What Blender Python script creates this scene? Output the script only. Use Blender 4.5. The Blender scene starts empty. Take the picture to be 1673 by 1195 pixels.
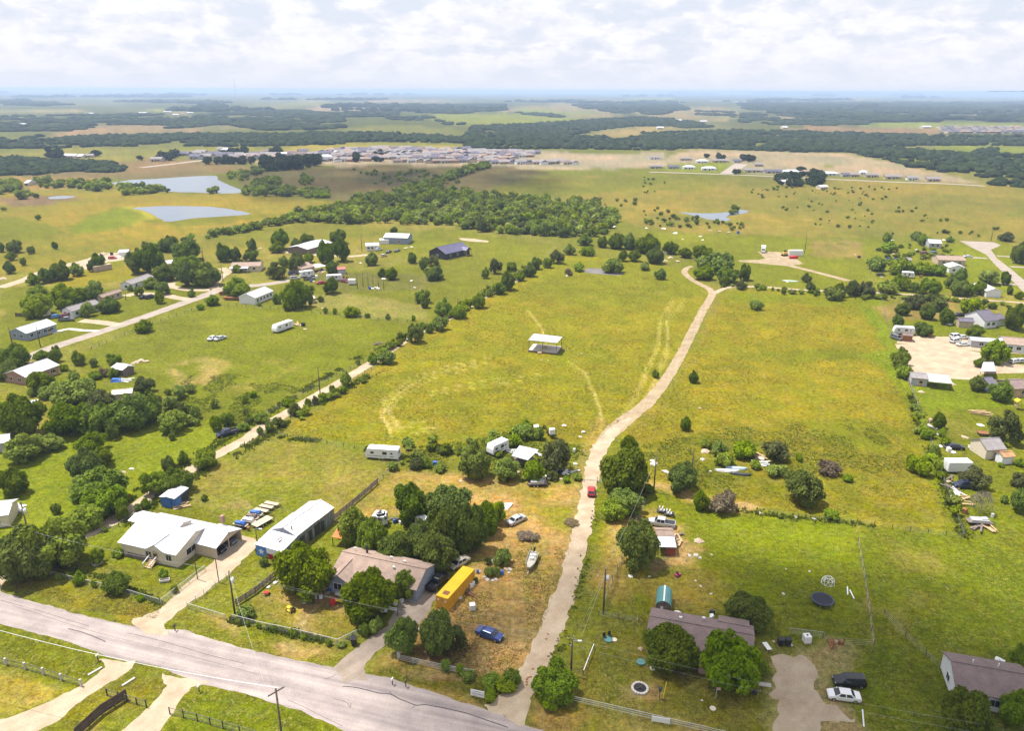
import bpy, bmesh, math, random
import numpy as np
from mathutils import Vector, Matrix
R = math.radians
rng = random.Random(7)
nrg = np.random.default_rng(11)
sc = bpy.context.scene
COL = sc.collection

# ------------------------------------------------------------------ camera
CAM_H, FPX, W0, H0 = 86.0, 1240.0, 1673.0, 1195.0
PITCH = math.atan((H0/2-147.5)/FPX)          # below the horizon
ROLL = R(0.22)
fwd = Vector((0, math.cos(PITCH), -math.sin(PITCH)))
rgt = Vector((1, 0, 0)); upv = rgt.cross(fwd)
rr = rgt*math.cos(ROLL)+upv*math.sin(ROLL); uu = upv*math.cos(ROLL)-rgt*math.sin(ROLL)
CPOS = Vector((0, 0, CAM_H))
cam = bpy.data.cameras.new('camera'); cam_o = bpy.data.objects.new('camera', cam); COL.objects.link(cam_o)
cam.sensor_fit = 'HORIZONTAL'; cam.sensor_width = 36; cam.lens = 36*FPX/W0
cam.clip_start = 1; cam.clip_end = 120000
m = Matrix((rr, uu, -fwd)).transposed().to_4x4(); m.translation = CPOS
cam_o.matrix_world = m; sc.camera = cam_o

# ------------------------------------------------------------------ light and sky
SUN_EL, SUN_AZ = R(68), R(-66)               # azimuth from +Y towards +X (negative: to the left)
sdir = Vector((math.sin(SUN_AZ)*math.cos(SUN_EL), math.cos(SUN_AZ)*math.cos(SUN_EL), math.sin(SUN_EL)))
sun = bpy.data.lights.new('sun', 'SUN'); sun.energy = 4.2; sun.angle = R(0.53); sun.color = (1, .955, .88)
sun_o = bpy.data.objects.new('sun', sun); COL.objects.link(sun_o)
sun_o.rotation_euler = sdir.to_track_quat('Z', 'Y').to_euler()
wd = bpy.data.worlds.new('World'); sc.world = wd; wd.use_nodes = True
nt = wd.node_tree; nt.nodes.clear()
def WN(t, **k):
    n = nt.nodes.new(t)
    for a, b in k.items(): setattr(n, a, b)
    return n
def wmath(op, a, b=None, c=None):
    n = WN('ShaderNodeMath', operation=op)
    for i, v in enumerate((a, b, c)):
        if v is None: continue
        if isinstance(v, (int, float)): n.inputs[i].default_value = v
        else: nt.links.new(v, n.inputs[i])
    return n.outputs[0]
sky = WN('ShaderNodeTexSky', sky_type='NISHITA'); sky.sun_disc = False
sky.sun_elevation = SUN_EL; sky.sun_rotation = SUN_AZ % (2*math.pi); sky.dust_density = 2.0; sky.air_density = 1.0
tc = WN('ShaderNodeTexCoord'); sep = WN('ShaderNodeSeparateXYZ'); nt.links.new(tc.outputs['Generated'], sep.inputs[0])
zc = wmath('ADD', wmath('MAXIMUM', sep.outputs[2], 0.0), 0.035)
u = wmath('DIVIDE', sep.outputs[0], zc); v = wmath('DIVIDE', sep.outputs[1], zc)
comb = WN('ShaderNodeCombineXYZ'); nt.links.new(u, comb.inputs[0]); nt.links.new(v, comb.inputs[1])
def wnoise(scale, det, rough, dist=0.0, off=0.0, vec=None):
    mp = WN('ShaderNodeMapping'); nt.links.new(vec or comb.outputs[0], mp.inputs[0]); mp.inputs['Location'].default_value = (off, off*.7, off*.3)
    n = WN('ShaderNodeTexNoise'); nt.links.new(mp.outputs[0], n.inputs['Vector'])
    n.inputs['Scale'].default_value = scale; n.inputs['Detail'].default_value = det; n.inputs['Roughness'].default_value = rough; n.inputs['Distortion'].default_value = dist
    return n.outputs[0]
def wramp(x, pts):
    r = WN('ShaderNodeValToRGB'); nt.links.new(x, r.inputs[0])
    el = r.color_ramp.elements
    while len(el) < len(pts): el.new(.5)
    for e, (p, c) in zip(el, pts): e.position = p; e.color = (*c, 1)
    return r.outputs[0]
def wmix(f, a, b):
    n = WN('ShaderNodeMix', data_type='RGBA')
    for s, vv in ((n.inputs['Factor'], f), (n.inputs['A'], a), (n.inputs['B'], b)):
        if isinstance(vv, (int, float)): s.default_value = vv
        elif isinstance(vv, tuple): s.default_value = (*vv, 1)
        else: nt.links.new(vv, s)
    return n.outputs['Result']
# puffs are drawn in (azimuth, elevation) space squeezed so that they stay upright near the horizon, cover in plane space
vm = WN('ShaderNodeMapping'); nt.links.new(tc.outputs['Generated'], vm.inputs[0]); vm.inputs['Scale'].default_value = (1, 1, 2.4)
puff = wnoise(19, 8, .56, .25, 3.1, vm.outputs[0])
puff2 = wnoise(46, 6, .62, .2, 9.4, vm.outputs[0])
base = wnoise(.5, 5, .55, 0, 5.0)
cov = wmath('ADD', wmath('MULTIPLY', puff, .78), wmath('MULTIPLY', base, .22))
cover = wramp(cov, [(.41, (0, 0, 0)), (.52, (1, 1, 1))])
lf = wmath('ADD', wmath('MULTIPLY', puff, .55), wmath('MULTIPLY', puff2, .45))
lit = wmix(wramp(lf, [(.33, (0, 0, 0)), (.50, (1, 1, 1))]), (9.0, 9.15, 10.1), wmix(wramp(lf, [(.48, (0, 0, 0)), (.60, (1, 1, 1))]), (9.4, 9.5, 10.2), (10.6, 10.55, 10.8)))
skyhaze = wmix(.88, sky.outputs[0], (8.5, 9.0, 10.3))
cl = wmix(wmath('MULTIPLY', cover, .93), skyhaze, lit)
hz = wmath('POWER', wmath('SUBTRACT', 1.0, wmath('MINIMUM', wmath('MULTIPLY', wmath('MAXIMUM', sep.outputs[2], 0.0), 14.5), 1.0)), 1.6)
skycol = wmix(hz, cl, (8.4, 8.7, 9.8))
bgn = WN('ShaderNodeBackground'); nt.links.new(skycol, bgn.inputs[0]); bgn.inputs[1].default_value = 0.051
out = WN('ShaderNodeOutputWorld'); nt.links.new(bgn.outputs[0], out.inputs[0])
vs = sc.view_settings; vs.view_transform = 'Standard'; vs.look = 'None'; vs.exposure = 0.97; vs.gamma = 1.0; vs.use_curve_mapping = False
sc.cycles.max_bounces = 5; sc.cycles.diffuse_bounces = 2; sc.cycles.transparent_max_bounces = 96; sc.cycles.volume_bounces = 0

# ------------------------------------------------------------------ pixel helpers
ZM = {'A1': (0, 780, 2.879), 'A2': (380, 780, 3.983), 'A3': (620, 680, 3.735), 'A4': (560, 960, 4.1825), 'A5': (850, 700, 3.984),
      'A6': (850, 940, 3.983), 'A7': (1230, 880, 3.776), 'A8': (1130, 560, 3.081), 'B1': (0, 380, 4.597), 'B2': (330, 360, 4.647),
      'B3': (0, 580, 3.983), 'B4': (660, 360, 4.1825), 'B5': (1000, 360, 3.983), 'B6': (1370, 360, 4.98), 'B7': (1420, 560, 3.514),
      'B8': (400, 580, 4.647), 'C1': (0, 130, 2.9875), 'C2': (500, 130, 2.788), 'C3': (1050, 130, 2.685), 'C6': (180, 830, 6.97),
      'C7': (420, 880, 5.975), 'C8': (1040, 960, 6.639), 'D2': (410, 800, 10.867), 'D3': (690, 900, 11.95), 'D5': (360, 220, 3.802),
      'D6': (1060, 240, 2.9875), 'D8': (1540, 380, 6.64), 'F': (0, 0, 1)}
def full(zm, x, y):                          # enlarged-crop coordinates to photograph pixels
    a, b, s = ZM[zm]; return (a+x/s, b+y/s)
def ray(x, y):
    return (rr*(x-W0/2)-uu*(y-H0/2)+fwd*FPX).normalized()
def G(x, y, z=0.0):                          # pixel -> point on the level plane at height z
    d = ray(x, y)
    if d.z > -0.0015: d.z = -0.0015
    return CPOS+d*((z-CAM_H)/d.z)
def Z(zm, x, y, z=0.0): return G(*full(zm, x, y), z)
def ZZ(zm, pts, z=0.0): return [Z(zm, x, y, z) for x, y in pts]
def depth(p): return (Vector(p)-CPOS).dot(fwd)
def ppm(p): return FPX/depth(p)              # pixels per metre
def top_h(base, xt, yt):                     # height of an upright thing standing at base whose top shows at pixel (xt, yt)
    d = ray(xt, yt); t = math.hypot(base.x, base.y)/math.hypot(d.x, d.y); return CAM_H+d.z*t
EXPF = 2.06
def lin(c): c /= 255; return c/12.92 if c <= .04045 else ((c+.055)/1.055)**2.4
def C(r, g, b, k=1.0): return tuple(min(.9, lin(x)/EXPF*k) for x in (r, g, b))

# ------------------------------------------------------------------ materials
MATS = {}
def mat(name, col, rough=.8, var=.12, scale=1.2, metal=0.0, bump=0.0, bscale=8.0, objvar=0.0, spec=.3, col2=None, coat=0.0):
    if name in MATS: return MATS[name]
    M = bpy.data.materials.new(name); M.use_nodes = True; n = M.node_tree.nodes; l = M.node_tree.links
    b = n['Principled BSDF']; b.inputs['Roughness'].default_value = rough; b.inputs['Metallic'].default_value = metal
    b.inputs['Specular IOR Level'].default_value = spec; b.inputs['Coat Weight'].default_value = coat
    t = n.new('ShaderNodeTexCoord')
    nz = n.new('ShaderNodeTexNoise'); nz.inputs['Scale'].default_value = scale; nz.inputs['Detail'].default_value = 5; nz.inputs['Roughness'].default_value = .65
    l.new(t.outputs['Object'], nz.inputs['Vector'])
    rp = n.new('ShaderNodeValToRGB'); l.new(nz.outputs[0], rp.inputs[0])
    c2 = col2 or tuple(max(0, x*(1-2.2*var)) for x in col)
    rp.color_ramp.elements[0].position = .30; rp.color_ramp.elements[0].color = (*c2, 1)
    rp.color_ramp.elements[1].position = .62; rp.color_ramp.elements[1].color = (*[min(.95, x*(1+.35*var)) for x in col], 1)
    src = rp.outputs[0]
    if objvar:
        oi = n.new('ShaderNodeObjectInfo'); hs = n.new('ShaderNodeHueSaturation'); l.new(src, hs.inputs['Color'])
        for inp, lo, hi, mul in (('Value', 1-objvar, 1+objvar, 1.0), ('Hue', .5-objvar*.06, .5+objvar*.06, 7.31)):
            mm = n.new('ShaderNodeMath'); mm.operation = 'MULTIPLY'; l.new(oi.outputs['Random'], mm.inputs[0]); mm.inputs[1].default_value = mul
            fr = n.new('ShaderNodeMath'); fr.operation = 'FRACT'; l.new(mm.outputs[0], fr.inputs[0])
            mr = n.new('ShaderNodeMapRange'); mr.inputs['To Min'].default_value = lo; mr.inputs['To Max'].default_value = hi; l.new(fr.outputs[0], mr.inputs['Value'])
            l.new(mr.outputs[0], hs.inputs[inp])
        src = hs.outputs[0]
    l.new(src, b.inputs['Base Color'])
    if bump:
        bn = n.new('ShaderNodeTexNoise'); bn.inputs['Scale'].default_value = bscale; bn.inputs['Detail'].default_value = 4; l.new(t.outputs['Object'], bn.inputs['Vector'])
        bp = n.new('ShaderNodeBump'); bp.inputs['Strength'].default_value = bump; bp.inputs['Distance'].default_value = .05; l.new(bn.outputs[0], bp.inputs['Height']); l.new(bp.outputs[0], b.inputs['Normal'])
    MATS[name] = M; return M
def sheet_mat(name, c1, c2, scale, axis=0):      # ribbed metal sheet: fine ribs across one axis, streaks along it
    if name in MATS: return MATS[name]
    M = mat(name, c1, .45, .1, .35, .25, spec=.4, col2=c2); n = M.node_tree.nodes; l = M.node_tree.links; b = n['Principled BSDF']
    w = n.new('ShaderNodeTexWave'); w.bands_direction = 'XYZ'[axis]; w.inputs['Scale'].default_value = scale
    t = n['Texture Coordinate']; l.new(t.outputs['Object'], w.inputs['Vector'])
    bp = n.new('ShaderNodeBump'); bp.inputs['Strength'].default_value = .35; bp.inputs['Distance'].default_value = .04
    l.new(w.outputs[1], bp.inputs['Height']); l.new(bp.outputs[0], b.inputs['Normal']); return M
def shingle_mat(name, c1, c2):
    if name in MATS: return MATS[name]
    M = mat(name, c1, .95, .1, .8, col2=c2, spec=.1); n = M.node_tree.nodes; l = M.node_tree.links; b = n['Principled BSDF']
    t = n['Texture Coordinate']; br = n.new('ShaderNodeTexNoise'); br.inputs['Scale'].default_value = 9; br.inputs['Detail'].default_value = 2
    mp = n.new('ShaderNodeMapping'); mp.inputs['Scale'].default_value = (.35, 1.6, 1.6); l.new(t.outputs['Object'], mp.inputs[0]); l.new(mp.outputs[0], br.inputs['Vector'])
    mx = n.new('ShaderNodeMix'); mx.data_type = 'RGBA'; mx.blend_type = 'MULTIPLY'; mx.inputs['Factor'].default_value = .65
    rp = n.new('ShaderNodeValToRGB'); rp.color_ramp.elements[0].position = .35; rp.color_ramp.elements[0].color = (.6, .6, .6, 1); rp.color_ramp.elements[1].position = .65
    l.new(br.outputs[0], rp.inputs[0])
    src = b.inputs['Base Color'].links[0].from_socket; l.new(src, mx.inputs['A']); l.new(rp.outputs[0], mx.inputs['B']); l.new(mx.outputs['Result'], b.inputs['Base Color']); return M
def board_mat(name, c1, c2): return mat(name, c1, .85, .2, 2.5, bump=.3, col2=c2)
mat('dark_rubber', (.02, .02, .02), .9); mat('steel', (.45, .45, .46), .4, metal=.7); mat('galvanized', (.5, .51, .52), .45, metal=.4, scale=4)
mat('white_paint', (.72, .72, .71), .5, .05, 3); mat('cream_siding', (.62, .54, .42), .7, .06, 2); mat('tan_siding', (.47, .38, .28), .75, .08, 2)
mat('blue_grey_siding', (.24, .28, .36), .7, .08, 2); mat('grey_siding', (.4, .4, .42), .75, .08, 2); mat('white_siding', (.68, .68, .70), .65, .05, 2)
mat('brick', (.36, .21, .16), .9, .2, 6, bump=.3); mat('dark_siding', (.035, .034, .04), .6, .1, 2); mat('wood_pole', (.11, .08, .06), .9, .25, 3)
mat('glass', (.02, .025, .035), .08, .1, 3, spec=.6); mat('trim_white', (.7, .7, .7), .5, .04); mat('plank_grey', (.20, .155, .135), .9, .3, 2.5, bump=.3)
mat('wood_new', (.50, .35, .20), .85, .2, 2); mat('concrete', (.50, .46, .41), .9, .1, 2); mat('dark_metal', (.05, .05, .055), .5, .1, 3, .3)
mat('chrome', (.6, .6, .62), .2, .03, metal=.9); mat('lamp_glass', (.7, .72, .75), .15, .05, spec=.6); mat('tail_red', (.35, .02, .02), .3)
mat('rust', (.30, .13, .06), .9, .35, 4, bump=.2); mat('red_paint', (.50, .03, .03), .5, .08); mat('blue_paint', (.06, .16, .42), .6, .12, 2)
mat('yellow_paint', (.75, .50, .03), .55, .1, 2); mat('blue_plastic', (.05, .14, .45), .4); mat('teal_metal', (.10, .25, .24), .5, .1, 2)
mat('black_plastic', (.025, .025, .03), .5); mat('bark', (.13, .10, .075), .95, .3, 5, bump=.5, bscale=14); mat('pale_bark', (.32, .28, .24), .95, .2, 5)
sheet_mat('white_metal_roof', (.60, .60, .63), (.48, .48, .52), 6.5); sheet_mat('grey_metal_roof', (.62, .64, .68), (.48, .50, .55), 6.5)
sheet_mat('barn_wall', (.20, .23, .30), (.13, .13, .15), 9); sheet_mat('navy_roof', (.12, .11, .19), (.095, .09, .15), 6)
sheet_mat('rusty_white_roof', (.66, .64, .62), (.50, .38, .32), 9)
shingle_mat('brown_shingle', (.36, .265, .215), (.28, .205, .17)); shingle_mat('plum_shingle', (.25, .185, .175), (.19, .145, .14)); shingle_mat('grey_shingle', (.30, .28, .28), (.22, .2, .2)); shingle_mat('slate_shingle', (.17, .155, .2), (.13, .12, .155))

# ------------------------------------------------------------------ mesh helpers
class MB:
    def __init__(s): s.v = []; s.f = []; s.m = []
    def add(s, vs, fs, mi=0):
        o = len(s.v); s.v += [tuple(x) for x in vs]; s.f += [tuple(i+o for i in f) for f in fs]; s.m += [mi]*len(fs); return s
    def box(s, c, d, rz=0.0, mi=0, tilt=0.0):
        q = Matrix.Rotation(rz, 3, 'Z') @ Matrix.Rotation(tilt, 3, 'X'); c = Vector(c)
        vs = [c+q @ Vector((d[0]/2*a, d[1]/2*b, d[2]/2*e)) for a, b, e in ((-1, -1, -1), (1, -1, -1), (1, 1, -1), (-1, 1, -1), (-1, -1, 1), (1, -1, 1), (1, 1, 1), (-1, 1, 1))]
        return s.add(vs, [(0, 3, 2, 1), (4, 5, 6, 7), (0, 1, 5, 4), (1, 2, 6, 5), (2, 3, 7, 6), (3, 0, 4, 7)], mi)
    def bar(s, a, b, w, h=None, mi=0):
        a, b = Vector(a), Vector(b); h = h or w; d = (b-a).normalized()
        sd = d.cross(Vector((0, 0, 1))); sd = sd.normalized() if sd.length > 1e-4 else Vector((1, 0, 0)); un = sd.cross(d)
        vs = [p+sd*(w/2*i)+un*(h/2*j) for p in (a, b) for i, j in ((-1, -1), (1, -1), (1, 1), (-1, 1))]
        return s.add(vs, [(0, 3, 2, 1), (4, 5, 6, 7), (0, 1, 5, 4), (1, 2, 6, 5), (2, 3, 7, 6), (3, 0, 4, 7)], mi)
    def cyl(s, a, b, r0, r1=None, n=8, mi=0, caps=True):
        a, b = Vector(a), Vector(b); r1 = r0 if r1 is None else r1; d = (b-a).normalized()
        sd = d.cross(Vector((0, 0, 1))); sd = sd.normalized() if sd.length > 1e-4 else Vector((1, 0, 0)); un = sd.cross(d)
        vs = [p+(sd*math.cos(t)+un*math.sin(t))*r for p, r in ((a, r0), (b, r1)) for t in [2*math.pi*i/n for i in range(n)]]
        fs = [(i, i+n, (i+1) % n+n, (i+1) % n) for i in range(n)]
        if caps: fs += [tuple(range(n)), tuple(range(2*n-1, n-1, -1))]
        return s.add(vs, fs, mi)
    def poly(s, pts, mi=0): return s.add(pts, [tuple(range(len(pts)))], mi)
    def slab(s, pts, th, mi=0):               # polygon pts (top), thickness th downwards along z
        n = len(pts); vs = [Vector(p) for p in pts]+[Vector(p)-Vector((0, 0, th)) for p in pts]
        fs = [tuple(range(n)), tuple(range(2*n-1, n-1, -1))]+[(i, i+n, (i+1) % n+n, (i+1) % n) for i in range(n)]
        return s.add(vs, fs, mi)
    def extrude(s, prof, y0, y1, mi=0):       # profile in (x, z), extruded along y
        n = len(prof); vs = [(x, y0, z) for x, z in prof]+[(x, y1, z) for x, z in prof]
        fs = [tuple(range(n)), tuple(range(2*n-1, n-1, -1))]+[(i, i+n, (i+1) % n+n, (i+1) % n) for i in range(n)]
        return s.add(vs, fs, mi)
    def loft(s, rings, mi=0, caps=True):
        n = len(rings[0]); vs = [p for r in rings for p in r]; fs = []
        for k in range(len(rings)-1):
            fs += [(k*n+i, k*n+(i+1) % n, (k+1)*n+(i+1) % n, (k+1)*n+i) for i in range(n)]
        if caps: fs += [tuple(range(n-1, -1, -1)), tuple(range((len(rings)-1)*n, len(rings)*n))]
        return s.add(vs, fs, mi)
    def mesh(s, name, mats, smooth=False):
        me = bpy.data.meshes.new(name); me.from_pydata(s.v, [], s.f)
        for m_ in (mats if isinstance(mats, (list, tuple)) else [mats]): me.materials.append(MATS[m_] if isinstance(m_, str) else m_)
        if any(s.m): me.polygons.foreach_set('material_index', s.m)
        bm = bmesh.new(); bm.from_mesh(me); bmesh.ops.recalc_face_normals(bm, faces=bm.faces); bm.to_mesh(me); bm.free()
        if smooth: me.polygons.foreach_set('use_smooth', [True]*len(me.polygons))
        me.update(); return me
    def build(s, name, mats, parent=None, smooth=False, loc=None):
        return link(name, s.mesh(name, mats, smooth), parent, loc)
def link(name, me, parent=None, loc=None, rz=None, scale=None):
    o = bpy.data.objects.new(name, me); COL.objects.link(o)
    if parent is not None: o.parent = parent
    if loc is not None: o.location = loc
    if rz is not None: o.rotation_euler[2] = rz
    if scale is not None: o.scale = scale
    return o
def tag(o, label, cat, group=None, kind=None):
    o['label'] = label
    if cat: o['category'] = cat
    if group: o['group'] = group
    if kind: o['kind'] = kind
    return o
def thing(name, label, cat, loc=(0, 0, 0), rz=0.0, group=None):
    o = bpy.data.objects.new(name, None); COL.objects.link(o); o.location = loc; o.rotation_euler[2] = rz
    o.empty_display_size = .3; return tag(o, label, cat, group)
def struct(name, me): o = link(name, me); o['kind'] = 'structure'; return o

# ------------------------------------------------------------------ numpy noise
def hash2(ix, iy, s):
    h = (ix.astype(np.int64)*374761393+iy.astype(np.int64)*668265263+s*974634777) & 0xffffffff
    h = ((h ^ (h >> 13))*1274126177) & 0xffffffff
    return ((h ^ (h >> 16)) & 0xffff)/65535.0
def vnoise(x, y, s=0):
    ix, iy = np.floor(x), np.floor(y); fx, fy = x-ix, y-iy; fx = fx*fx*(3-2*fx); fy = fy*fy*(3-2*fy)
    a, b, c, d = hash2(ix, iy, s), hash2(ix+1, iy, s), hash2(ix, iy+1, s), hash2(ix+1, iy+1, s)
    return (a*(1-fx)+b*fx)*(1-fy)+(c*(1-fx)+d*fx)*fy
def fbm(x, y, s=0, o=4):
    t = 0; a = .5; n = 0
    for k in range(o): t = t+a*vnoise(x, y, s+k*17); n += a; a *= .5; x = x*2.03+11.1; y = y*2.03+5.7
    return t/n
# ------------------------------------------------------------------ ground
NR, RMIN, RMAX = 640, 40.0, 30000.0
s_ = np.linspace(1/RMIN, 1/RMAX, NR); rad = 1/s_
ang = np.concatenate([np.linspace(-180, -52, 22)[:-1], np.linspace(-52, 52, 700), np.linspace(52, 180, 22)[1:-1]])*math.pi/180
NA = len(ang)
RRg, AAg = np.meshgrid(rad, ang, indexing='ij')
gx = (RRg*np.sin(AAg)).ravel(); gy = (RRg*np.cos(AAg)).ravel()
NV = len(gx); gcol = np.zeros((NV, 3)); gveg = np.ones(NV)
wn1 = (fbm(gx/9, gy/9, 3)-.5); wn2 = (fbm(gx/9, gy/9, 41)-.5)
wf1 = (fbm(gx/1.6, gy/1.6, 5, 3)-.5); wf2 = (fbm(gx/1.6, gy/1.6, 61, 3)-.5)
def polydist(P, x, y):                        # signed distance (inside > 0) to polygon P
    n = len(P); ins = np.zeros(len(x), bool); dm = np.full(len(x), 1e18)
    for i in range(n):
        (x1, y1), (x2, y2) = P[i], P[(i+1) % n]
        c = ((y1 > y) != (y2 > y)); 
        with np.errstate(divide='ignore', invalid='ignore'):
            xi = (x2-x1)*(y-y1)/((y2-y1) if y2 != y1 else 1e-9)+x1
        ins ^= c & (x < xi)
        dx, dy = x2-x1, y2-y1; L = dx*dx+dy*dy+1e-9
        t = np.clip(((x-x1)*dx+(y-y1)*dy)/L, 0, 1); dm = np.minimum(dm, (x-x1-t*dx)**2+(y-y1-t*dy)**2)
    return np.where(ins, 1, -1)*np.sqrt(dm)
def _apply(idx, a, col, veg):
    a = a[:, None]; gcol[idx] = gcol[idx]*(1-a)+np.array(col)*a
    if veg is not None: gveg[idx] = gveg[idx]*(1-a[:, 0])+veg*a[:, 0]
def paint(zm, pts, col, fe=2.0, op=1.0, warp=5.0, fine=1.0, patch=0.0, pscale=12.0, veg=1.0):
    P = [(p.x, p.y) for p in ZZ(zm, pts)]; xs, ys = zip(*P); mg = fe*2+warp+2
    idx = np.nonzero((gx > min(xs)-mg) & (gx < max(xs)+mg) & (gy > min(ys)-mg) & (gy < max(ys)+mg))[0]
    if not len(idx): return
    x = gx[idx]+wn1[idx]*warp+wf1[idx]*fine*1.6; y = gy[idx]+wn2[idx]*warp+wf2[idx]*fine*1.6
    a = np.clip(polydist(P, x, y)/fe*.5+.5, 0, 1); a = a*a*(3-2*a)*op
    if patch: a = a*np.clip((fbm(gx[idx]/pscale, gy[idx]/pscale, 77)-.5+patch-.5)*5+.5, 0, 1)
    _apply(idx, a, col, veg)
def stroke(zm, pts, w, col, fe=.6, op=1.0, warp=1.0, veg=.6, breakup=0.0):
    P = [(p.x, p.y) for p in ZZ(zm, pts)]; xs, ys = zip(*P); mg = w+fe+warp+2
    idx = np.nonzero((gx > min(xs)-mg) & (gx < max(xs)+mg) & (gy > min(ys)-mg) & (gy < max(ys)+mg))[0]
    x = gx[idx]+wn1[idx]*warp+wf1[idx]*.5; y = gy[idx]+wn2[idx]*warp+wf2[idx]*.5; dm = np.full(len(idx), 1e18)
    for (x1, y1), (x2, y2) in zip(P, P[1:]):
        dx, dy = x2-x1, y2-y1; L = dx*dx+dy*dy+1e-9; t = np.clip(((x-x1)*dx+(y-y1)*dy)/L, 0, 1); dm = np.minimum(dm, (x-x1-t*dx)**2+(y-y1-t*dy)**2)
    a = np.clip((w/2-np.sqrt(dm))/fe+.5, 0, 1)*op
    if breakup: a = a*np.clip((fbm(gx[idx]/6, gy[idx]/6, 19)-.5+breakup-.5)*4+.5, 0, 1)
    _apply(idx, a, col, veg)
YEL, GRN, BRT = C(182, 174, 66), C(140, 156, 62), C(132, 168, 45)
STRAW, TAN, DIRT, OLIVE = C(196, 168, 104), C(200, 176, 128), C(186, 152, 116), C(150, 150, 84)
PALE = C(222, 202, 172); MOW = C(160, 160, 78); DARKG = C(112, 140, 50)
# broad colour of the plain
n0 = fbm(gx/160, gy/160, 1, 4); n1 = fbm(gx/900, gy/900, 9, 3)
t = np.clip((n0-.38)*3.2, 0, 1)[:, None]; base = np.array(C(138, 152, 70))*(1-t)+np.array(C(176, 166, 88))*t
rg = RRg.ravel(); far = np.clip((rg-900)/1200, 0, 1)[:, None]
n2 = fbm(gx/420, gy/1100, 29, 3); tf = np.clip((n2-.42)*4, 0, 1)[:, None]
fcol = np.array(C(92, 112, 62))*(1-tf)+np.array(C(150, 148, 92))*tf
base = base*(1-far)+fcol*far; gcol[:] = base
F = 'F'
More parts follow.
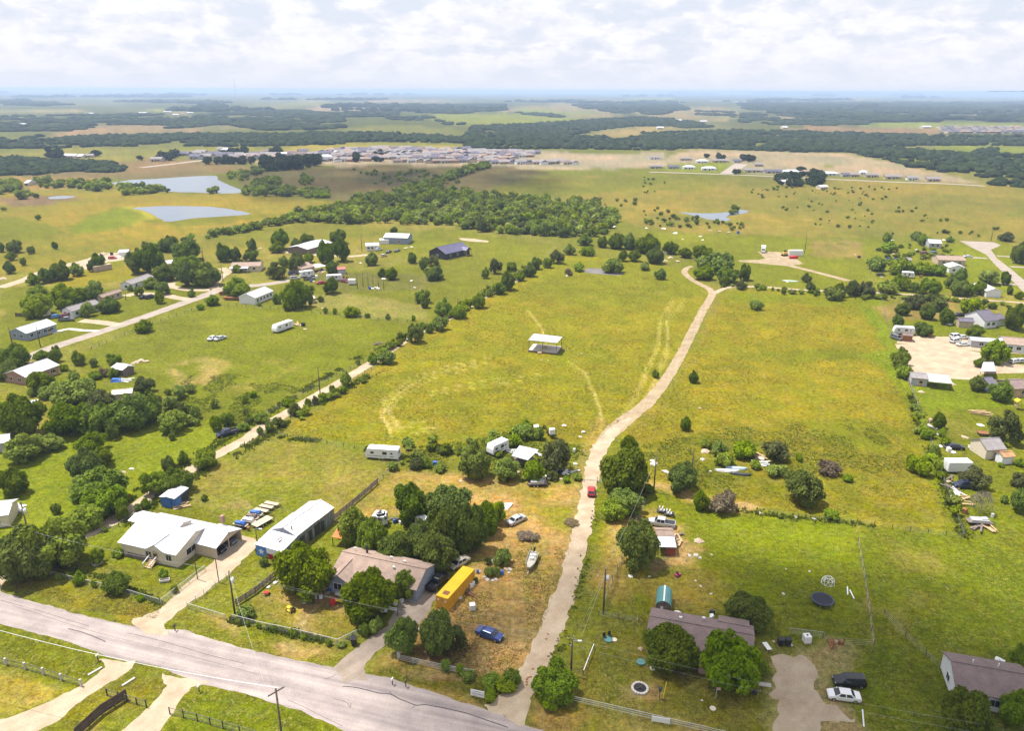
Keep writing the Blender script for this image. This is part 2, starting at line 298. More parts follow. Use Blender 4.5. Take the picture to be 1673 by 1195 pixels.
# ---- the far plain
for pts, c in (
    ([(75, 220), (130, 208), (230, 204), (330, 206), (345, 213), (260, 220), (150, 226), (95, 226)], C(196, 164, 118)),
    ([(345, 213), (420, 208), (400, 202), (330, 206)], C(150, 148, 98)), ([(480, 184), (530, 172), (620, 174), (628, 182), (560, 186), (500, 187)], C(206, 178, 146)),
    ([(705, 188), (820, 184), (930, 190), (962, 197), (880, 203), (760, 205), (715, 200)], C(158, 172, 74)),
    ([(820, 178), (870, 171), (930, 170), (1010, 182), (1012, 194), (960, 192), (880, 186)], C(188, 168, 112)),
    ([(550, 214), (610, 204), (720, 208), (770, 216), (740, 222), (640, 222), (570, 219)], C(146, 150, 82)),
    ([(940, 224), (985, 213), (1060, 207), (1130, 211), (1110, 219), (1010, 226)], C(192, 172, 104)),
    ([(1040, 186), (1090, 174), (1190, 176), (1215, 190), (1180, 198), (1090, 196)], C(190, 168, 110)),
    ([(1260, 209), (1440, 206), (1530, 210), (1548, 222), (1420, 222), (1290, 214)], C(186, 150, 104)),
    ([(1400, 206), (1440, 200), (1673, 200), (1800, 204), (1800, 212), (1540, 210)], C(140, 168, 92)),
    ([(1490, 240), (1560, 237), (1800, 240), (1800, 252), (1600, 250)], C(140, 166, 80)),
    ([(0, 252), (60, 240), (230, 244), (370, 238), (460, 246), (380, 252), (250, 262), (160, 262), (60, 266), (-200, 268), (-200, 250)], C(170, 166, 84)),
    ([(440, 246), (520, 232), (640, 232), (760, 238), (765, 246), (640, 246), (520, 250)], C(192, 178, 88)),
    ([(150, 268), (260, 258), (380, 268), (420, 275), (300, 292), (160, 292), (0, 296), (0, 288)], C(170, 144, 96)),
    ([(0, 288), (170, 292), (180, 302), (60, 312), (-100, 312), (-100, 290)], C(186, 160, 94)),
    ([(1085, 262), (1110, 247), (1250, 246), (1400, 254), (1520, 280), (1610, 302), (1560, 300), (1440, 286), (1330, 282), (1230, 284), (1190, 275), (1130, 272)], C(222, 198, 162)),
    ([(660, 256), (860, 246), (1000, 252), (1090, 248), (1085, 262), (1200, 276), (960, 276), (800, 276), (560, 272), (400, 268), (460, 254)], C(220, 200, 168)),
    ([(1110, 268), (1200, 262), (1190, 282), (1110, 280), (1060, 272)], C(150, 170, 80)),
    ([(1330, 268), (1370, 270), (1350, 275)], C(150, 160, 70)),
    ([(390, 285), (480, 276), (620, 270), (830, 272), (900, 282), (860, 292), (760, 318), (720, 330), (640, 340), (560, 330), (500, 322), (400, 318)], C(150, 136, 84)),
    ([(700, 330), (760, 316), (880, 292), (1090, 282), (1300, 292), (1640, 302), (1900, 306), (1900, 396), (1500, 388), (1260, 386), (1080, 376), (1000, 360), (930, 330), (830, 322)], C(178, 164, 84)),
    ([(740, 322), (880, 296), (1060, 285), (1190, 284), (1180, 300), (1150, 312), (1020, 312), (900, 322), (800, 330)], C(156, 158, 72)),
    ([(-200, 312), (60, 312), (180, 316), (390, 318), (560, 330), (560, 345), (520, 350), (420, 365), (300, 395), (200, 425), (80, 440), (-200, 470)], C(186, 168, 78)),
    ([(-100, 350), (60, 360), (110, 385), (40, 392), (-100, 390)], C(150, 156, 62)), ([(0, 322), (90, 320), (130, 326), (60, 336), (0, 336)], C(176, 140, 108)),
    ([(110, 375), (150, 350), (200, 336), (235, 352), (230, 362), (190, 375), (130, 382)], C(128, 160, 60)),
    ([(195, 340), (215, 338), (245, 346), (270, 362), (225, 367), (200, 366), (236, 360), (228, 348)], C(206, 202, 92)),
    ([(210, 360), (300, 356), (400, 350), (470, 346), (540, 336), (470, 352), (300, 372)], C(156, 158, 64)),
    ([(310, 395), (480, 360), (640, 372), (700, 392), (640, 420), (560, 395), (460, 400), (330, 420)], C(166, 160, 76)),
    ([(640, 392), (720, 372), (900, 402), (860, 440), (760, 432), (690, 425), (600, 412)], C(150, 158, 68)),
    ([(1040, 380), (1250, 386), (1420, 392), (1640, 398), (1800, 420), (1800, 480), (1430, 478), (1250, 466), (1180, 430), (1090, 402)], C(146, 160, 66)),
    ([(1320, 392), (1410, 394), (1410, 422), (1330, 420)], C(176, 158, 90)),
    ([(0, 405), (70, 392), (230, 425), (100, 455), (0, 440)], C(180, 166, 76)),
    ([(80, 460), (190, 428), (260, 430), (230, 455), (120, 470)], C(180, 170, 66)),
    ([(0, 470), (100, 470), (250, 470), (340, 470), (310, 500), (90, 570), (0, 580)], C(134, 150, 58)),
    ([(330, 480), (470, 462), (700, 425), (850, 442), (800, 480), (700, 530), (560, 505), (400, 492)], C(142, 150, 66)),
    ([(470, 485), (560, 480), (690, 500), (700, 525), (600, 518), (500, 500)], C(170, 162, 90)),
    ([(500, 450), (600, 445), (720, 452), (700, 475), (560, 478)], C(140, 138, 74))):
    s = depth(G(*pts[0])); paint(F, pts, c, fe=max(1.5, s*.006), warp=max(4, s*.02), fine=1)
for i_ in range(46):
    y_ = 156+nrg.random()**1.3*42; x_ = nrg.uniform(-60, 1730); w_ = nrg.uniform(40, 190); t_ = nrg.uniform(.8, 2.2)*(y_-148)/26
    pt = [(x_-w_/2, y_), (x_-w_*.2, y_-t_), (x_+w_/2, y_-t_*.6), (x_+w_*.3, y_+t_*.8)]; s = depth(G(x_, y_))
    paint(F, pt, (C(206, 176, 134), C(168, 176, 92), C(190, 178, 112), C(150, 172, 96))[i_ % 4], fe=s*.01, warp=s*.02, fine=1)
# ---- left half
paint(F, [(100, 590), (330, 492), (480, 498), (560, 515), (690, 532), (560, 622), (430, 690), (340, 692), (250, 650)], C(134, 152, 60), 2.5)
paint(F, [(330, 500), (560, 512), (680, 535), (600, 560), (430, 560), (300, 540)], C(142, 156, 66), 4)
paint(F, [(150, 560), (330, 500), (360, 600), (260, 660), (180, 620)], C(140, 152, 72), 4, .5)
paint(F, [(270, 600), (340, 580), (380, 590), (350, 625), (290, 640)], STRAW, 2, .8, patch=.5, pscale=6)
paint(F, [(300, 570), (520, 600), (520, 650), (330, 640)], C(186, 166, 90), 3, .6, patch=.42, pscale=8)
paint(F, [(-200, 650), (100, 640), (330, 690), (380, 712), (250, 812), (120, 872), (-200, 900)], BRT, 3)
paint(F, [(120, 700), (300, 700), (320, 760), (180, 810), (100, 760)], C(150, 170, 60), 4, .8, patch=.55)
paint(F, [(60, 620), (140, 610), (200, 640), (130, 690), (40, 680)], C(140, 160, 52), 3)
paint(F, [(0, 640), (70, 645), (100, 700), (60, 740), (0, 720)], C(182, 164, 84), 3, .8)
paint(F, [(455, 716), (600, 742), (640, 762), (560, 850), (480, 800), (400, 790), (330, 830), (232, 832), (310, 780), (400, 735)], C(166, 158, 80), 2.5)
paint(F, [(400, 760), (520, 730), (560, 760), (500, 800), (420, 800)], C(150, 158, 66), 4, .7, patch=.5)
paint(F, [(560, 740), (640, 755), (590, 810), (530, 800)], C(190, 164, 98), 4, .7, patch=.5)
paint(F, [(300, 800), (420, 790), (470, 815), (420, 830), (300, 830)], STRAW, 2.5, .7, patch=.5, pscale=5)
paint(F, [(120, 890), (220, 830), (290, 820), (400, 850), (395, 890), (300, 990), (100, 940)], C(146, 152, 64), 2)
paint(F, [(190, 900), (300, 920), (330, 945), (270, 980), (150, 935)], C(150, 150, 66), 3, .7)
paint(F, [(185, 905), (310, 925), (318, 935), (190, 915)], C(120, 168, 40), 1.5)
paint(F, [(150, 860), (230, 820), (236, 840), (170, 905), (130, 900)], C(136, 160, 50), 2)
paint(F, [(10, 955), (80, 940), (265, 990), (255, 1012), (200, 1015), (100, 990)], C(176, 162, 72), 2)
paint(F, [(400, 870), (440, 880), (400, 960), (310, 990), (285, 1000), (330, 960)], C(150, 156, 66), 1.5)
paint(F, [(270, 1005), (310, 990), (450, 1030), (590, 1055), (600, 1075), (560, 1088), (420, 1065), (290, 1030)], C(150, 150, 66), 1.5)
paint(F, [(330, 1010), (560, 1060), (540, 1080), (420, 1060)], STRAW, 2, .8, patch=.52, pscale=6)
paint(F, [(0, 1025), (110, 1050), (182, 1082), (110, 1125), (60, 1110), (0, 1090)], C(136, 152, 54), 1.5)
paint(F, [(-60, 1080), (60, 1105), (110, 1125), (0, 1170), (-60, 1180)], C(182, 168, 84), 2)
paint(F, [(95, 1150), (200, 1105), (262, 1100), (270, 1115), (200, 1160), (120, 1230), (60, 1230)], C(156, 150, 60), 1.5)
paint(F, [(120, 1195), (175, 1140), (195, 1130), (190, 1160), (150, 1210)], C(184, 166, 84), 1.5)
paint(F, [(285, 1170), (310, 1130), (340, 1125), (470, 1150), (500, 1180), (500, 1260), (240, 1240)], C(116, 146, 44), 1.5)
# ---- middle: the long field, the container yard
paint(F, [(455, 716), (560, 642), (700, 548), (800, 490), (870, 440), (930, 415), (1060, 428), (1122, 442), (1165, 482), (1120, 560), (1060, 650), (1000, 715), (960, 738), (900, 716), (850, 702), (760, 722), (650, 738), (600, 728)], YEL, 2)
paint(F, [(870, 445), (930, 418), (1060, 430), (1122, 445), (1150, 480), (1050, 500), (930, 500), (850, 490)], C(158, 164, 66), 9, .8)
paint(F, [(560, 650), (720, 545), (830, 480), (950, 490), (1080, 520), (1080, 620), (960, 690), (700, 710)], C(170, 166, 62), 8, .6, patch=.5, pscale=16)
paint(F, [(880, 560), (980, 550), (1000, 590), (940, 600)], C(146, 166, 52), 4, .7, patch=.55)
paint(F, [(600, 700), (760, 690), (900, 670), (970, 690), (960, 730), (850, 720), (640, 738)], C(156, 150, 58), 4, .6, patch=.5)
paint(F, [(470, 700), (640, 560), (800, 470), (820, 480), (660, 580), (520, 690)], C(196, 168, 76), 5, .6)
for t_ in ([(640, 705), (627, 680), (632, 650), (670, 618), (740, 595), (800, 585)], [(690, 690), (650, 692), (637, 668), (650, 645), (700, 612), (780, 592)],
           [(640, 660), (627, 680), (650, 698), (720, 700)], [(1010, 690), (1050, 620), (1075, 560), (1078, 520), (1100, 490)], [(1030, 690), (1065, 630), (1090, 570), (1090, 520), (1120, 492)],
           [(930, 590), (955, 610), (970, 640), (985, 690)], [(860, 505), (885, 535), (890, 560)], [(700, 640), (800, 620), (900, 610)]):
    stroke(F, t_, .9, C(226, 206, 130), .6, .5, warp=2)
    stroke(F, [(x+1.5, y+7*(y/600)) for x, y in t_], .8, C(226, 206, 130), .6, .42, warp=2)
paint(F, [(600, 730), (700, 740), (760, 722), (850, 702), (960, 730), (950, 790), (880, 790), (800, 780), (740, 775), (640, 770)], C(150, 148, 70), 2, .8, patch=.55, pscale=7)
paint(F, [(640, 770), (740, 775), (880, 790), (955, 790), (948, 860), (890, 1040), (780, 1170), (600, 1100), (600, 1085), (700, 1000), (800, 880), (690, 830), (560, 860)], C(212, 172, 104), 2.5)
paint(F, [(850, 800), (950, 795), (945, 860), (880, 860)], C(166, 162, 66), 3, .8, patch=.6)
paint(F, [(560, 800), (650, 770), (760, 790), (680, 830), (590, 850)], C(172, 158, 82), 4, .7)
paint(F, [(700, 1010), (780, 1000), (880, 1000), (900, 1010), (850, 1110), (790, 1130), (720, 1110)], C(172, 142, 96), 3, .8, patch=.6)
paint(F, [(640, 880), (700, 860), (790, 870), (790, 900), (700, 940)], C(160, 124, 86), 2, .7)
paint(F, [(725, 1090), (745, 1052), (790, 1048), (776, 1100), (770, 1112)], C(104, 78, 60), 1, .9)
paint(F, [(655, 1062), (700, 1075), (775, 1100), (745, 1052), (700, 1050)], C(104, 80, 60), 1, .8)
paint(F, [(595, 1095), (650, 1078), (780, 1105), (850, 1098), (845, 1125), (800, 1158), (700, 1130)], C(128, 126, 54), 1.5)
paint(F, [(640, 1085), (780, 1108), (770, 1118), (650, 1098)], C(176, 146, 100), 1, .8)
paint(F, [(400, 1005), (440, 960), (540, 960), (640, 970), (600, 1020), (560, 1050), (480, 1035)], C(158, 150, 70), 2)
paint(F, [(420, 985), (540, 965), (600, 980), (600, 1030), (500, 1040)], STRAW, 2, .8, patch=.55, pscale=5)
paint(F, [(470, 950), (560, 940), (600, 960), (560, 1000), (520, 985)], C(182, 150, 104), 1.5, .8)
stroke(F, [(515, 990), (500, 1005), (485, 1030)], .5, C(220, 190, 140), .4, .8)
# ---- right half
paint(F, [(1178, 478), (1250, 470), (1440, 490), (1460, 560), (1480, 640), (1522, 740), (1566, 872), (1400, 856), (1230, 826), (1060, 795), (1040, 742), (1012, 712), (1088, 640), (1142, 550)], C(184, 172, 66), 2)
paint(F, [(1030, 720), (1200, 690), (1420, 690), (1540, 780), (1566, 872), (1400, 856), (1230, 826), (1060, 795)], C(164, 156, 66), 8, .8)
paint(F, [(1140, 570), (1300, 570), (1460, 575), (1465, 590), (1300, 592), (1180, 585)], C(138, 160, 48), 2, .8, patch=.62, pscale=8)
paint(F, [(1385, 480), (1440, 488), (1468, 580), (1490, 660), (1470, 640), (1440, 600), (1400, 580), (1450, 570), (1420, 520)], C(120, 172, 36), 2)
paint(F, [(1180, 480), (1380, 476), (1440, 492), (1420, 505), (1300, 495), (1200, 492)], C(142, 166, 52), 2, .8)
paint(F, [(1320, 690), (1440, 690), (1500, 720), (1440, 740), (1330, 720)], C(142, 156, 52), 3, .8, patch=.55, pscale=6)
paint(F, [(1480, 640), (1500, 650), (1530, 730), (1570, 870), (1555, 865), (1515, 740)], C(124, 156, 44), 1.5)
paint(F, [(1120, 720), (1220, 715), (1280, 740), (1250, 780), (1140, 790)], C(130, 140, 56), 3, .8, patch=.58, pscale=6)
paint(F, [(1060, 790), (1160, 810), (1240, 825), (1230, 840), (1130, 835), (1090, 840), (1040, 840)], C(216, 178, 116), 1.8, .95)
paint(F, [(960, 830), (1060, 800), (1180, 838), (1400, 856), (1412, 1050), (1250, 1040), (1060, 1010), (985, 1000)], C(126, 154, 44), 2)
paint(F, [(1160, 842), (1390, 858), (1395, 920), (1300, 930), (1180, 905)], C(136, 172, 34), 5, .8)
paint(F, [(990, 1005), (1040, 930), (1180, 930), (1220, 1010), (1150, 1030), (1060, 1008)], C(182, 150, 84), 4, .7, patch=.54, pscale=7)
paint(F, [(960, 960), (990, 850), (1070, 830), (1100, 840), (1060, 900), (1000, 990)], C(208, 174, 100), 3, .95)
paint(F, [(1080, 850), (1120, 860), (1140, 895), (1130, 930), (1080, 920)], C(216, 176, 116), 2.5, .95)
paint(F, [(1050, 908), (1085, 905), (1095, 920), (1060, 935)], C(156, 124, 100), 1, .8)
paint(F, [(1404, 858), (1572, 872), (1800, 940), (1800, 1300), (1430, 1300), (1412, 1060)], C(112, 146, 46), 2)
paint(F, [(1440, 880), (1560, 900), (1600, 980), (1480, 1000)], C(170, 150, 84), 4, .6, patch=.47, pscale=8)
paint(F, [(1490, 1060), (1600, 1070), (1640, 1095), (1540, 1090)], C(176, 146, 108), 3, .6, patch=.55, pscale=5)
paint(F, [(1560, 660), (1900, 620), (1900, 960), (1580, 880), (1540, 760)], C(128, 150, 54), 2)
paint(F, [(1530, 690), (1640, 670), (1673, 720), (1600, 790), (1560, 780)], C(160, 150, 80), 5, .6, patch=.52)
paint(F, [(1480, 620), (1600, 615), (1700, 620), (1700, 660), (1510, 672)], C(122, 168, 40), 2)
paint(F, [(930, 1090), (990, 1005), (1060, 1010), (1260, 1070), (1265, 1240), (870, 1195), (880, 1140)], C(150, 146, 68), 2)
paint(F, [(900, 1130), (1000, 1050), (1100, 1100), (1150, 1160), (960, 1160)], C(176, 150, 90), 4, .6, patch=.5, pscale=7)
paint(F, [(868, 1180), (880, 1145), (900, 1150), (940, 1160), (930, 1200), (880, 1200)], C(196, 160, 92), 1.5, .8)
paint(F, [(1000, 1160), (1260, 1190), (1260, 1240), (960, 1220)], C(190, 166, 100), 3, .6, patch=.5, pscale=5)
paint(F, [(1255, 1060), (1400, 1055), (1420, 1200), (1390, 1260), (1260, 1260)], C(196, 170, 120), 2.5, .8, patch=.6, pscale=5)
paint(F, [(1020, 1130), (1070, 1120), (1085, 1140), (1050, 1155), (1025, 1150)], C(196, 160, 110), 1.5, .8)
paint(F, [(1425, 500), (1560, 490), (1570, 520), (1450, 530)], C(176, 152, 88), 3)
paint(F, [(1440, 525), (1673, 525), (1673, 550), (1480, 545)], C(132, 160, 52), 3)
paint(F, [(1560, 400), (1680, 430), (1680, 480), (1560, 480), (1500, 450)], C(138, 164, 52), 3)
stroke(F, [(1402, 860), (1406, 900), (1420, 1000), (1426, 1055)], .9, C(196, 160, 108), .8, .6, breakup=.55)
stroke(F, [(1060, 800), (1040, 850), (1015, 925), (990, 1000)], .6, C(110, 92, 56), .5, .6)
stroke(F, [(985, 690), (960, 740), (955, 790), (945, 860), (905, 980), (862, 1075)], 4.5, C(190, 160, 100), 2, .6, breakup=.6)
stroke(F, [(1040, 700), (1100, 640), (1150, 545), (1172, 480)], 5, C(168, 150, 84), 2, .5, breakup=.6)
for x0, y0, x1, y1 in ((1410, 985, 1490, 1040), (1000, 870, 1040, 905), (720, 1010, 760, 1030), (205, 905, 225, 925)): paint(F, [(x0, y0), (x1, y0), (x1, y1), (x0, y1)], STRAW, 2, .4, patch=.5, pscale=4)

gd = fbm(gx/14, gy/14, 23, 4); gdf = fbm(gx/2.2, gy/2.2, 31, 3)
shade = (1+.34*(gd-.5)+.42*(gdf-.5)*gveg)
hue = (fbm(gx/5.5, gy/5.5, 51, 4)-.5)*gveg*np.clip(1.6-rg/900, .4, 1)
gb_ = (fbm(gx/60, gy/60, 83, 4)-.5)*np.clip((rg-250)/300, 0, 1); shade = shade*(1+.5*gb_); gcol[:, 0] *= 1+.5*gb_
gcol *= shade[:, None]; gcol[:, 0] *= 1+.55*hue; gcol[:, 2] *= 1+.5*hue; gcol[:, 1] *= 1+.08*hue
gd_ = np.maximum(gcol[:, 1]-gcol[:, 0], 0); gg_ = np.clip(gd_/np.maximum(gcol[:, 1], 1e-4)*3, 0, 1); gcol[:, 0] += .58*gd_; gcol *= (1+.14*gg_)[:, None]; gcol[:, 2] *= 1-.35*gg_                 # the grass here is yellow-green, with hardly any blue
k_ = np.clip((gcol[:, 2]/np.maximum(gcol[:, 1], 1e-4)-.10)/.24, 0, 1); gcol[:, 2] *= .10+.80*k_; gcol *= (1+.42*k_*np.clip(1.5-rg/500, 0, 1))[:, None]
gcol = np.clip(gcol*.68, 0, .8)
me = bpy.data.meshes.new('ground'); NF = (NR-1)*NA
i0 = np.arange(NR-1)[:, None]*NA; j = np.arange(NA)[None, :]; j2 = (j+1) % NA
quads = np.stack([i0+j, i0+j2, i0+NA+j2, i0+NA+j], -1).reshape(-1, 4)
cap = [tuple(range(0, NA))]                  # inner disc under the camera
me.vertices.add(NV); me.vertices.foreach_set('co', np.stack([gx, gy, np.zeros(NV)], -1).ravel())
tot = NF*4+NA
me.loops.add(tot); me.loops.foreach_set('vertex_index', np.concatenate([quads[:, ::-1].ravel(), np.arange(NA)[::-1]]).astype(np.int32))
me.polygons.add(NF+1); me.polygons.foreach_set('loop_start', np.concatenate([np.arange(NF)*4, [NF*4]]).astype(np.int32))
me.polygons.foreach_set('loop_total', np.concatenate([np.full(NF, 4), [NA]]).astype(np.int32))
me.update(); me.validate()
if me.polygons[100].normal.z < 0: me.flip_normals()
ca = me.color_attributes.new('soil', 'FLOAT_COLOR', 'POINT'); ca.data.foreach_set('color', np.concatenate([gcol, gveg[:, None]], 1).astype(np.float32).ravel())
def ground_mat():
    M = bpy.data.materials.new('ground'); M.use_nodes = True; n = M.node_tree.nodes; l = M.node_tree.links; b = n['Principled BSDF']
    b.inputs['Roughness'].default_value = .95; b.inputs['Specular IOR Level'].default_value = .08
    at = n.new('ShaderNodeAttribute'); at.attribute_name = 'soil'; t = n.new('ShaderNodeTexCoord')
    def nz(s, d, lo, hi, p0, p1, sx=1.0):
        mp = n.new('ShaderNodeMapping'); mp.inputs['Scale'].default_value = (sx, 1, 1); l.new(t.outputs['Object'], mp.inputs[0])
        k = n.new('ShaderNodeTexNoise'); k.inputs['Scale'].default_value = s; k.inputs['Detail'].default_value = d; k.inputs['Roughness'].default_value = .7; l.new(mp.outputs[0], k.inputs['Vector'])
        r = n.new('ShaderNodeMapRange'); r.inputs['From Min'].default_value = p0; r.inputs['From Max'].default_value = p1; r.inputs['To Min'].default_value = lo; r.inputs['To Max'].default_value = hi
        l.new(k.outputs[0], r.inputs['Value']); return r.outputs[0], k.outputs[0]
    a, a0 = nz(.9, 6, .50, 1.42, .32, .68); c, c0 = nz(3.4, 4, .58, 1.38, .32, .68); d, d0 = nz(.11, 4, .86, 1.12, .3, .7)
    m1 = n.new('ShaderNodeMath'); m1.operation = 'MULTIPLY'; l.new(a, m1.inputs[0]); l.new(c, m1.inputs[1])
    m2 = n.new('ShaderNodeMath'); m2.operation = 'MULTIPLY'; l.new(m1.outputs[0], m2.inputs[0]); l.new(d, m2.inputs[1])
    v1 = n.new('ShaderNodeVectorMath'); v1.operation = 'SCALE'; l.new(at.outputs['Color'], v1.inputs[0]); l.new(m2.outputs[0], v1.inputs['Scale'])
    hs = n.new('ShaderNodeHueSaturation'); l.new(v1.outputs[0], hs.inputs['Color'])
    h, h0 = nz(.55, 5, .482, .520, .3, .7); l.new(h, hs.inputs['Hue']); sg, s0 = nz(.35, 4, .9, 1.1, .3, .7); l.new(sg, hs.inputs['Saturation'])
    sp_, sp0 = nz(1.7, 6, 0.0, .95, .52, .68); sp2, sp3 = nz(.16, 3, .15, 1.0, .4, .6)
    f1 = n.new('ShaderNodeMath'); f1.operation = 'MULTIPLY'; l.new(sp_, f1.inputs[0]); l.new(sp2, f1.inputs[1])
    f2 = n.new('ShaderNodeMath'); f2.operation = 'MULTIPLY'; l.new(f1.outputs[0], f2.inputs[0]); l.new(at.outputs['Alpha'], f2.inputs[1]); f2.use_clamp = True
    mxs = n.new('ShaderNodeMix'); mxs.data_type = 'RGBA'; l.new(f2.outputs[0], mxs.inputs['Factor']); l.new(hs.outputs[0], mxs.inputs['A']); mxs.inputs['B'].default_value = (.26, .205, .07, 1)
    gk, gk0 = nz(2.3, 5, 1.0, .52, .56, .72); v2 = n.new('ShaderNodeVectorMath'); v2.operation = 'SCALE'; l.new(mxs.outputs['Result'], v2.inputs[0]); l.new(gk, v2.inputs['Scale'])
    l.new(v2.outputs[0], b.inputs['Base Color'])
    bp = n.new('ShaderNodeBump'); bp.inputs['Strength'].default_value = .55; bp.inputs['Distance'].default_value = .25; l.new(c0, bp.inputs['Height']); l.new(bp.outputs[0], b.inputs['Normal'])
    return M
me.materials.append(ground_mat()); struct('ground', me)

# ------------------------------------------------------------------ roads, drives, ponds (thin sheets)
from mathutils.geometry import tessellate_polygon
def resample(P, step, closed=True):
    out_ = []; n = len(P)
    for i in range(n if closed else n-1):
        a, b = Vector(P[i]), Vector(P[(i+1) % n]); k = max(1, int((b-a).length/step))
        out_ += [a.lerp(b, q/k) for q in range(k)]
    if not closed: out_.append(Vector(P[-1]))
    return out_
def smooth_line(P, n=6):
    P = [Vector(p) for p in P]; Q = []
    for i in range(len(P)-1):
        p0, p1, p2, p3 = P[max(0, i-1)], P[i], P[i+1], P[min(len(P)-1, i+2)]
        for k in range(n):
            t = k/n; Q.append(.5*((2*p1)+(p2-p0)*t+(2*p0-5*p1+4*p2-p3)*t*t+(3*p1-p0-3*p2+p3)*t**3))
    return Q+[P[-1]]
def rag(P, amp, fr=.7):
    a = np.array([(p.x, p.y) for p in P]); nx = fbm(a[:, 0]*fr, a[:, 1]*fr, 7, 4)-.5; ny = fbm(a[:, 0]*fr+50, a[:, 1]*fr, 8, 4)-.5
    return [Vector((p.x+nx[i]*amp*2, p.y+ny[i]*amp*2, p.z)) for i, p in enumerate(P)]
def sheet(name, P, z, M, ragged=.5, step=.8, parent=None):
    P = rag(resample(P, step), ragged) if ragged else P
    tr = tessellate_polygon([P]); me = bpy.data.meshes.new(name)
    me.from_pydata([(p.x, p.y, z) for p in P], [], [tuple(t) for t in tr]); me.update()
    bm = bmesh.new(); bm.from_mesh(me)
    for f in bm.faces:
        f.normal_update()
        if f.normal.z < 0: f.normal_flip()
    bm.to_mesh(me); bm.free(); me.materials.append(MATS[M] if isinstance(M, str) else M)
    if parent: return link(name, me, parent)
    return struct(name, me)
def ribbon(name, P, w, z, M, ragged=.4, parent=None, n=6):
    if isinstance(w, (int, float)): w = [w]*len(P)
    Q = smooth_line([(p.x, p.y, ww) for p, ww in zip(P, w)], n); L, Rr = [], []
    for i, q in enumerate(Q):
        d = (Q[min(len(Q)-1, i+1)]-Q[max(0, i-1)]); d.z = 0; d.normalize(); nrm = Vector((-d.y, d.x, 0)); c = Vector((q.x, q.y, 0))
        L.append(c+nrm*q.z/2); Rr.append(c-nrm*q.z/2)
    return sheet(name, L+Rr[::-1], z, M, ragged, max(.5, min(w)/5), parent)
def road_like(name, c1, c2, rot, lane=.35, rough=.9, fine=5.0):
    M = mat(name, c1, rough, .1, .25, col2=c2, spec=.15, bump=.25, bscale=9); n = M.node_tree.nodes; l = M.node_tree.links; b = n['Principled BSDF']
    t = n['Texture Coordinate']; r0 = n.new('ShaderNodeMapping'); r0.inputs['Rotation'].default_value = (0, 0, -rot); l.new(t.outputs['Object'], r0.inputs[0])
    mp = n.new('ShaderNodeMapping'); mp.inputs['Scale'].default_value = (.03, .9, 1); l.new(r0.outputs[0], mp.inputs[0])
    k = n.new('ShaderNodeTexNoise'); k.inputs['Scale'].default_value = 1; k.inputs['Detail'].default_value = 5; l.new(mp.outputs[0], k.inputs['Vector'])
    g = n.new('ShaderNodeTexNoise'); g.inputs['Scale'].default_value = fine; g.inputs['Detail'].default_value = 4; l.new(t.outputs['Object'], g.inputs['Vector'])
    src = b.inputs['Base Color'].links[0].from_socket
    for nn, f, lo in ((k, lane, .55), (g, .5, .72)):
        rp = n.new('ShaderNodeValToRGB'); rp.color_ramp.elements[0].position = .3; rp.color_ramp.elements[0].color = (lo, lo, lo*1.04, 1); rp.color_ramp.elements[1].position = .66; rp.color_ramp.elements[1].color = (1.08, 1.07, 1.05, 1)
        l.new(nn.outputs[0], rp.inputs[0]); mx = n.new('ShaderNodeMix'); mx.data_type = 'RGBA'; mx.blend_type = 'MULTIPLY'; mx.inputs['Factor'].default_value = f*1.7 if f < .5 else f*1.4
        l.new(src, mx.inputs['A']); l.new(rp.outputs[0], mx.inputs['B']); src = mx.outputs['Result']
    l.new(src, b.inputs['Base Color']); return M
ra, rb = G(0, 995), G(700, 1150); RDANG = math.atan2(rb.y-ra.y, rb.x-ra.x)
road_like('asphalt', C(222, 207, 200), C(196, 182, 180), RDANG, .5); road_like('gravel', C(238, 216, 186), C(210, 184, 152), 0.7, .12)
road_like('track_dirt', C(220, 198, 162), C(188, 164, 130), 1.3, .15); road_like('slab', C(212, 194, 176), C(184, 166, 148), .8, .2)
road_like('street', C(216, 202, 188), C(198, 182, 166), .4, .2); mat('tar', (.06, .055, .06), .8)
road_top = [(-260, 905), (-100, 945), (0, 968), (60, 985), (150, 1010), (235, 1026), (300, 1030), (420, 1066), (545, 1091), (640, 1110), (700, 1128), (760, 1150), (810, 1166), (885, 1195), (1000, 1240), (1300, 1370)]
road_bot = [(1100, 1420), (850, 1300), (650, 1222), (560, 1195), (500, 1166), (420, 1140), (330, 1118), (260, 1090), (180, 1074), (100, 1046), (0, 1020), (-100, 1000), (-260, 965)]
road = sheet('road', [G(x, y) for x, y in road_top+road_bot], .012, 'asphalt', .35, .9)
for pts, w in (([(111, 1028), (140, 1036), (165, 1046), (172, 1050)], .16), ([(0, 981), (38, 992)], .08), ([(55, 996), (100, 1010), (145, 1024)], .07), ([(208, 1035), (270, 1050), (345, 1072), (400, 1085)], .08),
               ([(560, 1122), (590, 1126), (618, 1133), (640, 1136), (655, 1144), (680, 1153), (700, 1153), (760, 1166), (830, 1190)], .17), ([(573, 1150), (572, 1157), (565, 1148), (545, 1143)], .07), ([(530, 1111), (540, 1108), (548, 1103)], .08),
               ([(673, 1158), (678, 1153)], .08), ([(470, 1145), (500, 1158), (560, 1188)], .06), ([(20, 990), (150, 1032), (300, 1070), (420, 1102)], .05), ([(640, 1136), (636, 1131)], .07)):
    ribbon('crack', [G(x, y) for x, y in pts], w, .018, 'tar', .07, road, 5)
def drive(name, zm, pts, z=.020, M='gravel', ragged=.6): return sheet(name, ZZ(zm, pts), z, M, ragged)
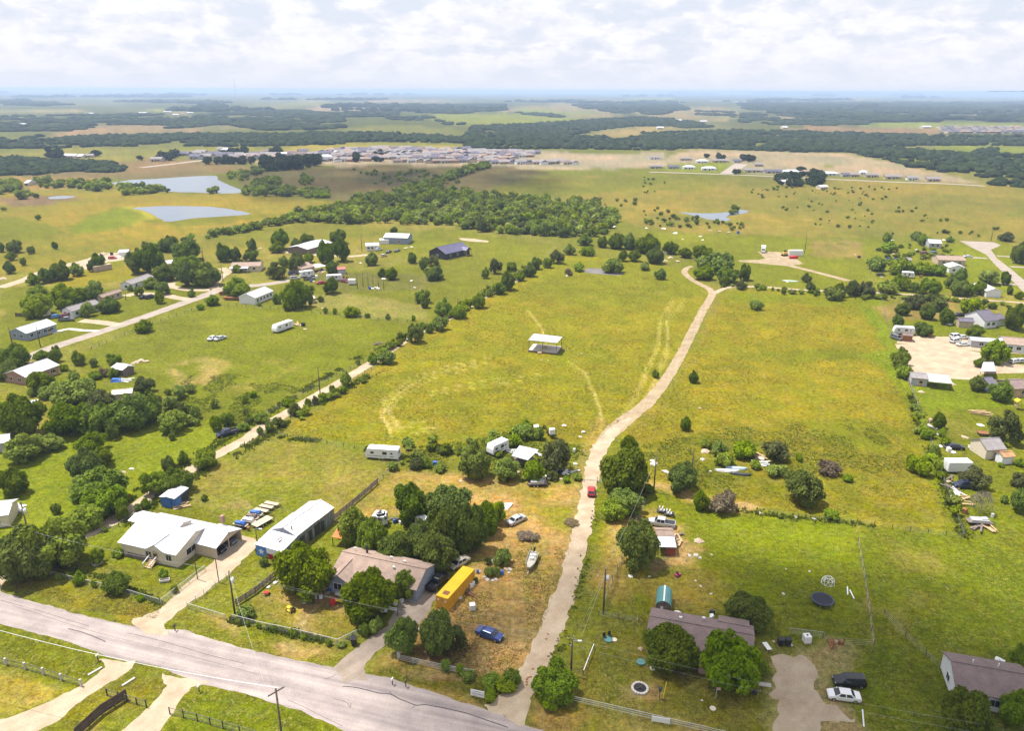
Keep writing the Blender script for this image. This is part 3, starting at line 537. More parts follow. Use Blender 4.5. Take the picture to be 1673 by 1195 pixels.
drive('driveway', 'A1', [(620, 668), (740, 635), (800, 570), (900, 480), (1000, 400), (1010, 385), (1060, 350), (1140, 275), (1215, 295), (1190, 350), (1090, 440), (970, 540), (870, 610), (775, 690), (800, 745), (680, 745)])
drive('driveway', 'A4', [(-60, 545), (60, 450), (180, 335), (300, 265), (380, 130), (450, 20), (520, -60), (640, -60), (650, 60), (600, 150), (520, 255), (400, 330), (250, 420), (140, 550), (160, 640), (0, 650)], M='slab')
drive('driveway', 'A1', [(470, 850), (640, 870), (620, 900), (470, 1000), (330, 1100), (270, 1150), (150, 1205), (-80, 1230), (-80, 1170), (100, 1110), (330, 1010), (430, 950), (500, 900)])
drive('driveway', 'A1', [(760, 925), (990, 965), (900, 985), (850, 1050), (740, 1230), (540, 1230), (680, 1100), (790, 985)])
drive('driveway', 'A7', [(130, 730), (250, 725), (340, 740), (400, 800), (390, 850), (385, 950), (420, 1000), (640, 1105), (600, 1130), (420, 1140), (430, 1300), (140, 1300), (125, 900)], ragged=1.5)
drive('driveway', 'C8', [(1310, 1030), (1460, 1045), (1455, 1075), (1310, 1060)], M='concrete', ragged=.05)
drive('lane_mouth', 'A1', [(-80, 450), (30, 452), (70, 440), (85, 460), (20, 490), (0, 545), (-80, 560)])
mc = [(822, 1172, 84), (840, 1147, 55), (866, 1105, 43), (896, 1040, 40), (925, 960, 35), (945, 890, 31), (955, 840, 28), (965, 790, 26), (976, 742, 26), (1000, 707, 21), (1028, 683, 7)]
pw = [G(x, y) for x, y, w in mc]; ribbon('gravel_drive', pw, [w/ppm(p)*.96 for p, (_, _, w) in zip(pw, mc)], .020, 'gravel', .75)
mc = [(985, 722, 24), (1003, 703, 30), (1030, 680, 26), (1062, 654, 22), (1100, 602, 17), (1130, 545, 15), (1150, 505, 13), (1163, 483, 12), (1158, 472, 12), (1135, 460, 11), (1119, 447, 10), (1121, 439, 9), (1131, 435, 7)]
pw = [G(x, y) for x, y, w in mc]; ribbon('farm_track', pw, [w/ppm(p) for p, (_, _, w) in zip(pw, mc)], .016, 'track_dirt', .45)
def lane(name, pts, w, M='gravel', z=.016, r=.35): return ribbon(name, [G(x, y) for x, y in pts], w, z, M, r)
lane('gravel_lane', [(-60, 925), (60, 905), (135, 875), (195, 846), (250, 808), (311, 768), (359, 741), (402, 718), (421, 703), (469, 675), (520, 645), (555, 625), (583, 608), (604, 595), (672, 551), (741, 516), (803, 478), (844, 457), (850, 446)], 3.6)
lane('gravel_lane', [(450, 411), (500, 415), (567, 419), (600, 417), (610, 424), (690, 433), (756, 440), (808, 446), (850, 446)], 4.2)
lane('street', [(-40, 615), (50, 582), (98, 564), (196, 532), (315, 490), (345, 479), (362, 470)], 5.6, 'street')
lane('driveway', [(362, 470), (400, 468), (440, 464), (475, 458)], 5.5, 'street', .022); lane('driveway', [(350, 474), (352, 462), (362, 452), (372, 445), (362, 438)], 4, 'gravel', .026)
lane('driveway', [(196, 532), (165, 527), (132, 524)], 4.5, 'gravel', .022); lane('driveway', [(160, 541), (135, 540), (110, 538), (85, 545)], 2.2, 'concrete', .022, .1)
lane('driveway', [(312, 490), (290, 487), (265, 482), (225, 480), (205, 484)], 4.5, 'gravel', .022); lane('driveway', [(345, 474), (310, 474), (280, 468), (280, 462)], 4, 'gravel', .026)
lane('gravel_lane', [(0, 470), (41, 457), (65, 446), (100, 436), (130, 428)], 6); drive('gravel_yard', 'B1', [(585, 215), (680, 190), (760, 150), (960, 165), (940, 205), (800, 225), (760, 250), (690, 285), (610, 275)], .024, 'gravel', 1.0)
lane('farm_track', [(1166, 480), (1185, 471), (1205, 469), (1243, 469), (1314, 474), (1364, 476), (1444, 479), (1510, 483), (1573, 488), (1615, 491), (1673, 495), (1740, 500)], 2.4, 'gravel', .018)
lane('farm_track', [(1208, 427), (1250, 426), (1276, 431), (1326, 443), (1387, 459)], 4, 'track_dirt', .018); drive('dirt_pad', 'B5', [(950, 205), (1090, 205), (1210, 255), (1240, 285), (1150, 300), (1000, 285), (860, 272), (1000, 250)], .024, 'track_dirt', 1.2)
drive('street', 'B6', [(985, 168), (1180, 175), (1270, 180), (1320, 205), (1240, 240), (1290, 310), (1420, 410), (1560, 530), (1560, 640), (1400, 480), (1290, 380), (1200, 280), (1110, 235)], .016, 'street', .4)
for a in ([(1290, 290), (1440, 300)], [(1400, 378), (1560, 385)], [(1040, 300), (1210, 310)], [(1310, 515), (1440, 525)]): lane('driveway', [full('B6', *p) for p in a], 3.5, 'street', .022)
drive('gravel_lot', 'B7', [(145, 10), (300, 5), (660, 60), (720, 100), (890, 130), (1100, 160), (1100, 190), (890, 175), (640, 180), (640, 218), (450, 210), (245, 165), (215, 100)], .024, 'gravel', .8)
drive('gravel_lot', 'B6', [(490, 960), (640, 945), (900, 950), (1080, 980), (1200, 1010), (1600, 1060), (1600, 1095), (1180, 1070), (980, 1052), (700, 1020), (470, 1000)], .030, 'gravel', .6)
lane('street', [(1060, 281), (1160, 284), (1280, 289), (1340, 292), (1450, 297), (1540, 300), (1610, 304)], 8, 'street', .05, .3); lane('street', [(1188, 284), (1205, 272), (1212, 268)], 16, 'street', .06, .3); lane('street', [(230, 274), (290, 267), (340, 261), (380, 258)], 10, 'street', .05, .3)
drive('gravel_pad', 'B4', [(1225, 340), (1265, 328), (1350, 330), (1440, 340), (1505, 372), (1470, 378), (1380, 372), (1300, 366), (1240, 358)], .05, road_like('grey_gravel', C(176, 168, 166), C(146, 138, 138), .2), .5)
drive('bare_strip', 'B4', [(370, 120), (480, 126), (585, 142), (570, 152), (470, 146), (390, 135)], .03, 'gravel', .8)
wm = bpy.data.materials.new('pond_water'); wm.use_nodes = True; b_ = wm.node_tree.nodes['Principled BSDF']
b_.inputs['Base Color'].default_value = (.10, .12, .14, 1); b_.inputs['Roughness'].default_value = .12
nz_ = wm.node_tree.nodes.new('ShaderNodeTexNoise'); nz_.inputs['Scale'].default_value = .5; bp_ = wm.node_tree.nodes.new('ShaderNodeBump'); bp_.inputs['Strength'].default_value = .15; bp_.inputs['Distance'].default_value = .1
wm.node_tree.links.new(nz_.outputs[0], bp_.inputs['Height']); wm.node_tree.links.new(bp_.outputs[0], b_.inputs['Normal']); MATS['pond_water'] = wm
def pond(zm, pts, r=2.0):
    Q = smooth_line([*ZZ(zm, pts), Z(zm, *pts[0])], 4)[:-1]; return sheet('pond', Q, .06, wm, r, 3)
pond('C1', [(545, 505), (640, 490), (760, 485), (900, 475), (1050, 470), (1065, 490), (1120, 515), (1180, 545), (1130, 556), (980, 552), (820, 547), (700, 532), (600, 525)])
pond('C1', [(640, 627), (800, 618), (1000, 620), (1100, 630), (1225, 655), (1100, 668), (950, 677), (830, 695), (780, 680), (720, 648)])
pond('C3', [(155, 582), (300, 587), (370, 582), (420, 572), (465, 578), (425, 592), (372, 600), (378, 620), (310, 617), (230, 600)]); pond('C1', [(232, 576), (290, 568), (370, 570), (330, 580), (250, 584)], 1)
# ------------------------------------------------------------------ tree kinds
def leaf_mat(name, c1, c2, attr=None, trans=.3):
    M = bpy.data.materials.new(name); M.use_nodes = True; n = M.node_tree.nodes; l = M.node_tree.links; b = n['Principled BSDF']
    b.inputs['Roughness'].default_value = .9; b.inputs['Specular IOR Level'].default_value = .04
    t = n.new('ShaderNodeTexCoord'); nz = n.new('ShaderNodeTexNoise'); nz.inputs['Scale'].default_value = 2.6; nz.inputs['Detail'].default_value = 4; l.new(t.outputs['Object'], nz.inputs['Vector'])
    rp = n.new('ShaderNodeValToRGB'); rp.color_ramp.elements[0].position = .32; rp.color_ramp.elements[0].color = (*c2, 1); rp.color_ramp.elements[1].position = .68; rp.color_ramp.elements[1].color = (*c1, 1); l.new(nz.outputs[0], rp.inputs[0])
    hs = n.new('ShaderNodeHueSaturation'); l.new(rp.outputs[0], hs.inputs['Color'])
    if attr: a = n.new('ShaderNodeAttribute'); a.attribute_name = attr; rs = a.outputs['Fac']; nz.inputs['Scale'].default_value = .15
    else: oi = n.new('ShaderNodeObjectInfo'); rs = oi.outputs['Random']
    for inp, lo, hi, mul in (('Value', .62 if attr else .90, 1.55 if attr else 1.12, 1.0), ('Hue', .492, .514, 5.37), ('Saturation', .85, 1.08, 3.17)):
        mm = n.new('ShaderNodeMath'); mm.operation = 'MULTIPLY'; l.new(rs, mm.inputs[0]); mm.inputs[1].default_value = mul
        fr = n.new('ShaderNodeMath'); fr.operation = 'FRACT'; l.new(mm.outputs[0], fr.inputs[0])
        mr = n.new('ShaderNodeMapRange'); mr.inputs['To Min'].default_value = lo; mr.inputs['To Max'].default_value = hi; l.new(fr.outputs[0], mr.inputs['Value']); l.new(mr.outputs[0], hs.inputs[inp])
    l.new(hs.outputs[0], b.inputs['Base Color'])
    tr = n.new('ShaderNodeBsdfTranslucent'); l.new(hs.outputs[0], tr.inputs['Color']); mx = n.new('ShaderNodeMixShader'); mx.inputs[0].default_value = trans
    l.new(b.outputs[0], mx.inputs[1]); l.new(tr.outputs[0], mx.inputs[2]); l.new(mx.outputs[0], n['Material Output'].inputs[0]); MATS[name] = M; return M
leaf_mat('leaf_dark', (.165, .215, .015), (.082, .116, .008)); leaf_mat('leaf_mid', (.225, .290, .016), (.116, .164, .009)); leaf_mat('leaf_light', (.265, .335, .026), (.155, .21, .015))
leaf_mat('leaf_olive', (.150, .165, .045), (.08, .092, .024)); leaf_mat('twig_grey', (.30, .26, .21), (.20, .17, .13)); leaf_mat('brush_brown', (.24, .18, .11), (.13, .10, .06))
leaf_mat('wood_leaf', (.195, .235, .020), (.10, .13, .012), 'tint'); leaf_mat('far_leaf', (.030, .042, .012), (.014, .022, .007), 'tint', .1); leaf_mat('weed_leaf', (.150, .18, .015), (.09, .115, .01), 'tint'); leaf_mat('straw_blade', (.25, .22, .035), (.16, .15, .02), 'tint', .5)
def ico(sub=1):
    bm = bmesh.new(); bmesh.ops.create_icosphere(bm, subdivisions=sub, radius=1); v = np.array([x.co[:] for x in bm.verts]); f = np.array([[x.index for x in q.verts] for q in bm.faces]); bm.free(); return v, f
IV1, IF1 = ico(1); IV2, IF2 = ico(2)
def crown_arrays(seed, nl, nq, leaf, zc, hz, flat=.9, lob=(.24, .40), core=.74, spread=.74, ivf=(None, None)):
    g = np.random.default_rng(seed); iv, if_ = (IV1, IF1)
    d = g.normal(size=(nl, 3)); d /= np.linalg.norm(d, axis=1)[:, None]; d[:, 2] = np.where(d[:, 2] < -.45, -d[:, 2]*.6, d[:, 2])
    rad_ = spread*g.uniform(.25, 1, nl)**.5; c = d*rad_[:, None]; c[:, 2] *= flat; r = g.uniform(*lob, nl); c *= 1+.12*g.normal(size=(nl, 1))
    V, Fq, Ft = [], [], []
    for k in range(nl):
        jit = 1+.16*g.normal(size=(len(iv), 1)); vv = iv*r[k]*core*jit+c[k]; Ft.append(if_+sum(map(len, V))); V.append(vv)
    nb = sum(map(len, V))
    lobe = g.choice(nl, nq*2, p=r**2/np.sum(r**2)); dd = g.normal(size=(nq*2, 3)); dd /= np.linalg.norm(dd, axis=1)[:, None]; dd[:, 2] = np.where((dd[:, 2] < -.3) & (g.random(nq*2) < .7), -dd[:, 2], dd[:, 2])
    p = c[lobe]+dd*(r[lobe]*g.uniform(.72, 1.14, nq*2))[:, None]
    dist = np.linalg.norm(p[:, None, :]-c[None], axis=2)/r[None]; ok = (dist < .68).sum(1) == 0; p, dd = p[ok][:nq], dd[ok][:nq]; q = len(p)
    nrm = dd*.8+g.normal(size=(q, 3))*.55+np.array([0, 0, .35]); nrm /= np.linalg.norm(nrm, axis=1)[:, None]
    a = np.cross(nrm, g.normal(size=(q, 3))); a /= np.linalg.norm(a, axis=1)[:, None]; b = np.cross(nrm, a); s = leaf*g.uniform(.55, 1.35, (q, 1)); e = g.uniform(.5, .9, (q, 1))
    quad = np.stack([p-a*s, p-b*s*e+nrm*s*.2, p+a*s*g.uniform(.8, 1.2, (q, 1)), p+b*s*e-nrm*s*.25], 1).reshape(-1, 3)
    Fq = nb+np.arange(q*4).reshape(-1, 4); V = np.concatenate(V+[quad]); V[:, :2] -= np.median(V[:, :2], 0); V[:, :2] /= np.percentile(np.hypot(V[:, 0], V[:, 1]), 96); z0_, z1_ = np.percentile(V[:, 2], (.4, 99.0)); V[:, 2] = (V[:, 2]-z0_)/(z1_-z0_)*2-1; V[:, :2] *= (1-np.where(V[:, 2] > 0, .16, .26)*V[:, 2]**2)[:, None]; V[:, 2] = np.maximum(V[:, 2]*hz+zc, .02*zc)
    return V, np.concatenate(Ft), Fq
def arr_mesh(name, V, T, Q, M, tint=None):
    me = bpy.data.meshes.new(name); me.vertices.add(len(V)); me.vertices.foreach_set('co', np.asarray(V, np.float32).ravel()); nt_, nq_ = len(T), len(Q)
    me.loops.add(nt_*3+nq_*4); me.loops.foreach_set('vertex_index', np.concatenate([np.asarray(T).ravel(), np.asarray(Q).ravel()]).astype(np.int32))
    me.polygons.add(nt_+nq_); me.polygons.foreach_set('loop_start', np.concatenate([np.arange(nt_)*3, nt_*3+np.arange(nq_)*4]).astype(np.int32)); me.polygons.foreach_set('loop_total', np.concatenate([np.full(nt_, 3), np.full(nq_, 4)]).astype(np.int32))
    me.update()
    if tint is not None: a = me.attributes.new('tint', 'FLOAT', 'POINT'); a.data.foreach_set('value', np.asarray(tint, np.float32))
    me.materials.append(MATS[M]); return me
def trunk_mesh(seed, zc, thick, M, limbs=6):
    g = random.Random(seed); b = MB(); x = y = 0; pts = [(0, 0, -.01)]
    for k in range(1, 5): x += g.uniform(-.05, .05); y += g.uniform(-.05, .05); pts.append((x, y, zc*k/4*1.05))
    for k in range(4): b.cyl(pts[k], pts[k+1], thick*(1-.18*k)*(1.35 if k == 0 else 1), thick*(1-.18*(k+1)), 7, caps=False)
    for k in range(limbs):
        a = g.uniform(0, 6.28); s = Vector(pts[g.choice((2, 3, 4))]); L = g.uniform(.4, .75); e = s+Vector((math.cos(a)*L, math.sin(a)*L, g.uniform(.1, .3)*zc/.5)); mid = s.lerp(e, .5)+Vector((0, 0, .05))
        b.cyl(s, mid, thick*.5, thick*.33, 5, caps=False); b.cyl(mid, e, thick*.33, thick*.12, 5, caps=False)
    return b.mesh('trunk', M, True)
KIND = {}
def kind(nm, n, nl, nq, leaf, zc, hz, M, thick=.05, bark='bark', **k):
    KIND[nm] = dict(zc=zc, hz=hz, var=[(trunk_mesh(100+i+len(nm), zc, thick, bark), arr_mesh('crown', *crown_arrays(i*31+len(nm)*7+nl, nl, nq, leaf, zc, hz, **k), M)) for i in range(n)])
kind('oak', 4, 48, 9000, .056, .52, .48, 'leaf_dark', core=.62, spread=.82, lob=(.2, .38)); kind('elm', 4, 40, 7000, .060, .52, .48, 'leaf_mid', lob=(.18, .36), core=.58, spread=.84); kind('lime', 3, 34, 4600, .066, .51, .47, 'leaf_light', lob=(.18, .34), spread=.78)
kind('olive', 3, 30, 3600, .058, .51, .48, 'leaf_olive', lob=(.16, .32), core=.5, spread=.8); kind('cedar', 2, 34, 3000, .075, .5, .5, 'leaf_dark', lob=(.2, .34)); kind('pecan', 2, 28, 4200, .060, .51, .49, 'leaf_mid', lob=(.16, .30), core=.55, spread=.82)
kind('shrub', 3, 22, 1500, .095, .44, .5, 'leaf_mid', thick=.04, flat=.8); kind('limeshrub', 3, 20, 1300, .10, .44, .5, 'leaf_light', thick=.04, flat=.8); kind('oliveshrub', 2, 20, 1300, .085, .44, .5, 'leaf_olive', thick=.04, core=.6)
kind('bare', 2, 26, 2600, .030, .5, .5, 'twig_grey', .05, 'pale_bark', lob=(.2, .4), core=.12, spread=.8); kind('brush', 2, 18, 1300, .07, .40, .5, 'brush_brown', .03, flat=.7)
TREEN = [0, 0]
def put_tree(k, p, w, h, label, group, name=None, cat=None):
    K = KIND[k]; sh = k in ('shrub', 'limeshrub', 'oliveshrub', 'brush'); tm, cm = rng.choice(K['var']); TREEN[sh] += 1
    o = thing(name or ('shrub' if sh else 'tree'), label, cat or ('shrub' if sh else 'tree'), (p[0], p[1], 0), rng.uniform(0, 6.28), group); o.scale = (w/2, w/2*rng.uniform(.92, 1.08), h)
    link('trunk', tm, o); link('crown', cm, o); return o
def tree_box(zm, x0, y0, x1, y1, k, label, group=None, name=None, cat=None):
    (ax, ay), (bx, by) = full(zm, x0, y0), full(zm, x1, y1); cx, cy, wp, hp = (ax+bx)/2, (ay+by)/2, bx-ax, by-ay
    K = KIND[k]; H = 5.0; d = ray(cx, cy); th = math.asin(-d.z)
    for _ in range(6):
        c = G(cx, cy, K['zc']*H); s = ppm(c); Wm = wp/s
        q = (hp/s)**2-(Wm*math.sin(th))**2; Hc = math.sqrt(max(q, .01))/math.cos(th); Hc = min(max(Hc, .66*Wm), 1.22*Wm); H = Hc/(2*K['hz'])
    return put_tree(k, c, Wm*1.0, H, label, group, name, cat)
def trees(zm, label, group, k0, boxes):
    for b in boxes: tree_box(zm, *b[:4], b[4] if len(b) > 4 else k0, label, group)
# ---- trees with a place of their own
for zm, bx, k, lb in (
    ('A1', (120, 178, 400, 425), 'elm', 'broad bright green tree beside the lane mouth, behind the pole with transformer'), ('A1', (-15, 235, 250, 478), 'oak', 'wide dark tree overhanging the corner of road and gravel lane'),
    ('A1', (483, 445, 605, 545), 'oak', 'round dense bush inside the wire fence before the white-roofed house'), ('A1', (422, 335, 487, 408), 'elm', 'small round tree in a ring planter on the white-roofed house lawn'),
    ('A1', (745, 430, 792, 478), 'lime', 'leafy sapling above a stone trough near the driveway gate'), ('A1', (545, 110, 602, 222), 'elm', 'slim young tree at the lane edge behind the white-roofed house'),
    ('A2', (262, 432, 650, 778), 'oak', 'large spreading oak at the left end of the brown-roofed house'), ('A2', (700, 588, 1062, 922), 'oak', 'wide dark oak before the front wall of the brown-roofed house'),
    ('A2', (1040, 588, 1200, 795), 'elm', 'bright leafy tree between the brown-roofed house and the black pickup'), ('A2', (170, 516, 234, 578), 'elm', 'small tree on the strip of lawn between barn and plank fence'),
    ('A3', (485, 180, 678, 380), 'elm', 'round green tree by the old motorhome'), ('A3', (700, 245, 852, 388), 'lime', 'light green tree before the white canopy'), ('A3', (872, 262, 1012, 398), 'elm', 'bushy tree beside the white canopy above the flatbed trailer'),
    ('A3', (985, 148, 1162, 340), 'olive', 'thin grey-green tree between the white canopy and the track gate'), ('A4', (296, 185, 520, 462), 'elm', 'bushy tree on the cracked driveway behind the grey pipe rail'),
    ('A4', (518, 100, 768, 482), 'oak', 'tall leafy tree at the end of the yellow container'), ('A4', (700, 250, 862, 405), 'olive', 'grey-green scrubby tree beside the patch of burnt ground'),
    ('A4', (1298, 540, 1612, 775), 'elm', 'leafy bush at the mouth of the gravel drive beside a utility pole'), ('A5', (533, 120, 832, 420), 'oak', 'big dark oak beside the gravel drive above the red car'),
    ('A5', (648, 42, 768, 170), 'oak', 'narrow crown rising behind the big oak beside the gravel drive'), ('A5', (560, 390, 796, 550), 'elm', 'bushy tree growing below the big oak by the gravel drive'), ('A5', (528, 455, 700, 602), 'lime', 'pale green bush at the verge of the gravel drive below the oak'),
    ('A5', (952, 222, 1168, 412), 'oak', 'round dense tree in the weedy field by a leaning pole'), ('A5', (1118, 398, 1228, 532), 'elm', 'small bushy tree on the scorched strip behind the lawn'), ('A5', (628, 612, 902, 895), 'elm', 'leafy tree overhanging the small red shed'),
    ('A6', (812, 318, 1158, 615), 'oak', 'big round oak over the front of the plum-roofed house'), ('A6', (1145, 345, 1562, 735), 'elm', 'wide spreading tree over the front of the plum-roofed house beside the gravel parking'), ('A6', (1480, 530, 1622, 660), 'elm', 'low branchy tree at the parking corner of the plum-roofed house'),
    ('A6', (1343, 113, 1628, 340), 'oak', 'dark round tree behind the plum-roofed house'), ('A7', (1163, 922, 1472, 1215), 'oak', 'dark tree before the gable of the white house with shingle roof'), ('A7', (1533, 928, 1720, 1155), 'elm', 'tree beside the lower wall of the white house with shingle roof'), ('A7', (1595, 660, 1720, 805), 'elm', 'leafy tree behind the white house with shingle roof'),
    ('A8', (468, 640, 668, 812), 'oak', 'solitary round tree in the yellow field near the lawn fence'), ('A8', (1078, 568, 1202, 672), 'limeshrub', 'lone light green bush in the yellow field near the fence'),
    ('B7', (365, 403, 442, 492), 'oak', 'small dark tree by scrap piles along the field fence'), ('B7', (525, 712, 698, 835), 'olive', 'grey-green tree over the dark parked car by the white box trailer'), ('B7', (688, 388, 890, 575), 'olive', 'big feathery grey-green tree behind the tan barn'),
    ('B7', (704, 215, 832, 335), 'elm', 'tree on the bright lawn below the gravel lot'), ('B7', (575, 188, 668, 275), 'elm', 'twin-crowned small tree on the bright lawn'), ('B7', (583, 848, 712, 985), 'bare', 'leafless grey tree beside the scrap wagon'), ('B7', (822, 745, 930, 835), 'olive', 'olive crown at the edge of the far lawn'), ('B7', (822, 830, 930, 985), 'elm', 'dense tree at the edge of the far lawn'),
    ('B5', (258, 972, 308, 1025), 'elm', 'tiny tree alone in the yellow field left of the farm track'), ('B5', (500, 975, 562, 1065), 'oak', 'small dark tree alone in the field right of the farm track'), ('F', (1112, 680, 1130, 705), 'oak', 'little dark bush alone in the right-hand field'), ('B5', (888, 520, 988, 582), 'limeshrub', 'low wide bush alone at the top of the right-hand field'),
    ('B4', (1092, 330, 1155, 380), 'brush', 'dry grey bush by the round gravel pad'), ('B3', (-30, 270, 262, 525), 'oak', 'tall dark tree at the left edge behind the bright lawn'), ('B3', (-25, 740, 172, 910), 'oak', 'round oak alone on the bright lawn, shade beneath it'),
    ('B3', (165, 105, 355, 240), 'oak', 'dark round tree before the brick house with white roof'), ('B3', (340, 128, 625, 310), 'elm', 'broad tree at the end of the brick house lot'), ('B3', (1028, 365, 1220, 500), 'lime', 'pale spreading shrubby tree on the bright lawn'), ('B3', (690, 430, 780, 560), 'pecan', 'thin small tree standing before the dense grove on the lawn'),
    ('B3', (1095, 490, 1140, 565), 'elm', 'little upright tree on the bright lawn'), ('B3', (1365, 400, 1440, 490), 'elm', 'small tree beside the parked blue pickup'), ('A3', (660, 518, 775, 650), 'lime', 'pale feathery tree at the end of the grove by the white tarp'),
    ('A6', (78, 650, 200, 760), 'elm', 'low bush at the mouth of the gravel drive'), ('A5', (795, 365, 870, 420), 'elm', 'low bush at the foot of the tall pole by the oak'), ('A4', (405, -10, 520, 80), 'elm', 'bushy tree at the front of the black pickup')):
    tree_box(zm, *bx, k, lb)
trees('A3', 'dense tree of the grove behind the brown-roofed house', 'trees of the grove behind the brown-roofed house', 'oak', [(75, 415, 288, 640), (268, 430, 562, 640), (280, 525, 520, 860), (430, 545, 660, 830), (560, 530, 735, 720), (-10, 695, 205, 895), (150, 610, 330, 890), (200, 690, 480, 930)])
trees('A2', 'leafy tree by the back corner of the brown-roofed house, near the orange awning', 'trees at the back corner of the brown-roofed house', 'elm', [(678, 188, 900, 440), (798, 262, 1002, 505)])
trees('B3', 'tree of the dense grove at the top of the bright lawn', 'trees of the grove above the bright lawn', 'elm', [(295, 300, 575, 515, 'oak'), (525, 320, 780, 510), (700, 245, 1000, 480), (830, 255, 1060, 440), (560, 250, 740, 340, 'olive'), (860, 150, 1005, 240, 'olive'), (25, 505, 260, 690, 'lime'), (250, 520, 400, 620, 'lime')])
trees('B3', 'tree in the row crossing the bright lawn', 'trees in the row across the bright lawn', 'elm', [(490, 495, 690, 640), (440, 620, 640, 810, 'oak'), (560, 610, 735, 720, 'oak'), (475, 770, 700, 920), (570, 800, 810, 970)])
trees('B3', 'tree beside the gravel lane near the blue shed', 'trees by the lane near the blue shed', 'elm', [(1045, 660, 1140, 755, 'oak'), (1155, 620, 1225, 715), (1255, 610, 1420, 730, 'lime'), (925, 750, 1100, 900), (1060, 740, 1245, 900, 'oak')])
trees('A1', 'bushy tree at the lane between the bright lawn and the white-roofed house', 'trees by the lane behind the white-roofed house', 'elm', [(345, -20, 590, 100), (395, 50, 585, 170), (328, 135, 485, 240, 'lime')])
trees('B1', 'tree of the far-left pasture', 'trees in the far-left pasture', 'elm', [(50, 60, 165, 148, 'oak'), (-25, 78, 32, 145), (38, 145, 122, 208), (28, 220, 107, 305, 'oak'), (150, 188, 196, 248), (203, 105, 258, 158), (388, 65, 432, 127, 'oak')])
trees('B1', 'tree around the gravel yard by the tan container', 'trees around the gravel yard', 'oak', [(365, 220, 517, 350), (285, 270, 400, 372), (193, 305, 307, 388, 'elm'), (525, 225, 622, 322, 'lime'), (675, 160, 790, 275), (655, 215, 720, 290)])
trees('B1', 'big shade tree of the farmstead beyond the white street', 'shade trees of the farmstead beyond the street', 'oak', [(942, 130, 1110, 300), (1040, 90, 1228, 300), (1158, 235, 1312, 358), (1058, 70, 1132, 125), (1198, 30, 1335, 140), (1288, 50, 1508, 205), (1312, 220, 1500, 400), (1430, 240, 1642, 395, 'elm'), (1300, 210, 1500, 280, 'elm')])
trees('B1', 'tree around the manufactured houses along the white street', 'trees around the houses along the street', 'elm', [(160, 485, 398, 612, 'lime'), (383, 385, 600, 562), (575, 410, 742, 525, 'oak'), (200, 395, 372, 505), (660, 360, 765, 455, 'lime'), (595, 528, 702, 628, 'lime'), (738, 490, 892, 598, 'oak'), (1008, 408, 1078, 472), (1163, 370, 1272, 462), (1060, 340, 1182, 412, 'lime'), (1158, 440, 1232, 532), (1408, 425, 1467, 482), (955, 395, 1000, 440)])
trees('B1', 'tree at the brick house with the white roof', 'trees around the brick house', 'oak', [(-30, 865, 232, 1000), (-40, 960, 140, 1100), (248, 890, 378, 962, 'elm'), (363, 858, 457, 972, 'elm'), (533, 888, 632, 992, 'elm'), (808, 910, 912, 988, 'elm'), (670, 948, 732, 1008, 'elm')])
trees('B1', 'round bush on the verge of the white street', 'bushes on the street verge', 'shrub', [(1548, 475, 1640, 552), (1008, 650, 1142, 758), (1475, 540, 1535, 585)])
trees('B2', 'shade tree among the houses and campers north of the green field', 'shade trees among the northern houses', 'oak', [(105, 178, 222, 308), (198, 208, 302, 302), (308, 225, 432, 302), (335, 140, 417, 232), (513, 75, 672, 215), (510, 165, 627, 242, 'elm'), (673, 140, 752, 222), (733, 105, 852, 178), (873, 150, 1010, 332), (985, 140, 1122, 305), (963, 90, 1107, 155), (653, 250, 782, 392), (773, 240, 852, 318, 'elm'), (578, 270, 662, 352, 'elm'), (478, 320, 642, 442, 'olive'), (938, 315, 1027, 402), (918, 435, 1042, 552), (158, 440, 362, 578, 'elm'), (-40, 340, 127, 492), (28, 570, 132, 642, 'elm'), (228, 340, 312, 392, 'elm')])
trees('B2', 'tree beside the brick house with a white metal roof at the field corner', 'trees by the white-roofed brick house at the field', 'elm', [(600, 455, 800, 662), (700, 470, 838, 600), (733, 525, 838, 662, 'pecan'), (528, 558, 602, 632), (612, 620, 690, 685), (873, 570, 927, 618)])
trees('B2', 'tree beside the northern gravel lane', 'trees along the northern gravel lane', 'elm', [(1235, 245, 1337, 338), (1563, 250, 1627, 322), (1333, 365, 1400, 430, 'oak'), (1390, 358, 1487, 447, 'oak'), (1430, 50, 1485, 95, 'oak')])
trees('B2', 'bush on the fence of the green field', 'bushes on the green field fence', 'shrub', [(1075, 650, 1197, 738), (913, 662, 957, 712), (988, 668, 1027, 718), (1233, 705, 1282, 742), (1393, 708, 1432, 758), (1588, 715, 1622, 775), (415, 620, 452, 655)])
trees('B4', 'small tree of the hedgerow between lane and long yellow field', 'hedgerow trees by the long yellow field', 'elm', [(22, 715, 132, 832), (143, 700, 202, 782, 'shrub'), (183, 655, 302, 757, 'shrub'), (328, 580, 427, 667, 'lime'), (208, 538, 332, 652), (388, 540, 462, 602, 'shrub'), (463, 500, 557, 597), (558, 460, 607, 532, 'shrub'), (608, 425, 702, 502), (658, 350, 762, 472, 'oak'), (763, 355, 832, 412), (528, 320, 587, 397), (818, 300, 902, 382, 'oak'), (863, 255, 937, 332, 'oak'), (948, 260, 1017, 322), (988, 205, 1102, 292, 'olive'), (1093, 165, 1172, 232)])
trees('B4', 'tree on the green paddock before the navy house', 'trees on the paddock by the navy house', 'elm', [(63, 475, 182, 562), (113, 520, 172, 602, 'oak'), (578, 265, 667, 362, 'olive'), (698, 285, 772, 357), (28, 225, 87, 292), (98, 235, 162, 352), (148, 240, 252, 312, 'olive'), (138, 320, 272, 397, 'oak')])
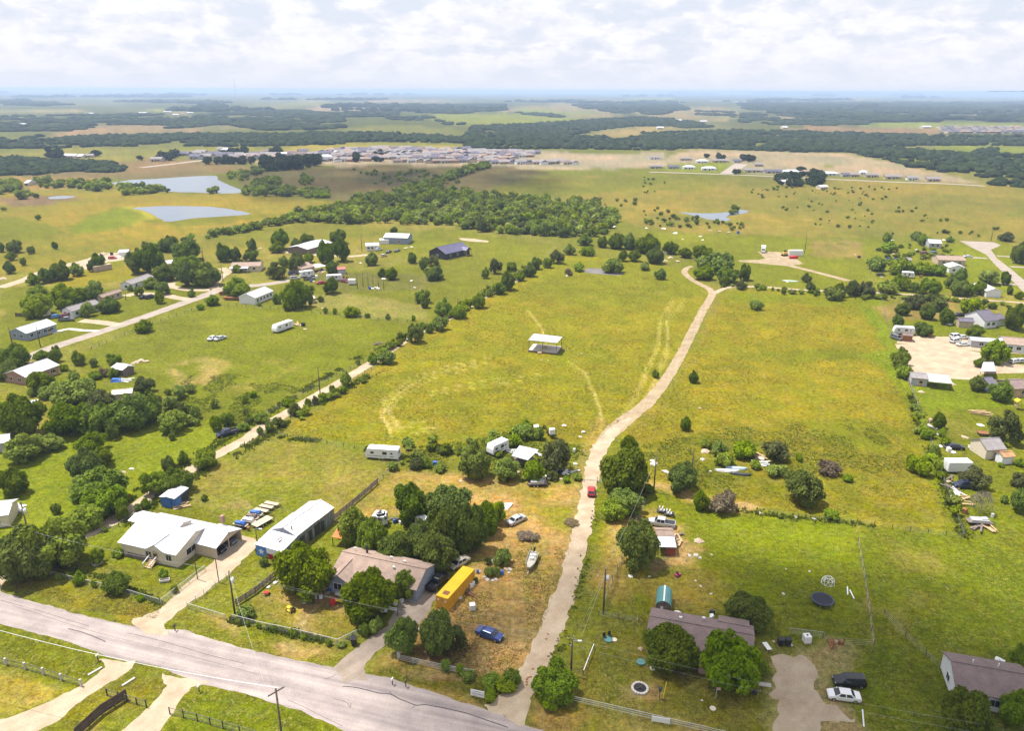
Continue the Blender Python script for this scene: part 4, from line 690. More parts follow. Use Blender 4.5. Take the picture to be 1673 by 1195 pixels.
trees('B4', 'tree at the head of the long yellow field', 'trees at the head of the yellow field', 'oak', [(1183, 95, 1292, 167, 'elm'), (1318, 110, 1392, 182), (1393, 95, 1500, 190), (1490, 90, 1592, 195, 'elm'), (1463, 205, 1532, 277), (1528, 205, 1622, 277)])
trees('B5', 'tree at the end of the farm track', 'trees at the end of the farm track', 'oak', [(148, 115, 312, 192), (328, 140, 432, 217), (223, 180, 337, 277), (433, 180, 522, 242), (518, 170, 662, 257), (278, 315, 357, 382, 'elm'), (538, 300, 667, 377, 'elm'), (683, 300, 822, 402, 'elm'), (698, 365, 757, 422), (823, 288, 907, 387), (530, 258, 680, 310, 'limeshrub'), (600, 262, 810, 300, 'shrub'), (0, 90, 80, 178), (70, 98, 160, 175, 'elm')])
trees('B5', 'grey-green scrub tree on the sandy track to the right', 'scrub trees on the sandy track', 'olive', [(1258, 405, 1327, 468, 'oak'), (1230, 345, 1302, 402), (1458, 420, 1522, 502), (1523, 395, 1612, 492), (1608, 400, 1680, 485), (800, 400, 870, 455, 'oliveshrub')])
trees('B6', 'tree of the scrub belt between the sandy track and the right-hand houses', 'trees of the right-hand scrub belt', 'elm', [(428, 440, 540, 560), (500, 460, 602, 570), (588, 500, 652, 592), (658, 480, 832, 602), (868, 400, 960, 590), (930, 390, 1055, 510), (920, 490, 1060, 610), (1030, 520, 1120, 610), (1100, 500, 1202, 602), (318, 490, 482, 602, 'limeshrub'), (58, 490, 192, 602, 'olive'), (188, 500, 302, 622, 'olive'), (-40, 510, 60, 620, 'oak')])
trees('B6', 'tree on the far-right house lots', 'trees on the far-right lots', 'oak', [(468, 670, 582, 768), (668, 685, 792, 802), (753, 650, 827, 742), (818, 720, 947, 842), (433, 770, 537, 862), (613, 835, 767, 932), (1048, 860, 1187, 947), (998, 630, 1172, 762, 'lime'), (1363, 690, 1540, 885), (1420, 180, 1580, 345), (1148, 410, 1312, 512, 'lime'), (1318, 420, 1402, 522), (1368, 540, 1422, 602), (1180, 985, 1395, 1160, 'pecan'), (1108, 1120, 1192, 1195, 'elm'), (440, 1040, 577, 1195, 'elm'), (470, 1150, 560, 1240, 'elm'), (1140, 640, 1200, 700), (1220, 670, 1290, 720), (1440, 580, 1509, 640)])
trees('B6', 'bush near the houses at the end of the right-hand street', 'bushes at the end of the right-hand street', 'shrub', [(353, 100, 432, 190), (598, 90, 682, 172), (640, 110, 750, 200), (878, 130, 942, 182), (343, 185, 482, 252, 'limeshrub'), (1310, 100, 1432, 172, 'oliveshrub'), (230, 320, 400, 400, 'limeshrub'), (400, 340, 600, 420, 'limeshrub'), (600, 350, 760, 440, 'limeshrub'), (740, 370, 870, 450, 'shrub')])
trees('B6', 'bush in the weedy strip along the right-hand field edge', 'bushes of the field edge strip', 'limeshrub', [(-120, 560, 40, 640, 'shrub'), (520, 640, 700, 690, 'oliveshrub'), (700, 650, 900, 700, 'oliveshrub')])
trees('B7', 'low bush along the field fence', 'bushes along the right field fence', 'limeshrub', [(150, 35, 232, 145, 'shrub'), (165, 135, 255, 215), (395, 490, 445, 545), (410, 545, 470, 595), (250, 395, 320, 445), (300, 500, 350, 560), (340, 590, 390, 650), (380, 690, 430, 740), (470, 860, 510, 930), (755, 875, 800, 925, 'shrub'), (840, 665, 890, 715, 'shrub'), (735, 690, 775, 715)])
trees('B8', 'bush on the lane edge beside the long yellow field', 'bushes on the lane edge', 'shrub', [(715, 135, 815, 245, 'limeshrub'), (635, 225, 690, 300), (560, 290, 640, 345), (450, 320, 505, 400), (285, 330, 385, 400), (330, 365, 430, 470, 'oliveshrub'), (205, 475, 255, 530), (150, 510, 220, 590), (90, 525, 145, 635), (930, 0, 1010, 75), (1000, -30, 1160, 70), (840, 30, 880, 80), (500, 310, 560, 380, 'oliveshrub'), (0, 270, 25, 330), (30, 280, 85, 325), (0, 450, 60, 520), (60, 440, 180, 520)])
trees('B3', 'shrub in the rough ground by the green field', 'shrubs in the rough ground', 'limeshrub', [(1060, 265, 1160, 360), (1110, 200, 1225, 290), (1140, 310, 1240, 400, 'olive'), (1240, 330, 1310, 430), (1440, 375, 1530, 465, 'shrub'), (1540, 440, 1620, 500, 'shrub'), (960, 265, 1060, 350, 'olive'), (1580, 345, 1625, 400), (1570, 255, 1620, 320), (1625, 240, 1670, 275, 'shrub'), (180, 210, 250, 275), (250, 220, 370, 280, 'shrub'), (575, 110, 650, 165, 'shrub'), (640, 85, 710, 150, 'brush'), (700, 85, 770, 150, 'shrub'), (380, 60, 445, 110, 'shrub')])
trees('A1', 'small shrub by the wire fence of the white-roofed house', 'shrubs along the wire fence', 'shrub', [(308, 437, 338, 492), (345, 440, 400, 512), (425, 483, 456, 522), (262, 452, 292, 488, 'limeshrub'), (800, 508, 836, 548, 'limeshrub'), (640, 550, 680, 585), (240, 125, 286, 178), (630, 118, 665, 172), (660, 90, 705, 158), (480, 225, 505, 265), (525, 335, 590, 378, 'limeshrub'), (370, 285, 405, 325), (945, 78, 975, 115)])
trees('A2', 'leafy hedge shrub grown through the pale-railed fence', 'hedge shrubs on the pale-railed fence', 'limeshrub', [(20, 830, 140, 925), (365, 985, 425, 1045, 'shrub'), (525, 1020, 555, 1080, 'shrub'), (820, 950, 900, 1040, 'shrub'), (880, 910, 985, 1015), (80, 930, 115, 975, 'shrub'), (20, 920, 55, 965), (150, 945, 190, 990), (250, 965, 290, 1010, 'shrub'), (440, 1020, 480, 1062), (600, 1050, 650, 1100), (680, 1070, 740, 1110)])
trees('A4', 'bush growing through the grey pipe rail', 'bushes through the pipe rail', 'limeshrub', [(662, 478, 738, 592), (768, 508, 832, 605), (800, 575, 905, 640, 'shrub')])
trees('A4', 'green weed bush behind the for-sale sign', 'weed bushes behind the sign', 'limeshrub', [(945, 590, 1090, 690), (1040, 620, 1180, 720), (1100, 565, 1225, 690, 'shrub'), (960, 690, 1060, 785), (1340, 740, 1480, 840)])
trees('A3', 'weed bush on the rubble heap near the boat', 'weed bushes on the rubble heap', 'limeshrub', [(690, 815, 805, 920), (640, 910, 735, 990), (575, 980, 605, 1025, 'shrub'), (640, 860, 690, 910, 'oliveshrub')])
trees('A3', 'weed bush in the scrap strip behind the grove', 'weed bushes of the scrap strip', 'limeshrub', [(130, 140, 215, 180), (170, 250, 260, 330, 'oliveshrub'), (235, 250, 320, 320), (330, 290, 410, 340), (400, 205, 430, 240), (490, 190, 600, 260, 'shrub'), (800, 60, 940, 130), (770, 120, 880, 180), (850, 30, 940, 75, 'shrub'), (640, 130, 740, 190), (940, 70, 1010, 150), (700, 215, 750, 255, 'shrub'), (1115, 365, 1165, 410), (1020, 330, 1100, 395, 'oliveshrub'), (1170, 345, 1240, 395)])
trees('A8', 'weed bush around the scrap in the right-hand field', 'weed bushes in the right-hand field', 'limeshrub', [(40, 490, 110, 530, 'shrub'), (95, 495, 185, 570, 'shrub'), (120, 560, 220, 620), (360, 490, 500, 600, 'oliveshrub'), (290, 590, 350, 640), (380, 610, 480, 680), (760, 668, 812, 702, 'shrub'), (640, 605, 750, 665, 'brush'), (200, 510, 330, 570), (660, 840, 740, 890), (80, 780, 240, 840, 'brush'), (8, 742, 85, 840, 'shrub'), (520, 560, 560, 600)])
trees('B4', 'weed patch by the gravel pad at the head of the field', 'weeds by the gravel pad', 'limeshrub', [(1600, 285, 1690, 340), (1150, 300, 1240, 340), (1350, 300, 1500, 330), (1200, 195, 1300, 230)])
# ------------------------------------------------------------------ woods that read as one mass (stuff)
def in_poly(P, n, rs, sp=None):
    xs, ys = [p.x for p in P], [p.y for p in P]; out_ = np.zeros((0, 2)); PP = [(p.x, p.y) for p in P]
    A = abs(sum(PP[i][0]*PP[(i+1) % len(PP)][1]-PP[(i+1) % len(PP)][0]*PP[i][1] for i in range(len(PP))))/2
    if sp: n = max(3, int(A/(sp*sp)))
    bb = max(1.0, (max(xs)-min(xs))*(max(ys)-min(ys)))
    q = np.stack([rs.uniform(min(xs), max(xs), int(n*bb/A*1.15)+8), rs.uniform(min(ys), max(ys), int(n*bb/A*1.15)+8)], 1)
    return q[polydist(PP, q[:, 0], q[:, 1]) > 0][:n]
def merge(name, tmpl, pos, r, h, M, rs, label, cat, thin=None):
    Vs, Ts, Qs, tn = [], [], [], []; off = 0; N = len(pos); which = rs.integers(0, len(tmpl), N)
    for w in range(len(tmpl)):
        V, T, Q = tmpl[w]; ii = np.nonzero(which == w)[0]; n = len(ii)
        if not n: continue
        a = rs.uniform(0, 6.28, n); ca_, sa = np.cos(a), np.sin(a); x = V[None, :, 0]*r[ii, None]; y = V[None, :, 1]*r[ii, None]
        out_ = np.stack([x*ca_[:, None]-y*sa[:, None]+pos[ii, 0, None], x*sa[:, None]+y*ca_[:, None]+pos[ii, 1, None], V[None, :, 2]*h[ii, None]+0*x], -1).reshape(-1, 3)
        k = (np.arange(n)*len(V)+off)[:, None, None]; Vs.append(out_); off += n*len(V)
        if len(T): Ts.append((T[None]+k).reshape(-1, 3))
        if len(Q): Qs.append((Q[None]+k).reshape(-1, 4))
        tn.append(np.repeat(rs.random(n), len(V)))
    me = arr_mesh(name, np.concatenate(Vs), np.concatenate(Ts) if Ts else np.zeros((0, 3), int), np.concatenate(Qs) if Qs else np.zeros((0, 4), int), M, np.concatenate(tn))
    return tag(link(name, me), label, cat, kind='stuff')
WT = []
for i in range(6):
    V, T, Q = crown_arrays(500+i, 5, 85, .21, .5, .5, lob=(.42, .62), core=.8, spread=.5); WT.append((V, T[:5*80], Q))
def dome(seed):
    g = np.random.default_rng(seed); V = [[0, 0, 1+.1*g.normal()]]; n = 7
    for zz, rr_ in ((.82, .55), (.45, .98), (.0, .8)):
        for k in range(n): a = 2*math.pi*(k+.5*(zz == .45))/n; q = rr_*(1+.2*g.normal()); V.append([q*math.cos(a), q*math.sin(a), max(0, zz*(1+.13*g.normal()))])
    T = [(0, 1+k, 1+(k+1) % n) for k in range(n)]; Q = [(1+l*n+k, 1+(l+1)*n+k, 1+(l+1)*n+(k+1) % n, 1+l*n+(k+1) % n) for l in range(2) for k in range(n)]
    return np.array(V), np.array(T), np.array(Q)
DT = [dome(i) for i in range(8)]
rs = np.random.default_rng(5)
mw = ZZ('C2', [(-60, 625), (60, 610), (250, 545), (430, 520), (600, 515), (840, 535), (1000, 545), (1130, 562), (1300, 570), (1390, 592), (1425, 640), (1360, 705), (1280, 725), (1000, 712), (760, 690), (560, 665), (300, 660), (60, 655), (-80, 650)])
q = in_poly(mw, 0, rs, 5.6); r = rs.uniform(1.8, 4.2, len(q)); h = r*rs.uniform(1.3, 2.0, len(q))
near = np.argsort(np.hypot(q[:, 0], q[:, 1]))[:70]
for i in near[::2]: put_tree(rng.choice(('elm', 'elm', 'oak', 'lime', 'olive')), q[i], r[i]*2.2, h[i]*1.1, 'tree at the near edge of the wood behind the navy house', 'edge trees of the wood')
keep = np.ones(len(q), bool); keep[near[::2]] = False
merge('wood', WT, q[keep], r[keep], h[keep], 'wood_leaf', rs, 'green wood of mixed trees behind the navy house and long field', 'wood')
def belt(zm, pts, sp, r0, r1, asp=(1.1, 1.7)):
    q = in_poly(ZZ(zm, pts), 0, rs, sp)
    if sp > 8: q = q[fbm(q[:, 0]/(sp*6), q[:, 1]/(sp*6), 71, 4) > (.37 if sp < 13 else .47)]
    r = rs.uniform(r0, r1, len(q)); return q, r, r*rs.uniform(*asp, len(q))
def grow(name, label, cat, T, M, belts):
    B = [belt(*b) for b in belts]; q, r, h = (np.concatenate([b[i] for b in B]) for i in range(3)); print(name, len(q)); return merge(name, T, q, r, h, M, rs, label, cat)
grow('hedgerow', 'bushy hedgerow running from the far-left pasture up to the wood', 'hedgerow', WT, 'wood_leaf', [
    ('F', [(225, 412), (300, 395), (330, 385), (300, 400), (240, 420)], 3.6, 1.8, 3.0), ('F', [(330, 385), (400, 372), (470, 358), (560, 352), (560, 360), (480, 366), (400, 380), (340, 391)], 4.2, 2, 3.4), ('F', [(470, 358), (500, 350), (560, 340), (600, 332), (610, 350), (540, 358)], 5, 2, 4)])
grow('treeline', 'dark line of trees running from the wood up to the subdivision', 'trees', WT, 'wood_leaf', [('C2', [(415, 530), (450, 505), (530, 480), (610, 455), (700, 420), (780, 398), (830, 392), (830, 405), (720, 440), (620, 475), (600, 520), (520, 525), (440, 540)], 6, 3, 5.5),
    ('C2', [(210, 545), (250, 528), (240, 548)], 5, 2.5, 4), ('C2', [(0, 515), (90, 512), (105, 535), (40, 545), (0, 540)], 5, 2, 3.5)])
grow('pond_trees', 'trees and scrub on the banks of the far ponds', 'trees', WT, 'wood_leaf', [('C1', p, 6.5, 2.4, 4.6) for p in (
    [(-100, 495), (90, 500), (100, 545), (0, 562), (-100, 562)], [(150, 500), (230, 492), (280, 512), (500, 500), (550, 530), (480, 555), (350, 530), (190, 532)], [(580, 530), (620, 520), (720, 530), (840, 548), (800, 556), (610, 566)], [(975, 548), (1060, 545), (1070, 558), (980, 558)],
    [(1175, 560), (1190, 535), (1270, 500), (1360, 480), (1390, 540), (1400, 565), (1240, 575)], [(1350, 570), (1370, 545), (1600, 548), (1605, 580), (1460, 576)], [(1090, 480), (1130, 470), (1150, 490)], [(1165, 495), (1175, 460), (1205, 455), (1210, 495)], [(1230, 470), (1240, 435), (1280, 435), (1282, 475)], [(1460, 515), (1480, 480), (1530, 490), (1520, 520)], [(80, 590), (100, 560), (230, 570), (140, 590)])])
grow('town_trees', 'trees standing among the far subdivision and farmsteads', 'trees', WT, 'far_leaf', [('C1', p, 9, 3.5, 6.5) for p in ([(215, 385), (240, 360), (310, 362), (305, 388)], [(455, 380), (470, 360), (485, 380)], [(660, 415), (680, 388), (708, 415)], [(750, 410), (760, 370), (860, 370), (855, 400)], [(1270, 450), (1280, 400), (1380, 395), (1560, 390), (1560, 425), (1400, 450)], [(1000, 415), (1080, 400), (1240, 405), (1250, 415)], [(1090, 370), (1200, 345), (1200, 365)], [(1310, 375), (1350, 335), (1370, 365)])]
    + [('C2', p, 10, 3, 6) for p in ([(0, 395), (0, 360), (60, 365), (60, 392)], [(310, 378), (320, 335), (370, 345), (370, 380)], [(215, 378), (230, 355), (290, 360), (300, 378)], [(410, 355), (420, 340), (450, 345), (440, 356)])] + [('D6', p, 6, 2.5, 5) for p in ([(620, 195), (630, 145), (660, 145), (660, 190)], [(680, 195), (690, 140), (730, 150), (740, 195)], [(725, 140), (730, 115), (760, 120), (755, 145)], [(770, 195), (780, 130), (850, 125), (845, 180), (800, 200)], [(440, 70), (470, 55), (515, 60), (510, 75)], [(270, 55), (280, 40), (295, 55)], [(335, 60), (350, 42), (362, 60)], [(410, 135), (440, 120), (440, 135)])])
grow('scrub', 'brushy scrub scattered over the brown pasture before the subdivision', 'scrub', WT, 'wood_leaf', [('C2', [(40, 440), (220, 405), (560, 410), (600, 440), (430, 480), (220, 480), (60, 470)], 17, 1.5, 3.6), ('C2', [(60, 410), (200, 400), (210, 412), (80, 416)], 14, 2, 3.5), ('C2', [(600, 480), (760, 420), (1000, 410), (1230, 420), (1100, 460), (800, 480)], 19, 1.4, 3.0), ('C2', [(840, 400), (1150, 395), (1160, 420), (900, 420)], 18, 2, 4), ('C1', [(1400, 500), (1500, 470), (1673, 480), (1673, 530), (1450, 540)], 18, 1.5, 3.2)])
grow('field_bushes', 'small bushes dotted over the wide far pasture', 'bushes', WT, 'weed_leaf', [('C3', [(480, 470), (800, 470), (1673, 480), (1673, 670), (600, 660), (420, 600)], 13, .4, 1.7), ('C3', [(0, 430), (350, 420), (330, 480), (0, 520)], 17, .9, 2.2), ('C3', [(0, 640), (90, 600), (500, 640), (480, 665), (100, 660)], 9, .9, 2.4), ('C2', [(1150, 560), (1400, 520), (1673, 600), (1673, 680), (1450, 650)], 16, .8, 2.4), ('C1', [(0, 620), (250, 610), (250, 720), (0, 720)], 40, 1.5, 3), ('C3', [(380, 590), (395, 570), (412, 575), (408, 598)], 4, 1.5, 3), ('B6', [(230, 200), (1000, 180), (1509, 160), (1509, 60), (300, 120)], 9, .8, 2.0), ('F', [(1420, 402), (1560, 398), (1560, 425), (1450, 430)], 6, .8, 1.8)])
# ---- far belts
FB = [('C1', [(-200, 290), (150, 300), (450, 278), (700, 272), (1000, 266), (1673, 270), (1673, 318), (1200, 328), (900, 325), (570, 326), (300, 335), (-200, 342)], 17), ('C1', [(-200, 185), (300, 175), (700, 170), (1000, 175), (1200, 152), (1450, 150), (1673, 165), (1673, 235), (1300, 250), (1100, 222), (850, 240), (600, 226), (440, 240), (250, 265), (150, 290), (-200, 285)], 30), ('C1', [(-200, 390), (80, 380), (250, 395), (400, 395), (560, 412), (640, 440), (560, 455), (350, 450), (200, 465), (-200, 478)], 12),
    ('C2', [(0, 245), (300, 245), (560, 255), (720, 268), (760, 215), (1000, 205), (1300, 186), (1500, 172), (1673, 180), (1673, 212), (1480, 214), (1330, 233), (1180, 260), (1400, 268), (1490, 264), (1673, 240), (1673, 322), (1100, 316), (900, 320), (740, 312), (720, 292), (600, 288), (300, 284), (0, 290)], 18), ('C2', [(380, 186), (600, 190), (750, 205), (640, 210), (580, 172), (350, 165)], 28), ('C2', [(350, 118), (900, 112), (910, 140), (700, 156), (450, 150), (340, 140)], 40), ('C2', [(960, 150), (1130, 158), (1200, 178), (1000, 160)], 28), ('C2', [(1200, 110), (1600, 115), (1450, 158), (1250, 130)], 40), ('C2', [(0, 160), (300, 145), (420, 150), (430, 165), (200, 178), (0, 185)], 36), ('C2', [(0, 205), (150, 195), (210, 200), (120, 225), (0, 235)], 30),
    ('C3', [(0, 235), (400, 225), (700, 230), (1000, 240), (1300, 250), (1900, 250), (1900, 292), (1220, 290), (1000, 300), (1200, 312), (1450, 332), (1900, 342), (1900, 490), (1673, 474), (1520, 465), (1490, 440), (1330, 410), (1150, 380), (1050, 350), (930, 335), (700, 320), (480, 312), (250, 302), (0, 310)], 17), ('C3', [(430, 145), (600, 150), (1000, 188), (960, 205), (550, 198), (430, 188)], 26), ('C3', [(0, 170), (200, 180), (330, 215), (200, 215), (0, 190)], 26), ('C3', [(230, 138), (400, 142), (400, 165), (240, 155)], 30), ('C3', [(420, 102), (1900, 100), (1900, 185), (1000, 188), (600, 150), (450, 130)], 62), ('C3', [(0, 100), (130, 96), (200, 130), (60, 158), (0, 150)], 50), ('C3', [(1450, 310), (1550, 305), (1550, 328), (1460, 328)], 14)]
grow('far_woods', 'dark wooded belts and creek bottoms across the far plain', 'woods', DT, 'far_leaf', [(z_, p, s*(.52 if s < 22 else .6), s*(.26 if s < 22 else .32), s*(.46 if s < 22 else .54), (.6, .95) if s < 22 else (.32, .5)) for z_, p, s in FB])
bl = []
for i in range(44):
    y = 153+rs.random()**1.6*34; x = rs.uniform(-150, 1820); w = rs.uniform(40, 320); t = rs.uniform(.7, 2.2)*(y-148)/22
    d = G(x, y).length; bl.append(('F', [(x-w/2, y), (x, y-t), (x+w/2, y-t*.3), (x+w*.2, y+t)], max(40, d*.011), max(14, d*.0046), max(20, d*.0072), (.55, .8) if d < 5000 else (.3, .5)))
grow('horizon_woods', 'thin blue tree belts lying along the horizon', 'woods', DT, 'far_leaf', bl)
# ------------------------------------------------------------------ far houses
HS = []
for i, (rf, wl) in enumerate((('grey_shingle', 'tan_siding'), ('plum_shingle', 'cream_siding'), ('grey_shingle', 'white_siding'), ('brown_shingle', 'brick'), ('slate_shingle', 'grey_siding'), ('grey_metal_roof', 'white_siding'), ('white_metal_roof', 'cream_siding'))):
    b = MB(); b.box((0, 0, .5*1.4), (.96, .92, 1.4)); e, rd = 1.36, 2.3
    if i % 2: b.add([(-.5, -.5, e), (.5, -.5, e), (.5, .5, e), (-.5, .5, e), (-.22, 0, rd), (.22, 0, rd)], [(0, 1, 5, 4), (1, 2, 5), (2, 3, 4, 5), (3, 0, 4), (0, 3, 2, 1)], 1)
    else: b.add([(-.5, -.5, e), (.5, -.5, e), (.5, .5, e), (-.5, .5, e), (-.5, 0, rd), (.5, 0, rd)], [(0, 1, 5, 4), (2, 3, 4, 5), (1, 2, 5), (3, 0, 4), (0, 3, 2, 1)], 1)
    b.box((-.25, -.47, .55), (.14, .06, .7), mi=2); b.box((.22, -.47, .75), (.16, .06, .45), mi=2); b.box((.02, -.47, .5), (.07, .06, 1.0), mi=2); HS.append(b.mesh('far_house', [wl, rf, 'glass']))
def far_house(p, w, d, hs, rz, me, label, group):
    o = tag(link('house', me, None, (p.x, p.y, 0), rz, (w, d, hs)), label, 'house', group); return o
for row, (y, x0, x1) in enumerate(((318, 300, 560), (324, 150, 760), (331, 70, 980), (338, 100, 1060), (346, 30, 1040), (354, 90, 1040), (363, 300, 960), (372, 60, 300), (377, 400, 900), (384, 860, 1240), (350, -420, 30), (362, -380, 20))):
    x = x0+rng.uniform(0, 20)
    while x < x1:
        p = Z('C2', x, y+rng.uniform(-2.5, 2.5)); w = rng.uniform(12, 17); far_house(p, w, rng.uniform(10, 13), rng.uniform(2.0, 2.7), rng.choice((.25, .25, 1.8))+rng.uniform(-.1, .1), HS[rng.choice((0, 0, 1, 2, 3, 4, 4, 2))], 'closely packed suburban house of the far subdivision', 'houses of the far subdivision')
        x += rng.uniform(27, 44)
for x, y in ((770, 400), (905, 372), (960, 368), (985, 365), (960, 388), (1010, 385), (1060, 372), (1110, 352), (1130, 400), (1170, 385), (1210, 380), (1250, 372), (1300, 360), (1380, 375), (1420, 365), (1480, 360), (1540, 370), (1590, 385), (1620, 365), (1650, 380), (1090, 350), (350, 382), (425, 380), (1150, 388), (1235, 385), (1350, 382)):
    far_house(Z('C1', x, y), rng.uniform(13, 18), 11, rng.uniform(2, 2.8), rng.uniform(-.3, .5), HS[rng.randrange(7)], 'roomy house on the tree-lined road left of the far subdivision', 'houses left of the far subdivision')
for x, y, w in ((30, 60, 60), (35, 105, 68), (120, 106, 60), (195, 108, 62), (292, 114, 74), (180, 66, 58), (260, 78, 62), (348, 76, 82), (432, 76, 40), (535, 95, 46), (510, 124, 92), (605, 128, 86), (692, 130, 86), (770, 131, 56), (880, 140, 86), (958, 145, 38), (1002, 146, 46), (1045, 134, 36), (1085, 148, 64), (1188, 156, 80), (1285, 162, 58), (1385, 168, 68)):
    p = Z('D6', x, y); far_house(p, w/2.9875/ppm(p), 6, 1.9, -.05, HS[rng.choice((2, 5, 0, 4, 3))], 'low manufactured house on the street below the sandy clearing', 'manufactured houses below the sandy clearing')
for x, y in ((690, 185), (660, 178), (845, 205)): far_house(Z('D6', x, y), 9, 7, 1.6, .3, HS[6], 'white-roofed farm building inside the walled clump of trees in the far pasture', 'buildings of the walled clump')
for row in range(4):
    for k in range(12):
        x = 1310+k*31+row*9+rng.uniform(-5, 5); far_house(Z('C3', x, 212+row*7.5), 15, 13, 2.6, .2, HS[rng.choice((0, 1, 3, 4))], 'brown-roofed house of the small estate far right beyond the woods', 'houses of the far-right estate')
for x, y, w in ((112, 222, 34), (820, 160, 40), (605, 80, 16), (860, 175, 30), (1050, 150, 44), (1250, 145, 36), (700, 165, 40), (930, 165, 30), (440, 168, 40), (150, 515, 20), (400, 382, 26)): p = Z('C1', x, y); far_house(p, w/2.9875/ppm(p), 14, 2.0, 0, HS[6], 'pale metal-roofed shed far across the plain', 'pale sheds on the far plain')  # one of these sheds stands in for a white water tower
for x, y, w in ((265, 188, 30), (345, 95, 90), (430, 100, 60), (75, 217, 30), (620, 215, 24), (160, 183, 20), (1540, 78, 260), (700, 82, 60), (1240, 213, 40), (815, 90, 70), (1320, 103, 70)): p = Z('C3', x, y); far_house(p, w/2.685/ppm(p), 20, 2.6, 0, HS[6], 'pale metal-roofed warehouse far across the plain', 'pale warehouses on the far plain')
b = MB(); p = G(387, 171)
b.cyl((0, 0, 0), (0, 0, 150), 1.1, .5, 5); b.bar((-6, 0, 148), (6, 0, 148), .6); tag(b.build('radio_mast', 'steel', loc=p), 'thin radio mast standing against the horizon', 'mast')
# ------------------------------------------------------------------ tall grass in the fields
def blades(seed):
    g = np.random.default_rng(seed); V, T = [], []
    for k in range(4):
        a = g.uniform(0, 6.28); w = g.uniform(.25, .5); x, y = g.uniform(-.5, .5, 2); o = len(V); V += [[x-w*math.cos(a), y-w*math.sin(a), 0], [x+w*math.cos(a), y+w*math.sin(a), 0], [x+g.uniform(-.6, .6), y+g.uniform(-.6, .6), g.uniform(.6, 1)]]; T.append((o, o+1, o+2))
    return np.array(V), np.array(T), np.zeros((0, 4), int)
BT = [blades(i) for i in range(10)]
def tall_grass(P, n, label, lo, hi, M, h0=.05, h1=.16):
    q = in_poly([G(*p) for p in P], n*3, rs); d = np.hypot(q[:, 0], q[:, 1]); nn = fbm(q[:, 0]/7, q[:, 1]/7, 90, 3); q = q[(nn > .45) & (rs.random(len(q)) < np.clip((170/d)**1.2, 0, 1))][:n]
    merge('tall_grass', BT, q, rs.uniform(lo, hi, len(q)), rs.uniform(h0, h1, len(q)), M, rs, label, 'grass')
tall_grass([(470, 712), (560, 645), (720, 540), (860, 450), (1100, 450), (1140, 490), (1060, 640), (985, 715), (900, 710), (760, 715), (640, 730)], 16000, 'tall yellowing grass of the long field left of the farm track', .2, .5, 'straw_blade')
tall_grass([(1190, 482), (1420, 492), (1465, 600), (1515, 740), (1555, 862), (1230, 822), (1060, 785), (1020, 715), (1090, 645)], 16000, 'tall yellowing grass of the field right of the farm track', .2, .5, 'straw_blade')
tall_grass([(1040, 730), (1180, 700), (1320, 690), (1430, 700), (1500, 760), (1300, 800), (1120, 800)], 3500, 'patchy green weeds in the lower part of the right-hand field', .25, .6, 'weed_leaf', .1, .25)
tall_grass([(610, 735), (760, 722), (850, 700), (960, 735), (950, 780), (800, 775), (640, 765)], 2500, 'rank green weeds along the scrap strip behind the grove', .3, .7, 'weed_leaf', .15, .35)
tall_grass([(250, 660), (330, 600), (520, 640), (440, 690), (360, 700)], 3000, 'rough green weeds beside the gravel lane', .25, .6, 'weed_leaf', .1, .25)
tall_grass([(10, 955), (80, 940), (265, 990), (255, 1012), (150, 1000)], 2500, 'verge grass between the road and the white-roofed house', .12, .3, 'straw_blade', .04, .1)
tall_grass([(720, 1000), (880, 880), (940, 880), (880, 1040), (800, 1130), (720, 1100)], 5000, 'dry stubble grass around the parked boat', .12, .3, 'straw_blade', .04, .1)
def strip(pts, w, n, label, M='weed_leaf', h0=.25, h1=.8, r0=.3, r1=.7):
    P = resample([G(*p) for p in pts], 1.0, False); i = rs.integers(0, len(P), n); q = np.array([(P[k].x, P[k].y) for k in i])+rs.normal(size=(n, 2))*w; q = q[fbm(q[:, 0]/5, q[:, 1]/5, 44, 2) > .42]
    merge('weeds', BT, q, rs.uniform(r0, r1, len(q)), rs.uniform(h0, h1, len(q)), M, rs, label, 'weeds')
strip([(380, 1015), (430, 1028), (500, 1042), (552, 1056), (584, 1040)], .35, 600, 'green weeds grown through the pale-railed fence'); strip([(208, 853), (314, 783), (424, 720), (524, 662), (608, 611)], .9, 1800, 'weeds along the right edge of the gravel lane'); strip([(212, 815), (308, 754), (397, 702), (497, 639), (587, 584)], .9, 1600, 'weeds along the left edge of the gravel lane')
strip([(460, 716), (530, 722), (600, 736), (660, 748)], .6, 900, 'weeds along the fence below the long yellow field'); strip([(1180, 828), (1270, 845), (1400, 856), (1570, 880)], .6, 380, 'weeds along the fence above the green lawn'); strip([(1490, 650), (1510, 700), (1540, 780), (1572, 875)], .8, 1300, 'weeds along the right side fence of the yellow field'); strip([(60, 910), (110, 925), (170, 945), (260, 986)], .4, 500, 'weeds along the chain-link fence of the white-roofed house', h1=.5); strip([(894, 1110), (923, 1040), (947, 960), (965, 890), (975, 840)], .5, 260, 'grass tufts along the right verge of the gravel drive', h0=.1, h1=.35)
def bushbelt(pts, w, n, label):
    P = resample([G(*p) for p in pts], 1.5, False); i = rs.integers(0, len(P), n); q = np.array([(P[k].x, P[k].y) for k in i])+rs.normal(size=(n, 2))*w; r = rs.uniform(.5, 1.7, n); merge('brushwood', WT, q, r, r*rs.uniform(1.1, 1.9, n), 'wood_leaf', rs, label, 'brush')
